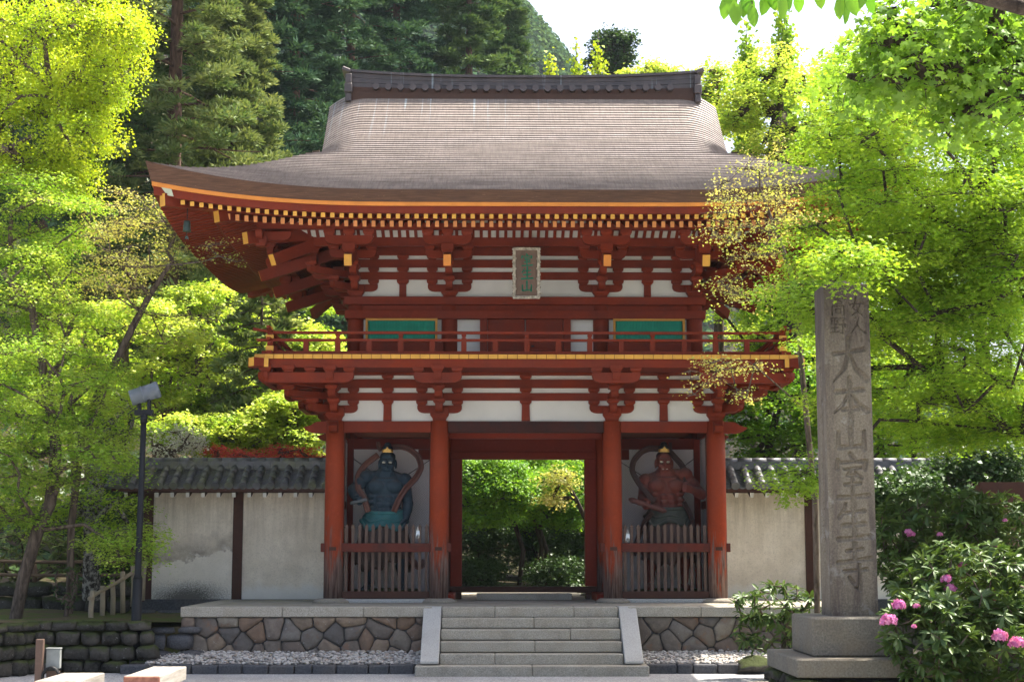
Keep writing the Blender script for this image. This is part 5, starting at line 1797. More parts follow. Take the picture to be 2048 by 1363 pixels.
# ================================================================== GUARDIAN STATUES
SY = 1.05
def guardian(name, label, J, skin, sash_m, skirt_m, scarf_m, hair_m, arms, scarfs, prop, mouth_open, cx, headpx, waist, base_z=.14):
    """One muscular standing figure, about three metres with its topknot. J turns photo pixels into points."""
    root = empty(name, (cx, SY, base_z), 0, label, 'statue', 'pair of guardian statues')
    O = np.array((cx, SY, base_z))
    L = lambda x, y, dy=0.0: J(x, y, dy) - O
    b = MB()
    def cap(p, q, r0, r1, n=4):
        p, q = np.array(p, float), np.array(q, float)
        b.tube([p + (q - p) * t for t in np.linspace(0, 1, n)], [r0 + (r1 - r0) * t for t in np.linspace(0, 1, n)], 12)
        b.ball(p, r0, 8); b.ball(q, r1, 8)
    hx, hy = headpx
    head = L(hx, hy)
    nk = L(hx, hy + 27, .03)
    wst = L(*waist)
    hip = wst + np.array((0, .03, -.24))
    shl, shr = L(*arms[0][0]), L(*arms[1][0])
    ch = (shl + shr) / 2 * np.array((1, 1, 1)) + np.array((0, .0, -.20))
    # trunk: rib cage, belly, pelvis
    b.ball(ch + (0, .02, .02), (.44, .27, .32), 12)
    b.ball((ch + wst) / 2 + (0, -.0, 0), (.345, .25, .28), 12)
    b.ball(wst, (.33, .25, .22), 12)
    b.ball(hip, (.36, .27, .25), 12)
    cap(shl * .55 + shr * .45 + (0, .02, .05), nk + (0, 0, .03), .20, .14); cap(shl * .45 + shr * .55 + (0, .02, .05), nk + (0, 0, .03), .20, .14)
    cap(shl + (.04, .02, .02), nk + (-.05, .02, .06), .12, .10); cap(shr + (-.04, .02, .02), nk + (.05, .02, .06), .12, .10)
    for s in (-1, 1):                                   # chest, belly and flank muscles
        b.ball(ch + (s * .19, -.20, .05), (.19, .10, .135), 9)
        for k in range(3):
            q = ch + (wst - ch) * (.42 + .24 * k)
            b.ball(q + (s * .085, -.215, 0), (.082, .06, .062), 8)
        for k in range(3):
            q = ch + (wst - ch) * (.30 + .25 * k)
            b.ball(q + (s * .27, -.13, 0), (.09, .10, .055), 8)
        b.ball(ch + (s * .10, -.20, .19), (.13, .05, .035), 7)
    # arms
    for i, (sh, el, hd) in enumerate(arms):
        a, e, w = L(*sh), L(*el), L(*hd)
        b.ball(a, (.165, .17, .165), 9)
        cap(a, e, .135, .105)
        m = a + (e - a) * .5
        b.ball(m + (0, -.05, 0), (.125, .11, .13), 8)
        cap(e, e + (w - e) * .45, .115, .11); cap(e + (w - e) * .45, w, .105, .07)
    def hand(w, d, side, curl, grip):
        """Palm at w pointing along d; five fingers that close round the direction grip."""
        d = np.array(d, float); d /= np.linalg.norm(d)
        s = np.array(side, float); s -= d * (s @ d); s /= np.linalg.norm(s)
        n = np.cross(d, s)
        pc = w + d * .09
        for k in (-1, 0, 1): cap(w + s * .035 * k, w + d * .15 + s * .05 * k, .05, .042, 3)
        for k, ln in enumerate((.115, .135, .13, .10)):
            p = w + d * .16 + s * (.066 - .044 * k)
            ang = 0.0
            for j in range(3):
                ang += curl * (1.0 if j else .7)
                q = p + (d * math.cos(ang) + n * math.sin(ang)) * ln * (.45, .32, .27)[j]
                cap(p, q, .027 - .003 * j, .024 - .003 * j, 2)
                p = q
        p = w + d * .05 + s * .075
        for j in range(2):
            q = p + (d * .6 + s * (.55 - .7 * j) + n * (.35 + .6 * curl * j)) * .085
            cap(p, q, .032, .027, 2); p = q
    for i, (sh, el, hd) in enumerate(arms):
        w = L(*hd)
        hand(w, *prop['hands'][i])
    # legs, apart, on the pedestal rock
    fl, fr = np.array((-.36, -.05, .16)), np.array((.34, -.12, .16))
    for s, f in ((-1, fl), (1, fr)):
        hipj = hip + (s * .19, 0, -.08)
        kn = (hipj + f) / 2 + np.array((s * .06, -.10, .05))
        cap(hipj, kn, .20, .13); b.ball((hipj + kn) / 2 + (0, -.06, .05), (.18, .16, .22), 8)
        cap(kn, f + (0, .03, .08), .12, .075); b.ball(kn + (f - kn) * .35 + (0, .05, 0), (.12, .13, .18), 8)
        cap(f + (0, .05, .02), f + (s * .04, -.20, -.02), .085, .06)
        for k in range(5): cap(f + (s * (.0 + .03 * k) - s * .03, -.19, -.03), f + (s * (.0 + .036 * k) - s * .03, -.29 + .012 * k, -.045), .032, .026, 2)
    # head: skull, jaw, brow, nose, cheeks, ears, lips
    h = head
    b.ball(h + (0, .02, .06), (.165, .19, .19), 12)
    b.ball(h + (0, -.05, -.10), (.14, .14, .15), 10)
    b.ball(h + (0, -.09, -.21), (.085, .08, .06), 8)
    for s in (-1, 1):
        b.ball(h + (s * .070, -.155, .055), (.075, .045, .03), 8)
        cap(h + (s * .025, -.175, .045), h + (s * .12, -.13, .10), .028, .022, 3)
        b.ball(h + (s * .085, -.15, -.06), (.055, .045, .05), 8)
        b.ball(h + (s * .045, -.195, -.055), (.028, .03, .024), 6)
        b.ball(h + (s * .170, .02, -.02), (.03, .05, .10), 8)
        cap(h + (s * .06, -.175, -.10), h + (s * .085, -.14, -.17), .026, .022, 3)
    cap(h + (0, -.19, .03), h + (0, -.235, -.055), .028, .042, 3)
    if mouth_open:
        b.ball(h + (0, -.185, -.105), (.075, .03, .018), 7); b.ball(h + (0, -.175, -.165), (.07, .035, .02), 7)
    else:
        b.ball(h + (0, -.19, -.115), (.07, .028, .018), 7); b.ball(h + (0, -.18, -.145), (.06, .032, .018), 7)
    for f in (-.05, .0, .05): cap(h + (-.08, -.14 + abs(f) * .2, .13 + f * .5), h + (.08, -.14 + abs(f) * .2, .13 + f * .5), .016, .016, 3)
    body = b.build('body', skin, root)
    rm = body.modifiers.new('remesh', 'REMESH'); rm.mode = 'VOXEL'; rm.voxel_size = .012; rm.use_smooth_shade = True
    sm = body.modifiers.new('smooth', 'SMOOTH'); sm.factor = .5; sm.iterations = 2
    # eyes, hair, crown
    e = MB()
    for s in (-1, 1): e.ball(h + (s * .066, -.165, .012), (.040, .025, .022), 8)
    pieces('eye', e, mat_eye, body)
    if mouth_open:
        e = MB(); e.box(h[0] - .055, h[0] + .055, h[1] - .185, h[1] - .165, h[2] - .145, h[2] - .118); e.build('teeth', mat_eye, body)
    hr = MB()
    hr.ball(h + (0, .05, .13), (.165, .18, .13), 10); hr.ball(h + (0, .0, .30), (.11, .11, .09), 10); hr.ball(h + (0, .0, .38), (.075, .075, .06), 8)
    hr.tube([h + (0, 0, .22), h + (0, 0, .26)], [.10, .07], 10)
    hr.build('hair', hair_m, root)
    cr = MB()
    cr.lathe([(.115, -.02), (.12, .02), (.11, .05)], h + (0, 0, .24), 14)
    cr.prism([(-.09, 0), (.09, 0), (.07, .06), (.03, .07), (0, .12), (-.03, .07), (-.07, .06)], h + (0, -.125, .22), (1, 0, 0), (0, 0, 1), .02)
    cr.build('crown', M['gold'], root)
    # skirt: pleated cloth, flaring and swaying to one side
    nz, na = 22, 96
    P = np.zeros((nz, na + 1, 3))
    sw = prop.get('sway', 0)
    for i, t in enumerate(np.linspace(0, 1, nz)):
        for k in range(na + 1):
            a = 2 * math.pi * k / na
            pl = .035 * t ** .6 * (math.sin(a * 11 + 2.5 * t) + .5 * math.sin(a * 23 + 1))
            rx = .36 + .22 * t ** .7 + pl; ry = .29 + .16 * t ** .7 + pl
            P[i, k] = (wst[0] + rx * math.cos(a) + sw * t ** 1.5, wst[1] + .02 + ry * math.sin(a), wst[2] - .06 - 1.0 * t - .10 * t * math.sin(a * 3 + 1) - .05 * t * math.sin(a * 11))
    m = MB(); m.grid(P, 0, True)
    o = m.build('skirt', skirt_m, root); so = o.modifiers.new('solid', 'SOLIDIFY'); so.thickness = .02
    # sash over the hips, with rolled, wavy lower hem
    nz = 12
    P = np.zeros((nz, na + 1, 3))
    for i, t in enumerate(np.linspace(0, 1, nz)):
        for k in range(na + 1):
            a = 2 * math.pi * k / na
            f = max(0, -math.sin(a))
            wv = .02 * math.sin(a * 9 + 4 * t) * t
            rx = .37 + .10 * t + wv; ry = .30 + .08 * t + wv
            zz = wst[2] + .06 - .06 * f - t * (.20 + .16 * f * (1 + .5 * math.cos(a * 2)) + .04 * math.sin(a * 5))
            P[i, k] = (wst[0] + rx * math.cos(a), wst[1] + .01 + ry * math.sin(a) * 1.02, zz)
    m = MB(); m.grid(P, 0, True)
    m.tube([tuple(p) for p in P[-1]], .022, 6)
    m.tube([tuple(p) for p in P[0]], .03, 6)
    m.tube([tuple(p + (0, -.012, .0)) for p in P[6]], .014, 6)
    o = m.build('sash', sash_m, root); so = o.modifiers.new('solid', 'SOLIDIFY'); so.thickness = .016
    # scarves: broad ribbons that float round the head and down the sides
    for sc in scarfs:
        pts = np.array([L(*p) for p in sc['pts']])
        tt = np.linspace(0, len(pts) - 1, len(pts) * 7)
        k = np.arange(len(pts))
        C = np.stack([np.interp(tt, k, pts[:, j]) for j in range(3)], 1)
        for _ in range(6): C[1:-1] = (C[:-2] + 2 * C[1:-1] + C[2:]) / 4
        m = MB()
        G = np.zeros((7, len(C), 3))
        for i in range(len(C)):
            d = C[min(i + 1, len(C) - 1)] - C[max(i - 1, 0)]; d /= np.linalg.norm(d) + 1e-9
            n = np.cross(d, (0, 1, 0)); n /= np.linalg.norm(n) + 1e-9
            wd = sc.get('w', .056)
            for j in range(7):
                u = (j - 3) / 3
                G[j, i] = C[i] + n * u * wd + np.array((0, 1, 0)) * (.018 * math.cos(u * 4.2) + .05 * u)
        m.grid(G, 0, True)
        o = m.build('scarf', scarf_m, root); so = o.modifiers.new('solid', 'SOLIDIFY'); so.thickness = .03
    # what the hand holds: a short thunderbolt club with swollen ends
    p, q = L(*prop['club'][0]), L(*prop['club'][1])
    m = MB()
    t = np.linspace(0, 1, 17)
    rr = [prop['cr'] * k for k in (.35, .8, 1.0, .85, .95, 1.0, .8, .6, .62, .6, .8, 1.0, .95, .85, 1.0, .8, .35)]
    m.tube([p + (q - p) * a for a in t], rr, 12)
    m.build('club', prop['cm'], root)
    # pedestal rock
    rg = np.random.default_rng(4)
    m = MB()
    m.ball((0, 0, .02), (.75, .52, .16), 10)
    V = np.array(m.v); V += rg.standard_normal(V.shape) * .02; V[:, 2] = np.clip(V[:, 2], -.01, .12); m.v = [tuple(p) for p in V]
    m.build('pedestal', M['rubble_s'], root)
    return root
mat_eye = mat_plain('painted_eye', (.62, .58, .46), .3, .05)
def mat_statue(name, a, bcol, chip, amt):
    t = NT(name)
    v = t.coords((1, 1, 1), False)
    c = t.mix(t.ramp(t.noise(v, 3, 6, .6), [(.35, 0.0), (.7, 1.0)]), a, bcol)
    c = t.mix(t.ramp(t.noise(v, 8, 6, .7), [(.62, 0.0), (.70, amt)]), c, chip)
    g = t.n('ShaderNodeNewGeometry'); sp = t.n('ShaderNodeSeparateXYZ'); t.l(g.outputs['Normal'], sp.inputs[0])
    dust = t.math('MULTIPLY', t.ramp(sp.outputs[2], [(.15, 0.0), (.9, .55)]), t.ramp(t.noise(v, 5, 5), [(.3, .3), (.7, 1.0)]))
    c = t.mix(dust, c, (.17, .15, .125))
    c = t.mix(t.ramp(t.noise(t.coords((3, 3, 14), False), 2, 5, .7), [(.6, 0.0), (.72, .5)]), c, tuple(x * .45 for x in a))
    return t.bsdf(c, .6, t.bump(t.noise(v, 18, 5), .5, .02), .3)
JS = lambda x, y, dy=0.0: at(x, y, SY + dy)
guardian('guardian_statue', 'dark blue muscular guardian statue with a teal sash and looping scarf', JS,
         mat_statue('blue_black_paint', (.018, .042, .062), (.034, .062, .084), (.13, .14, .14), .35),
         mat_statue('teal_cloth_paint', (.02, .14, .15), (.05, .20, .20), (.16, .12, .09), .9),
         mat_statue('brown_cloth_paint', (.10, .065, .05), (.055, .04, .035), (.22, .15, .10), .6),
         mat_statue('red_brown_ribbon', (.20, .085, .06), (.13, .06, .05), (.28, .2, .15), .5),
         mat_plain('blue_black_hair', (.015, .028, .04), .5, .2),
         [((733, 955, 0), (706, 978, -.12), (713, 999, -.30)), ((809, 961, 0), (816, 1006, .02), (812, 1036, -.12))],
         [{'pts': [(778, 893, .2), (800, 892, .18), (818, 896, .12), (837, 911, .05), (844, 933, 0), (833, 955, -.1), (812, 976, -.22), (798, 998, -.3), (788, 1023, -.32)]},
          {'pts': [(757, 909, .1), (731, 928, .02), (716, 950, -.1), (716, 975, -.28), (729, 996, -.32), (737, 1023, -.32)], 'w': .055},
          {'pts': [(757, 883, .08), (758, 893, .06), (762, 900, .0)], 'w': .03},
          {'pts': [(800, 1075, -.1), (815, 1110, -.1), (838, 1135, 0), (850, 1120, .1)], 'w': .06}],
         {'hands': [((.55, -.75, -.1), (0, -.3, 1), 1.0, None), ((-.15, -.35, -1), (0, -1, .2), .28, None)],
          'club': ((700, 1006, -.52), (735, 998, -.52)), 'cr': .042, 'cm': mat_plain('pewter_club', (.12, .13, .13), .4, .3, 6, .5), 'sway': -.03},
         False, at(772, 1100, SY)[0], (775, 926), (769, 1026, 0))
guardian('guardian_statue', 'dark red open mouthed guardian statue gripping a long club', JS,
         mat_statue('dark_red_paint', (.20, .046, .03), (.13, .035, .025), (.14, .11, .09), .5),
         mat_statue('grey_green_cloth_paint', (.075, .085, .068), (.05, .055, .045), (.18, .09, .05), .7),
         mat_statue('rust_cloth_paint', (.125, .075, .058), (.06, .035, .028), (.2, .13, .1), .6),
         mat_statue('dark_brown_ribbon', (.085, .042, .034), (.06, .03, .028), (.18, .12, .09), .5),
         mat_plain('black_hair', (.016, .016, .018), .5, .2),
         [((1291, 962, 0), (1286, 995, -.08), (1291, 1011, -.32)), ((1370, 950, 0), (1403, 988, -.12), (1384, 978, -.38))],
         [{'pts': [(1326, 898, .2), (1300, 896, .18), (1283, 903, .12), (1267, 921, .05), (1264, 941, 0), (1277, 964, -.15), (1297, 989, -.28), (1309, 1003, -.3)]},
          {'pts': [(1338, 900, .15), (1361, 925, .08), (1374, 945, -.05), (1372, 966, -.2)], 'w': .06},
          {'pts': [(1341, 884, .1), (1342, 894, .08), (1338, 902, .02)], 'w': .03},
          {'pts': [(1368, 1003, -.25), (1381, 1027, -.2), (1387, 1048, -.1), (1390, 1075, 0)], 'w': .05},
          {'pts': [(1306, 1024, -.25), (1287, 1047, -.2), (1277, 1075, -.1), (1268, 1110, 0)], 'w': .05}],
         {'hands': [((.35, -.85, .1), (.2, -.2, 1), 1.05, None), ((-.75, -.45, .15), (0, .1, 1), 1.25, None)],
          'club': ((1257, 997, -.50), (1333, 1022, -.56)), 'cr': .062, 'cm': mat_plain('dark_red_club', (.12, .045, .035), .5, .2), 'sway': .05},
         True, at(1335, 1100, SY)[0], (1328, 925), (1336, 1018, 0))
# ================================================================== TREES AND SHRUBS
def T_quad(w=.5, fold=.15):
    return np.array([(0, -.5, 0), (w, 0, fold), (0, .5, 0), (-w, 0, fold)], float), np.array([(0, 1, 2, 3)])
def T_star(n=5, inner=.16):
    """Palmate leaf: n pointed lobes fanned from the stalk."""
    vs, fs = [], []
    for k in range(n):
        a = R_(-118 + 236 * k / (n - 1))
        L = .52 * (1 - .28 * abs(k - (n - 1) / 2) / ((n - 1) / 2))
        d = np.array((math.sin(a), math.cos(a))); s = np.array((d[1], -d[0]))
        b = len(vs)
        for p, z in ((-.02 * d, .0), (d * L * .5 + s * inner * .8, .03), (d * L, -.05), (d * L * .5 - s * inner * .8, .03)):
            vs.append((p[0], p[1] - .12, z))
        fs.append((b, b + 1, b + 2, b + 3))
    return np.array(vs), np.array(fs)
def T_oval(w=.2, bend=.12):
    """Long leaf of six quads, bent down at the tip and folded along the rib."""
    ys = (-.5, -.22, .1, .36, .5); ws = (.02, .8 * w, w, .6 * w, .01)
    vs, fs = [], []
    for y, a in zip(ys, ws):
        z = -bend * (y + .5) ** 2
        vs += [(-a, y, z + a * .35), (0, y, z), (a, y, z + a * .35)]
    for i in range(4):
        b = 3 * i
        fs += [(b, b + 1, b + 4, b + 3), (b + 1, b + 2, b + 5, b + 4)]
    return np.array(vs), np.array(fs)
def T_spray(w=.16):
    vs = np.array([(0, -.5, 0), (w, -.1, .04), (0, .5, -.1), (-w, -.1, .04)], float)
    return vs, np.array([(0, 1, 2, 3)])

def frames(n, spin):
    n = n / (np.linalg.norm(n, axis=1, keepdims=True) + 1e-9)
    a = np.where(np.abs(n[:, 2:3]) < .9, np.array([[0, 0, 1.0]]), np.array([[1.0, 0, 0]]))
    x = np.cross(a, n); x /= np.linalg.norm(x, axis=1, keepdims=True)
    y = np.cross(n, x)
    c, s = np.cos(spin)[:, None], np.sin(spin)[:, None]
    return x * c + y * s, y * c - x * s, n

def leaves(name, pos, nrm, spin, size, tmpl, mat, parent, tint, yaxis=None):
    tv, tf = tmpl
    if yaxis is not None:
        y = yaxis / (np.linalg.norm(yaxis, axis=1, keepdims=True) + 1e-9)
        n = nrm - y * np.sum(nrm * y, 1, keepdims=True); n /= np.linalg.norm(n, axis=1, keepdims=True) + 1e-9
        x = np.cross(y, n)
    else:
        x, y, n = frames(nrm, spin)
    s = size[:, None, None]
    V = pos[:, None, :] + s * (tv[None, :, 0:1] * x[:, None, :] + tv[None, :, 1:2] * y[:, None, :] + tv[None, :, 2:3] * n[:, None, :])
    F = tf[None] + (np.arange(len(pos)) * len(tv))[:, None, None]
    return np_mesh(name, V.reshape(-1, 3), F.reshape(-1, tf.shape[1]), mat, parent, np.repeat(tint, len(tf)))

def skeleton(rg, trunk, r0, targets, twig=.008, arch=.12, power=.42, extra=None, inward=.55):
    """Branches: every target joins the nearest branch that lies nearer the trunk. Returns edges (p, q, rp, rq)."""
    nodes = [np.array(p, float) for p in trunk]
    par = [-1] + list(range(len(nodes) - 1))
    nt = len(nodes)
    tr = np.array(nodes)
    tgt = np.array(targets, float)
    if len(tgt):
        dist = np.min(np.linalg.norm(tgt[:, None] - tr[None], axis=2), axis=1)
        for i in np.argsort(dist):
            p = tgt[i]
            N = np.array(nodes)
            d = np.linalg.norm(N - p, axis=1)
            up = np.clip(N[:, 2] - p[2], 0, None) * .9
            dn = np.array([0 if k >= nt else .02 for k in range(len(N))])
            cost = d + up + dn
            j = int(np.argmin(cost))
            q = N[j]
            L = np.linalg.norm(p - q)
            k = max(1, int(L / .7))
            prev = j
            for s in range(1, k + 1):
                t = s / k
                m = q + (p - q) * t
                if s < k:
                    m = m + rg.normal(0, .05 * L, 3) * np.array((1, 1, .6)) + np.array((0, 0, arch * L * math.sin(math.pi * t)))
                nodes.append(m); par.append(prev); prev = len(nodes) - 1
    n = len(nodes)
    w = np.zeros(n)
    ch = np.zeros(n, int)
    for i in range(n):
        if par[i] >= 0: ch[par[i]] += 1
    w[ch == 0] = 1
    order = list(range(n))[::-1]
    done = w.copy()
    # children always come after their parents, so one pass from the end adds up the load
    for i in order:
        if par[i] >= 0: done[par[i]] += done[i]
    top = done[0]
    r = np.maximum(twig, r0 * (done / top) ** power)
    for i in range(nt): r[i] = max(r[i], r0 * (1 - .75 * i / nt))
    return [(nodes[par[i]], nodes[i], r[par[i]] if par[i] < nt and i < nt else min(r[par[i]], r[i] * 1.5), r[i]) for i in range(1, n)]

def branch_mesh(name, edges, mat, parent, sides=6):
    vs, fs = [], []
    P = np.array([e[0] for e in edges]); Q = np.array([e[1] for e in edges])
    r0 = np.array([e[2] for e in edges]); r1 = np.array([e[3] for e in edges])
    d = Q - P
    L = np.linalg.norm(d, axis=1, keepdims=True) + 1e-9
    d = d / L
    Q = Q + d * np.minimum(r1[:, None] * .3, L * .2)
    x, y, _ = frames(d, np.zeros(len(d)))
    a = np.linspace(0, 2 * math.pi, sides + 1)[:-1]
    ring = x[:, None, :] * np.cos(a)[None, :, None] + y[:, None, :] * np.sin(a)[None, :, None]
    V = np.concatenate([P[:, None] + ring * r0[:, None, None], Q[:, None] + ring * r1[:, None, None]], 1)
    k = np.arange(sides); k2 = (k + 1) % sides
    F = np.stack([k, k2, k2 + sides, k + sides], 1)
    F = F[None] + (np.arange(len(edges)) * 2 * sides)[:, None, None]
    return np_mesh(name, V.reshape(-1, 3), F.reshape(-1, 4), mat, parent, None, True)

STAR = T_star(); QUAD = T_quad(.42); OVAL = T_oval(.2); SPRAY = T_spray()

def ell_points(rg, n, c, r, shell=.45, flat=1.0):
    """Points in an ellipsoid, denser towards its outside."""
    d = rg.standard_normal((n, 3)); d /= np.linalg.norm(d, axis=1, keepdims=True)
    k = rg.random(n) ** (1 / 3.0)
    k = shell + (1 - shell) * k if shell else k
    return np.array(c) + d * k[:, None] * np.array(r)

def broad_tree(name, label, cat, base, trunk, regions, r0, leaf_mat, tmpl, leaf, per_pad, pad=(.7, .13), bark='bark', seed=1, group=None, droop=.12,
               tilt=.45, tmin=0.0, tmax=1.0, twig=.008, crown='crown', twigs=5, arch=.12, power=.42):
    """Tree of layered leaf sprays. regions: (centre, radii, number of sprays)."""
    rg = np.random.default_rng(seed)
    base = np.array(base, float)
    root = empty(name, tuple(base), 0, label, cat, group)
    tg = [ell_points(rg, n, c, r, .35) for c, r, n in regions]
    tg = np.concatenate(tg) - base
    tk = [np.array(p, float) - base for p in trunk]
    E = skeleton(rg, tk, r0, tg, twig, arch, power)
    n = len(tg)
    R = pad[0] * rg.uniform(.65, 1.3, n)
    # leaves of all sprays
    cnt = np.maximum(3, (per_pad * (R / pad[0]) ** 2 * rg.uniform(.7, 1.3, n)).astype(int))
    idx = np.repeat(np.arange(n), cnt)
    m = len(idx)
    a = rg.uniform(0, 2 * math.pi, m)
    # fingered outline: each spray reaches farther along some directions
    ph = rg.uniform(0, 6.28, (n, 2))
    reach = 1 + .28 * np.sin(a * 3 + ph[idx, 0]) + .18 * np.sin(a * 5 + ph[idx, 1])
    rr = R[idx] * np.sqrt(rg.random(m)) * reach
    el = rg.uniform(.75, 1.3, n)[idx]
    z = rg.normal(0, pad[1], m) * (1 - .4 * rr / (R[idx] * 1.4)) - droop * (rr / R[idx]) ** 2 * R[idx]
    slope = rg.normal(0, .14, (n, 2))
    ox, oy = rr * np.cos(a) * el, rr * np.sin(a) / el
    z += ox * slope[idx, 0] + oy * slope[idx, 1]
    pos = tg[idx] + np.stack([ox, oy, z], 1)
    nrm = np.stack([rg.normal(0, tilt, m) + .25 * np.cos(a), rg.normal(0, tilt, m) + .25 * np.sin(a), np.ones(m)], 1)
    tint = np.clip(tmin + (tmax - tmin) * (.55 * rg.random(n)[idx] + .45 * rg.random(m)), 0, 1)
    # fine twigs inside each spray
    if twigs:
        for i in range(n):
            for k in range(twigs):
                t = rg.uniform(0, 6.28); L = R[i] * rg.uniform(.5, 1.0)
                p = tg[i]; q = p + np.array((math.cos(t) * L, math.sin(t) * L, -droop * L * .6 + rg.normal(0, .04)))
                E.append((p, (p + q) / 2 + np.array((0, 0, .03)), twig * .9, twig * .7)); E.append(((p + q) / 2 + np.array((0, 0, .03)), q, twig * .7, twig * .4))
    branch_mesh('trunk', E, M[bark], root, 7)
    leaves(crown, pos, nrm, rg.uniform(0, 6.28, m), leaf * rg.uniform(.55, 1.35, m), tmpl, M[leaf_mat], root, tint)
    return root

def conifer(name, label, base, height, radius, leaf_mat, seed, start=.12, n_br=80, clumps=4, sprays=55, spray=.42, group=None, droop=.22, bark='bark_red', crad=.75, taper=.75, lean=(0, 0), cat='tree'):
    """Cedar: straight trunk, drooping branches that carry rounded tufts of needle sprays."""
    rg = np.random.default_rng(seed)
    base = np.array(base, float)
    root = empty(name, tuple(base), 0, label, cat, group)
    r0 = height * .016
    tk = [np.array((lean[0] * t, lean[1] * t, height * t)) for t in np.linspace(0, 1, 12)]
    E = [(tk[i], tk[i + 1], r0 * (1 - .92 * i / 11) + .015, r0 * (1 - .92 * (i + 1) / 11) + .015) for i in range(11)]
    C, CR, BD = [], [], []
    for b in range(n_br):
        t = start + (1 - start) * ((b + rg.random()) / n_br)
        L = radius * (1 - t) ** taper * rg.uniform(.6, 1.15) + .35
        az = b * 2.4 + rg.uniform(-.5, .5)
        d = np.array((math.cos(az), math.sin(az), 0))
        p = np.array((lean[0] * t, lean[1] * t, height * t))
        pts = [p + d * L * s + np.array((0, 0, L * (.10 * s - droop * 2.0 * s * s + droop * 1.1 * s ** 3))) for s in np.linspace(0, 1, 5)]
        rb = .018 + .012 * L
        for i in range(4): E.append((pts[i], pts[i + 1], rb * (1 - i / 5), rb * (1 - (i + 1) / 5)))
        for k in range(clumps):
            s = .38 + .64 * (k + rg.random() * .8) / clumps
            q = np.array([np.interp(s, np.linspace(0, 1, 5), [pp[j] for pp in pts]) for j in range(3)])
            q = q + np.array((-d[1], d[0], 0)) * rg.normal(0, .28 * L * s) + np.array((0, 0, rg.normal(0, .18)))
            C.append(q); CR.append(crad * rg.uniform(.6, 1.2) * (.55 + .45 * (1 - t))); BD.append(d)
    C = np.array(C); CR = np.array(CR); BD = np.array(BD)
    n = len(C)
    idx = np.repeat(np.arange(n), sprays)
    m = len(idx)
    d = rg.standard_normal((m, 3)); d /= np.linalg.norm(d, axis=1, keepdims=True)
    d[:, 2] = np.abs(d[:, 2]) * .8 - .25
    d += BD[idx] * .35
    d /= np.linalg.norm(d, axis=1, keepdims=True)
    off = d * (CR[idx] * rg.random(m) ** .45)[:, None] * np.array((1, 1, .62))
    pos = C[idx] + off
    y = d + rg.normal(0, .28, (m, 3)) + np.array((0, 0, .12))
    nrm = rg.standard_normal((m, 3)) + np.array((0, 0, .7))
    tint = np.clip(.5 * rg.random(n)[idx] + .5 * rg.random(m), 0, 1)
    branch_mesh('trunk', E, M[bark], root, 6)
    leaves('crown', pos, nrm, None, spray * rg.uniform(.65, 1.3, m), SPRAY, M[leaf_mat], root, tint, y)
    return root

def spire_tree(name, label, base, height, rad, leaf_mat, seed, n_shoot=40, leaf=.09, per=90, group=None, cat='tree', tops=None):
    """Ginkgo-like tree: near-vertical shoots thickly set with small leaves."""
    rg = np.random.default_rng(seed)
    base = np.array(base, float)
    root = empty(name, tuple(base), 0, label, cat, group)
    E = [(np.array((0, 0, 0.)), np.array((0, 0, height * .55)), .16, .10), (np.array((0, 0, height * .55)), np.array((0, 0, height)), .10, .015)]
    P, Nn, TT = [], [], []
    for k in range(n_shoot):
        t = rg.uniform(.45, .93)
        az = rg.uniform(0, 6.28)
        o = np.array((math.cos(az), math.sin(az), 0))
        p = np.array((0, 0, height * t * .93)); r_ = rad * rg.uniform(.3, 1.0) * (1.15 - t) * 1.8
        q = p + o * r_ + np.array((0, 0, .35 * r_ + .3)); s = q + o * r_ * .15 + np.array((0, 0, height * rg.uniform(.06, .16)))
        E += [(p, q, .03, .02), (q, s, .02, .006)]
        tl = rg.random(per)
        pos = np.where(tl[:, None] < .35, p + (q - p) * (tl[:, None] / .35), q + (s - q) * ((tl[:, None] - .35) / .65)) + rg.normal(0, .13, (per, 3))
        P.append(pos); TT.append(np.full(per, rg.random()))
    P = np.concatenate(P); m = len(P)
    tint = .5 * np.concatenate(TT) + .5 * rg.random(m)
    branch_mesh('trunk', E, M['bark'], root, 6)
    leaves('crown', P, rg.standard_normal((m, 3)) + np.array((0, 0, .4)), rg.uniform(0, 6.28, m), leaf * rg.uniform(.7, 1.3, m), QUAD, M[leaf_mat], root, tint)
    return root

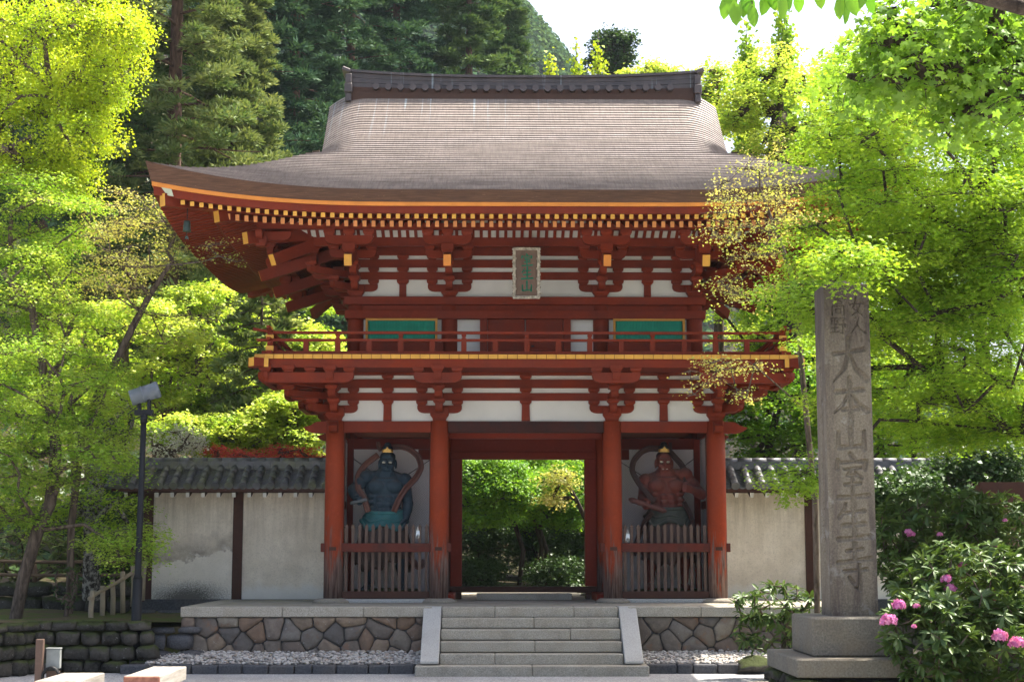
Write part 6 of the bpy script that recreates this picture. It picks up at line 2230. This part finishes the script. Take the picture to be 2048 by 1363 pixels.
def rosette_shrub(name, label, base, regions, leaf_mat, seed, leaf=.15, per=11, flowers=(), group=None, cat='shrub', r0=.05, fl_r=.085):
    """Rhododendron: crooked stems that end in whorls of long leaves; flowers: points of pink trusses."""
    rg = np.random.default_rng(seed)
    base = np.array(base, float)
    root = empty(name, tuple(base), 0, label, cat, group)
    tg = np.concatenate([ell_points(rg, n, c, r, .5) for c, r, n in regions]) - base
    tg = tg[tg[:, 2] > .08]
    E = skeleton(rg, [(0, 0, 0), (.02, 0, .15), (.0, .03, .3)], r0, tg, .007, .05)
    branch_mesh('stem', E, M['bark'], root, 5)
    n = len(tg)
    up = rg.normal(0, .45, (n, 3)) + np.array((0, 0, 1.0))
    up /= np.linalg.norm(up, axis=1, keepdims=True)
    idx = np.repeat(np.arange(n), per); m = len(idx)
    a = np.tile(np.arange(per) * 2.4, n) + rg.normal(0, .3, m)
    x, y, z = frames(up, np.zeros(n))
    el = rg.uniform(-.5, .55, m)
    d = (x[idx] * np.cos(a)[:, None] + y[idx] * np.sin(a)[:, None]) * np.cos(el)[:, None] + z[idx] * np.sin(el)[:, None]
    sz = leaf * rg.uniform(.7, 1.2, m)
    pos = tg[idx] + d * (sz * .55)[:, None]
    nr = z[idx] + rg.normal(0, .2, (m, 3))
    tint = np.clip(.5 * rg.random(n)[idx] + .5 * rg.random(m), 0, 1)
    leaves('foliage', pos, nr, None, sz, T_oval(.15, .25), M[leaf_mat], root, tint, d)
    for p in flowers:
        p, k = np.array(p[:3]), (p[3] if len(p) > 3 else 1.0)
        mm = 46
        d = rg.standard_normal((mm, 3)); d /= np.linalg.norm(d, axis=1, keepdims=True); d[:, 2] = np.abs(d[:, 2]) * .9 - .2
        pos = (p - base) + d * (fl_r * k * .75)
        leaves('flower', pos, d + rg.normal(0, .25, (mm, 3)), rg.uniform(0, 6.28, mm), np.full(mm, .075 * k) * rg.uniform(.8, 1.2, mm), STAR, M['petal'], root, rg.random(mm))
    return root
# ================================================================== PLANTING
def reg(x, y, Y, rx, ry, n, dep=None):
    """Crown region from its place in the photograph at depth Y: centre, radii in metres, number of sprays."""
    s = pxm(Y)
    return (at(x, y, Y), (rx * s, dep if dep is not None else .75 * (rx + ry) / 2 * s, ry * s), n)
def gnd(x, y, Y, z): 
    p = at(x, y, Y); return (p[0], Y, z)
def hz(x, y): return float(hill_z(np.array(float(x)), np.array(float(y))))

# ---- right: the big maple whose sprays hang over the pillar; its trunk stands outside the picture
Y = -11.0
bx = at(2230, 900, Y)[0]
broad_tree('maple_tree', 'large bright green maple with layered branches hanging over the stone pillar', 'tree', (bx, Y, GZ),
           [(bx, Y, GZ), (bx - .1, Y, .6), (bx - .25, Y + .1, 2.0), (bx - .6, Y + .1, 3.4), (bx - 1.1, Y, 4.6), (bx - 1.6, Y + .1, 5.8)],
           [reg(1850, 330, -11, 205, 270, 70, 2.0), reg(1825, 560, -10.5, 205, 120, 44, 1.8), reg(1750, 420, -9.5, 105, 130, 30, 1.2), reg(1940, 640, -10.5, 130, 200, 40, 1.8),
            reg(1850, 790, -9.0, 200, 90, 28, 1.5), reg(1640, 590, -11.5, 70, 40, 9, .5), reg(1690, 522, -14.3, 60, 24, 8, .3), reg(1750, 180, -9, 110, 90, 22, 1.2), reg(1620, 470, -9.0, 35, 60, 5, .6), reg(1970, 420, -10.5, 110, 200, 50, 1.8), reg(1900, 520, -9.0, 170, 110, 40, 1.6), reg(1760, 700, -8.0, 110, 90, 20, 1.2), reg(1990, 820, -9.5, 80, 80, 18, 1.2), reg(1615, 955, -11.0, 50, 20, 5, .3)],
           .13, 'l_maple', STAR, .062, 480, (.54, .085), 'bark_dark', 101, None, .16, .42, twigs=6, twig=.006)
# behind it, maples that stand beyond the right wall
for k, (x, y, YY, rx, ry, n, lab, mt, z) in enumerate((
        (1560, 800, 6.0, 110, 130, 46, 'slender maple behind the right wall, nearest the gate', 'l_maple_deep', 0.0),
        (1830, 830, 5.5, 210, 130, 80, 'spreading maple behind the tiled roof right of the pillar', 'l_maple', 0.0),
        (1970, 680, 9.0, 190, 270, 110, 'tall maple at the right edge behind the wall', 'l_maple', 0.0),
        (1560, 640, 13.0, 120, 140, 48, 'pale maple seen between the roof corner and the pillar', 'l_maple_pale', 0.0),
        (1700, 700, 12.0, 190, 240, 110, 'green maple far behind the stone pillar', 'l_maple', 0.0),
        (1560, 230, 9.5, 120, 140, 56, 'tall pale maple rising behind the right end of the gate roof', 'l_maple_pale', 0.0),
        (1720, 260, 12.0, 170, 200, 64, 'tall light green maple behind the big overhanging maple', 'l_maple_pale', 0.0),
        (1950, 260, 14.0, 190, 300, 120, 'tall dense maple at the upper right behind the nearer leaves', 'l_maple', 0.0))):
    c = at(x, y, YY); s = pxm(YY)
    b = np.array((c[0] + .3 * (k % 3 - 1), YY, z))
    h = c[2] - z
    broad_tree('maple_tree', lab, 'tree', b, [b, b + (.1, 0, h * .35), b + (-.1, .1, h * .65), (c[0], YY, c[2])], [reg(x, y, YY, rx, ry, n)], .05 + .012 * h, mt, QUAD, .095, 260, (.62, .10), 'bark_dark', 120 + k, 'maples behind the right wall', .14, .45, twigs=3, twig=.009)
# thin tree with young orange leaves in front of the right roof corner
b = np.array((at(1628, 960, -6)[0], -6.0, GZ + .1))
broad_tree('young_tree', 'thin many stemmed tree with yellow orange young leaves before the right eaves', 'tree', b,
           [b, at(1630, 1000, -6), at(1612, 820, -6), at(1600, 700, -6), at(1598, 600, -6), at(1560, 480, -6), at(1520, 380, -6)],
           [reg(1500, 430, -6, 85, 105, 44, .9), reg(1500, 575, -6, 85, 28, 15, .5), reg(1545, 350, -6, 50, 70, 14, .6), reg(1450, 760, -6.4, 95, 45, 14, .5), reg(1570, 500, -6, 70, 120, 22, .8)],
           .05, 'l_orange', STAR, .05, 52, (.32, .07), 'bark', 140, None, .05, .7, twigs=8, twig=.005, arch=.05, power=.66)
# near tree whose broad leaves hang into the top right corner
b = np.array((8.2, -20.5, GZ))
broad_tree('overhanging_tree', 'tree with large drooping leaves reaching in from the top right corner', 'tree', b,
           [b, b + (-.1, 0, 1.6), b + (-.3, 0, 3.2), b + (-.9, 0, 4.6), b + (-1.8, 0, 5.6)],
           [reg(1900, 60, -20, 200, 80, 30, .8), reg(1790, 130, -20, 110, 60, 12, .6), reg(1960, 180, -20, 110, 50, 12, .6), reg(2030, 230, -20.5, 30, 40, 4, .3)],
           .13, 'l_big', STAR, .105, 90, (.36, .12), 'bark_dark', 150, None, .55, .85, twigs=4, twig=.006)
# a twig much nearer the camera, its leaves at the top edge
b = np.array((4.6, -26.6, GZ))
rg = np.random.default_rng(160)
root = empty('roadside_tree', tuple(b), 0, 'near tree of which only a few toothed hanging leaves show at the top edge', 'tree')
lim = [b, b + (-.1, 0, 1.5), b + (-.5, 0, 3.0), b + (-1.3, 0, 3.62), at(1760, -60, -26.6), at(1600, -70, -26.7), at(1450, -35, -26.6)]
E = [(lim[i] - b, lim[i + 1] - b, .07 * (1 - i / 6.5), .07 * (1 - (i + 1) / 6.5)) for i in range(6)]
pos, yax = [], []
for x, y, a in ((1452, 12, -.2), (1470, 25, .1), (1487, 15, -.1), (1505, 30, .15), (1495, 5, .4), (1530, 5, -.2), (1563, 10, .1), (1575, -2, .3), (1598, 2, 0), (1680, 14, -.1), (1690, 22, .2), (1703, 8, .35), (1715, 2, -.2), (1742, 4, .1), (1725, -5, -.3), (1545, -8, .2), (1640, -6, 0), (1462, -4, .2)):
    p = at(x, y, -26.65 + rg.uniform(-.1, .1))
    pos.append(p - b); yax.append((math.sin(a), rg.normal(0, .2), -math.cos(a)))
    E.append((at(x - 2, -40, -26.6) - b, p - b + np.array((0, 0, .03)), .004, .002))
branch_mesh('trunk', E, M['bark_dark'], root, 6)
pos = np.array(pos); n = len(pos)
leaves('crown', pos, np.stack([rg.normal(0, .5, n), -np.ones(n), rg.normal(.3, .3, n)], 1), None, rg.uniform(.085, .11, n), T_oval(.24, .1), M['l_maple_deep'], root, rg.random(n) * .5, np.array(yax))

# ---- skyline
for k, (x, y0, y1, YY, rx, lab) in enumerate(((1492, 70, 330, 20, 26, 'narrow upright tree against the sky, nearest the roof ridge'), (1568, 20, 330, 24, 40, 'tall upright tree with shoots like a brush against the white sky'),
        (1100, 112, 320, 30, 18, 'small yellow green sprouting tree above the ridge, by the mountain'), (1152, 75, 320, 32, 22, 'yellow green sprouting tree with long shoots above the roof ridge'), (1196, 62, 320, 28, 20, 'yellow green sprouting tree in front of the dark crown on the skyline'))):
    t = at(x, y0, YY); b = np.array((t[0], YY, hz(t[0], YY)))
    spire_tree('upright_tree', lab, b, t[2] - b[2], rx * pxm(YY), 'l_ginkgo' if k > 1 else 'l_maple', 170 + k, 44 if k > 1 else 90, .16, 90 if k > 1 else 170, 'upright trees on the skyline')
t = at(1222, 62, 60); b = np.array((t[0], 60, hz(t[0], 60)))
broad_tree('evergreen_tree', 'dark round crowned tree alone on the skyline above the roof ridge', 'tree', b, [b, b + (0, 0, t[2] - b[2] - 2.0), (t[0], 60, t[2] - .8)], [reg(1222, 105, 60, 40, 42, 34)], .3, 'l_dark', QUAD, .2, 150, (.7, .25), 'bark_dark', 180, None, .1, .8, twigs=3, twig=.03)
for k, (x, y, YY, rx, ry, lab) in enumerate(((1300, 155, 22, 60, 26, 'pale crown just showing over the middle of the ridge'), (1430, 190, 14, 30, 60, 'pale loose tree beside the right end of the ridge'))):
    c = at(x, y, YY); b = np.array((c[0], YY, hz(c[0], YY)))
    broad_tree('maple_tree', lab, 'tree', b, [b, (c[0], YY, c[2] * .6), (c[0], YY, c[2])], [reg(x, y, YY, rx, ry, 24)], .15, 'l_maple_pale', QUAD, .11, 170, (.6, .12), 'bark', 185 + k, None, .12, .5, twigs=3, twig=.012)

# ---- cedars behind on the left
for k, (x, YY, r, H, mt, st, lab, tp) in enumerate((
        (330, 16, 3.9, 27, 'l_olive', .18, 'big sunlit olive cedar behind the left roof corner', .6),
        (195, 17, 2.9, 26, 'l_cedar', .30, 'cedar with a bare lower trunk between the ginkgo and the olive cedar', .6),
        (450, 21, 3.1, 22, 'l_olive', .22, 'shorter olive cedar just left of the roof slope', .7),
        (575, 44, 4.8, 40, 'l_cedar_far', .12, 'dark tall cedar with its trunk showing at the top edge, left of the ridge', .55),
        (690, 50, 4.6, 41, 'l_cedar_far', .12, 'dark tall cedar behind the left end of the ridge', .55),
        (785, 56, 4.4, 42, 'l_cedar_far', .12, 'dark tall cedar behind the ridge, third from the left of the row', .6),
        (935, 58, 4.6, 40, 'l_cedar', .10, 'tall cedar at the edge of the open sky, behind the ridge', .7),
        (1015, 66, 4.6, 36, 'l_cedar', .10, 'lower cedar in front of the mountain beside the open sky', .75),
        (470, 40, 4.5, 38, 'l_cedar_far', .12, 'dark cedar filling the gap above the olive cedars', .55),
        (60, 34, 4.5, 36, 'l_cedar_far', .12, 'dark cedar far behind the yellow green ginkgo', .55))):
    c = at(x, 900, YY); b = (c[0], YY, hz(c[0], YY) - .2)
    conifer('cedar_tree', lab, b, H - b[2] * .9, r, mt, 200 + k, st, 130 if YY < 30 else 120, 6, 150 if YY < 30 else 105, .20 if YY < 30 else .34, 'cedars behind the gate', .24, 'bark_red', .70 if YY < 30 else 1.0, tp)

# ---- left: yellow green ginkgo in the corner
Y = 1.0
b = np.array((at(-150, 900, Y)[0], Y, -.2))
broad_tree('ginkgo_tree', 'sunlit yellow green ginkgo filling the upper left corner', 'tree', b,
           [b, at(-150, 700, Y), at(-110, 480, Y), at(-30, 250, Y), at(40, 110, Y), at(110, 0, Y), at(150, -90, Y)],
           [reg(110, 110, Y, 170, 140, 80, 1.8), reg(60, 280, Y, 150, 110, 54, 1.6), reg(200, 60, Y, 95, 90, 26, 1.2), reg(170, 190, Y, 80, 40, 14, 1.0), reg(110, 345, Y, 60, 50, 14, .8)],
           .20, 'l_ginkgo', QUAD, .062, 300, (.42, .20), 'bark', 230, None, .05, .9, twigs=4, twig=.007)
# big pale maple at the left edge, in front of the wall
Y = -1.2
broad_tree('maple_tree', 'big pale green maple at the left edge with a slim leaning trunk', 'tree', gnd(30, 1232, Y, -.25),
           [(at(30, 1232, Y)[0], Y, -.3), at(48, 1150, Y), at(75, 1060, Y), at(100, 1005, Y), at(112, 900, Y), at(90, 760, Y), at(60, 600, Y)],
           [reg(60, 440, Y + 1, 130, 95, 40, 1.4), reg(50, 600, Y + .6, 150, 110, 54, 1.5), reg(90, 760, Y, 160, 100, 50, 1.5), reg(120, 900, Y - .3, 150, 70, 34, 1.2), reg(215, 915, Y - .9, 40, 40, 6, .4), reg(262, 1085, Y - .8, 55, 30, 9, .3), reg(40, 990, Y, 90, 60, 18, 1.0)],
           .125, 'l_maple_pale', STAR, .066, 330, (.56, .09), 'bark', 231, None, .15, .42, tmin=-.35, tmax=.9, twigs=4, twig=.007)
# mottled trunk behind it
Y = 1.4
b = gnd(182, 1172, Y, .0)
broad_tree('maple_tree', 'maple with a thick mottled grey trunk beside the lamp post', 'tree', b,
           [b, at(183, 1110, Y), at(185, 1035, Y), at(195, 940, Y), at(215, 850, Y)],
           [reg(150, 830, Y + .8, 130, 70, 40, 1.2), reg(225, 1030, Y - .6, 45, 40, 8, .5), reg(100, 1000, Y + .5, 90, 60, 20, .9)],
           .19, 'l_maple', STAR, .066, 300, (.55, .09), 'bark_pale', 232, None, .15, .42, twigs=4, twig=.007)
# bare-stemmed tree with orange young leaves
Y = -.4
b = gnd(140, 1180, Y, -.2)
broad_tree('young_tree', 'crooked grey stemmed tree with thin orange young leaves in front of the left eaves', 'tree', b,
           [b, at(142, 1050, Y), at(160, 905, Y), at(190, 800, Y), at(222, 740, Y), at(262, 660, Y), at(300, 590, Y), at(345, 520, Y)],
           [reg(270, 510, Y, 110, 80, 50, 1.3), reg(250, 430, Y, 90, 50, 22, .9), reg(215, 560, Y, 80, 60, 18, .8), reg(440, 510, Y - 1.6, 40, 40, 5, .3), reg(310, 640, Y, 90, 60, 10, .8)],
           .075, 'l_orange', STAR, .056, 66, (.38, .07), 'bark', 233, None, .05, .6, twigs=8, twig=.005, arch=.04, power=.6)
# sunlit maples and shrubs on the slope behind the left wall
for k, (x, y, YY, rx, ry, n, mt, lab) in enumerate((
        (250, 700, 5.5, 130, 120, 46, 'l_maple_pale', 'pale maple behind the lamp head and the crooked stemmed tree'),
        (400, 660, 13, 130, 110, 44, 'l_maple_pale', 'light maple on the slope below the olive cedars'),
        (590, 690, 11, 80, 50, 26, 'l_maple_pale', 'bright layered maple under the left eaves, above the railing corner'),
        (470, 790, 12.5, 130, 65, 40, 'l_maple_pale', 'green maple on the slope left of the balcony brackets'),
        (590, 850, 9.3, 95, 62, 44, 'l_maple_pale', 'bushy maple next to the left front column above the wall'),
        (440, 868, 9.0, 110, 42, 34, 'l_maple_pale', 'yellow green bush above the middle of the left wall'),
        (330, 560, 20, 150, 90, 40, 'l_maple', 'green maple high on the slope under the olive cedar'),
        (560, 610, 19, 110, 60, 28, 'l_maple', 'maple far up the slope beneath the corner of the roof'),
        (620, 780, 16, 90, 80, 26, 'l_maple_deep', 'shaded maple behind the balcony brackets'),
        (150, 780, 10, 150, 140, 40, 'l_maple', 'green maple behind the mottled trunk'))):
    c = at(x, y, YY); b = np.array((c[0], YY, hz(c[0], YY)))
    h = max(1.0, c[2] - b[2])
    broad_tree('maple_tree', lab, 'tree', b, [b, b + (.1, 0, h * .4), b + (0, .1, h * .7), (c[0], YY, c[2])], [reg(x, y, YY, rx, ry, n)], .05 + .012 * h, mt, QUAD, .098, 240, (.60, .09), 'bark', 240 + k, 'maples on the slope behind the left wall', .14, .42, twigs=3, twig=.009)
for k, (x, y, YY, r, H, lab) in enumerate(((525, 560, 10.5, 1.9, 7.0, 'small grey green cypress with drooping sprays left of the balcony'), (470, 760, 12, 1.8, 5.6, 'small drooping cypress lower on the slope'))):
    c = at(x, y, YY); b = (c[0], YY, hz(c[0], YY))
    conifer('cypress_tree', lab, b, c[2] - b[2], r, 'l_olive', 260 + k, .05, 60, 5, 40, .26, 'cypresses on the left slope', .45, 'bark', .42, .55)
for k, (x, y, rx, ry, lab) in enumerate(((560, 901, 95, 10, 'red leaved maple whose top shows over the left wall beside the column'), (450, 898, 35, 8, 'small red maple tip above the middle of the left wall'))):
    c = at(x, y, 5.2); b = np.array((c[0], 5.2, 0))
    broad_tree('red_maple', lab, 'tree', b, [b, (c[0], 5.2, 1.5), (c[0], 5.2, c[2] - .3)], [reg(x, y + 12, 5.2, rx, ry + 6, 20 if k == 0 else 8, .5)], .07, 'l_red', STAR, .075, 170, (.34, .07), 'bark', 265 + k, None, .12, .4, twigs=3)
c = at(335, 885, 4.6)
broad_tree('flowering_shrub', 'white flowering shrub behind the wall roof next to the lamp post', 'shrub', (c[0], 4.6, 0), [(c[0], 4.6, 0), (c[0], 4.6, 1.5), (c[0], 4.6, c[2] - .3)], [reg(340, 885, 4.6, 60, 30, 22, .6)], .06, 'l_white', QUAD, .055, 90, (.32, .12), 'bark', 268, None, .05, .9, twigs=3)
# glossy shrubs behind the log fence
for k, (x, y, YY, rx, ry, n, lab) in enumerate(((60, 1110, 4.2, 110, 50, 70, 'sunlit pale leaved rhododendron behind the log fence'), (150, 1110, 4.4, 40, 40, 26, 'small rhododendron behind the mottled trunk'))):
    c = at(x, y, YY)
    rosette_shrub('rhododendron', lab, (c[0], YY, hz(c[0], YY)), [reg(x, y, YY, rx, ry, n * 2)], 'l_olive', 270 + k, .16, 10, (), 'rhododendrons')
c = at(240, 1100, 6.0)
broad_tree('evergreen_shrub', 'dark evergreen shrub in the shade between the log fence and the wall end', 'shrub', (c[0], 6, 0), [(c[0], 6, 0), (c[0], 6, 1.0)], [reg(235, 1050, 6.0, 80, 110, 50, .9)], .06, 'l_dark', QUAD, .10, 200, (.5, .2), 'bark_dark', 275, None, .1, .8, twigs=2)
c = at(130, 1110, -1.4)
rosette_shrub('sapling', 'small dark leaved sapling on the moss beside the leaning trunk', (at(132, 1225, -1.5)[0], -1.5, -.22), [reg(135, 1170, -1.5, 28, 45, 26, .3)], 'l_dark', 276, .10, 9, ())

# ---- right: rhododendrons
fl = [(*at(x, y, Y), k) for x, y, Y, k in ((1777, 1241, -15.0, 1.35), (1798, 1210, -14.9, 1.1), (2000, 1272, -15.2, 1.25), (2034, 1286, -15.2, 1.25), (1892, 1158, -14.6, .9), (1900, 1176, -14.6, .9), (1925, 1130, -14.2, .7), (1833, 1212, -14.8, .6), (1828, 1252, -15.1, .45))]
Y = -14.0
rosette_shrub('rhododendron', 'large rhododendron with pink flower clusters beside the stone pillar', (at(1930, 1363, Y)[0], Y, GZ), [reg(1930, 1190, -14.0, 130, 110, 330, .8), reg(1860, 1270, -14.6, 90, 90, 150, .5), reg(1990, 1290, -14.4, 120, 90, 180, .6), reg(1840, 1170, -13.4, 60, 60, 60, .4)],
              'l_rhodo', 280, .135, 12, fl, 'rhododendrons', r0=.07)
Y = -9.0
fl = [(*at(x, y, -9.8), k) for x, y, k in ((1817, 1063, .8), (1822, 1068, .8), (1880, 1068, .6), (1990, 1090, .5), (2010, 1040, .5))]
rosette_shrub('rhododendron', 'tall dark rhododendron behind the pillar and below the tiled roof end', (at(1900, 1200, Y)[0], Y, GZ + .1), [reg(1880, 1060, -9.0, 130, 85, 300, .8), reg(1990, 1080, -9.0, 110, 100, 240, .8), reg(1800, 1110, -9.4, 60, 70, 90, .5)],
              'l_rhodo', 281, .14, 12, fl, 'rhododendrons', r0=.07)
Y = -4.4
rosette_shrub('rhododendron', 'small open rhododendron in front of the platform corner, left of the pillar', (at(1560, 1300, Y)[0], Y, GZ), [reg(1545, 1205, Y, 85, 38, 40, .5), reg(1530, 1265, Y, 60, 40, 28, .4), reg(1600, 1230, Y, 40, 60, 20, .4)],
              'l_rhodo', 282, .17, 11, (), 'rhododendrons', r0=.045)
M['l_small'] = M['l_dark']
for k, (x, y, YY, rx, ry, n, lab) in enumerate(((1950, 960, -1.0, 110, 90, 60, 'dark shrub below the hanging maple at the right edge'), (1800, 1000, -2.0, 60, 50, 24, 'dark shrub against the right wall, behind the pillar'), (1990, 1090, -3.0, 90, 130, 60, 'dense dark shrub behind the rhododendrons at the right edge'))):
    c = at(x, y, YY)
    broad_tree('evergreen_shrub', lab, 'shrub', (c[0], YY, -.25), [(c[0], YY, -.3), (c[0] + .05, YY, c[2] * .5), (c[0], YY, c[2])], [reg(x, y, YY, rx, ry, n)], .06, 'l_dark', QUAD, .085, 230, (.45, .14), 'bark_dark', 290 + k, 'dark shrubs by the right wall', .1, .7, twigs=3)
# small roofed notice board at the right edge
p = at(2040, 1000, -4.0)
r = empty('notice_board', (p[0], -4.0, -.9), 0, 'small dark roofed notice board standing at the right edge', 'notice board')
dz = p[2] + .9
mb = MB()
for k in (-.55, .55): mb.box(k - .05, k + .05, -.05, .05, -.3, dz - .05)
mb.build('post', M['darkwood'], r)
mb = MB()
for s in (-1, 1):
    for k in range(5):
        y0, y1 = s * .10 * k, s * .10 * (k + 1)
        mb.box(-.75, .75, min(y0, y1), max(y0, y1), dz + .22 - .055 * (k + 1), dz + .27 - .055 * k)
mb.box(-.72, .72, -.06, .06, dz + .24, dz + .32)
mb.build('roof', M['darkwood'], r)
mb = MB(); mb.box(-.52, .52, -.03, .03, dz - .8, dz - .1); mb.build('board', M['oldlog'], r)

# ---- seen through the gate
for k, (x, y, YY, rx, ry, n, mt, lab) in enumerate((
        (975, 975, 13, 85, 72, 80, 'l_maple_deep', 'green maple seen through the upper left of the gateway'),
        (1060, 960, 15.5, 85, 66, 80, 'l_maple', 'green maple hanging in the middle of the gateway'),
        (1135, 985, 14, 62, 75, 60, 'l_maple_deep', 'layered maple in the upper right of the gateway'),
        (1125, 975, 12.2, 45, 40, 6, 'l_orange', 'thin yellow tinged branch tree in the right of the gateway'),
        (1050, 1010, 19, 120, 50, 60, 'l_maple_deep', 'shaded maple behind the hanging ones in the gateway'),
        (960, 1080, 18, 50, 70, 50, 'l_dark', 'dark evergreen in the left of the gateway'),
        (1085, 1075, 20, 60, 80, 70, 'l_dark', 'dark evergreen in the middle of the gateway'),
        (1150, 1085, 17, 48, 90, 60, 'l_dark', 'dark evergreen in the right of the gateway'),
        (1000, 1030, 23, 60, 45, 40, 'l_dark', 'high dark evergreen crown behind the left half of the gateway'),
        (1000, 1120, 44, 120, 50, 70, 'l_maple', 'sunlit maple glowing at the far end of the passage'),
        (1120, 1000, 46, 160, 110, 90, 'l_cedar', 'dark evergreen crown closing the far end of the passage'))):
    c = at(x, y, YY)
    bx_ = c[0] + (.9 if k in (0, 3) else -.7 if k == 2 else .25)
    b = np.array((bx_, YY + .6, hz(bx_, YY)))
    ever = 'evergreen' in lab
    broad_tree('evergreen_shrub' if ever else 'maple_tree', lab, 'shrub' if ever else 'tree', b, [b, b + (.12, 0, c[2] * .35), b + (-.10, .1, c[2] * .6), (c[0] * .6 + bx_ * .4, YY + .2, c[2] * .9)], [reg(x, y, YY, rx, ry, n)], .035 + .012 * c[2], mt, QUAD, .085, 230, (.50, .12), 'bark_dark', 300 + k, 'trees seen through the gateway', .15, .5, twigs=3, twig=.009)
for k, (x, YY, rx, lab) in enumerate(((955, 13.0, 45, 'low dark bush at the foot of the left door post, behind the gate'), (1115, 12.5, 60, 'low dark bushes across the right half of the gateway'), (1040, 26.5, 60, 'low dark bush behind the pale benches'))):
    c = at(x, 1150, YY); b = np.array((c[0], YY, hz(c[0], YY)))
    broad_tree('evergreen_shrub', lab, 'shrub', b, [b, b + (0, 0, .3)], [reg(x, 1146, YY, rx, 26, 40, .5)], .04, 'l_dark', QUAD, .07, 170, (.32, .14), 'bark_dark', 320 + k, 'low bushes behind the gate', .1, .7, twigs=2)
for k, (x, YY, rr, lab) in enumerate(((1063, 21, .17, 'dark cedar trunk in the middle of the gateway'), (1118, 22, .12, 'slim dark trunk right of the middle of the gateway'), (1146, 19.5, .10, 'thin trunk near the right door post'))):
    c = at(x, 1150, YY)
    b = np.array((c[0], YY, hz(c[0], YY)))
    broad_tree('cedar_tree', lab, 'tree', b, [b, b + (.05, 0, 2.0), b + (.0, .1, 4.5), b + (.1, 0, 7.5)], [((c[0], YY, 8.0), (1.5, 1.5, 1.5), 14)], rr, 'l_cedar', QUAD, .11, 160, (.6, .15), 'bark_dark', 310 + k, 'trunks seen through the gateway', .15, .6, twigs=2)
for k, (x0, x1, YY, lab) in enumerate(((950, 1005, 24.5, 'low pale bench behind the gate, left one of the two'), (1010, 1070, 24.5, 'low pale bench behind the gate, right one of the two'))):
    a, c = at(x0, 1165, YY), at(x1, 1165, YY)
    r = empty('garden_bench', ((a[0] + c[0]) / 2, YY, hz(a[0], YY)), 0, lab, 'bench', 'benches behind the gate')
    w = (c[0] - a[0]) / 2
    mb = MB(); mb.box(-w, w, -.2, .2, .22, .32); mb.build('seat', M['bamboo'], r)
    mb = MB(); mb.box(-w, w, .16, .2, .36, .52); mb.build('backrest', M['oldlog'], r)
    for s in (-1, 1):
        mb = MB(); mb.box(s * w * .8 - .05, s * w * .8 + .05, -.18, .18, -.05, .219); mb.box(s * w * .8 - .03, s * w * .8 + .03, .17, .19, .321, .36); mb.build('leg', M['oldlog'], r)
mb = MB(); mb.add([(-1.4, 7.3, -.012), (1.4, 7.3, -.012), (2.4, 26, .0), (-2.4, 26, .0)], [(0, 1, 2, 3)]); tag(mb.build('path', M['sand']), kind='structure')

# ---- forest floor plants and the far wooded mountain
rg = np.random.default_rng(400)
n = 42000
x = rg.uniform(-80, 34, n); y = rg.uniform(8, 85, n)
keep = ~((np.abs(x) < 3.2) & (y < 27))
x, y = x[keep], y[keep]; n = len(x)
z = hill_z(x, y) + rg.uniform(0, .5, n) * np.clip((y - 8) / 10, .15, 1)
o = leaves('undergrowth', np.stack([x, y, z], 1), np.stack([rg.normal(0, .6, n), rg.normal(0, .6, n) - .4, np.ones(n)], 1), rg.uniform(0, 6.28, n), rg.uniform(.25, .6, n), T_quad(.35), M['l_dark'], None, rg.random(n))
tag(o, 'dark green undergrowth covering the slope behind the gate', kind='stuff')

def mountain_z(x):
    """Crest height of the mountain: high on the left, falling off to the right of the cedars."""
    h = 146 - 1.15 * np.clip(x + 3, 0, 90) - .10 * np.clip(-x, 0, 400)
    return np.clip(h, 40, None) + 3 * np.sin(x * .035) + 2 * np.sin(x * .16 + 1)
xs_ = np.linspace(-420, 420, 85); ts = np.linspace(0, 1, 20)
XX, TT = np.meshgrid(xs_, ts)
YY_ = 230 + 150 * TT
H = mountain_z(XX)
ZZ = H * np.sin(TT * math.pi / 2) ** .8 + .0
mb = MB(); mb.grid(np.stack([XX, YY_, ZZ], 2), 0, True); mo = mb.build('mountain', M['earth']); tag(mo, kind='structure')
n = 7500
k = rg.random(n) ** .55
tx = np.concatenate([rg.uniform(-70, 90, n // 3 * 2), rg.uniform(-200, 200, n - n // 3 * 2)])
tz = mountain_z(tx) * np.sin(k * math.pi / 2) ** .8
ty = 230 + 150 * k
crown_r = rg.uniform(1.6, 3.6, n)
m = 30                                              # each far crown is a little heap of leaf masses
idx = np.repeat(np.arange(n), m)
d = rg.standard_normal((n * m, 3)); d /= np.linalg.norm(d, axis=1, keepdims=True); d[:, 2] = np.abs(d[:, 2])
pos = np.stack([tx, ty, tz], 1)[idx] + d * crown_r[idx][:, None] * np.array((.8, .8, 1.3))
o = leaves('forest', pos, d + rg.normal(0, .25, d.shape), rg.uniform(0, 6.28, n * m), crown_r[idx] * rg.uniform(.25, .5, n * m), T_quad(.45), M['l_far'], None, np.clip(.75 * rg.random(n)[idx] + .25 * rg.random(n * m), 0, 1))
tag(o, 'wooded mountainside far behind the gate', kind='stuff')

# ---- the air: one even, thin haze round the whole place
mb = MB(); mb.box(-700, 700, -650, 520, -3, 190)
air = mb.build('haze', [])
tag(air, 'thin morning haze', kind='stuff')
hm = bpy.data.materials.new('haze'); hm.use_nodes = True
hm.node_tree.nodes.clear()
ho = hm.node_tree.nodes.new('ShaderNodeOutputMaterial')
pv = hm.node_tree.nodes.new('ShaderNodeVolumePrincipled')
pv.inputs['Color'].default_value = (.72, .85, 1.0, 1)
pv.inputs['Density'].default_value = .00014
pv.inputs['Anisotropy'].default_value = .0
hm.node_tree.links.new(pv.outputs[0], ho.inputs['Volume'])
air.data.materials.append(hm)
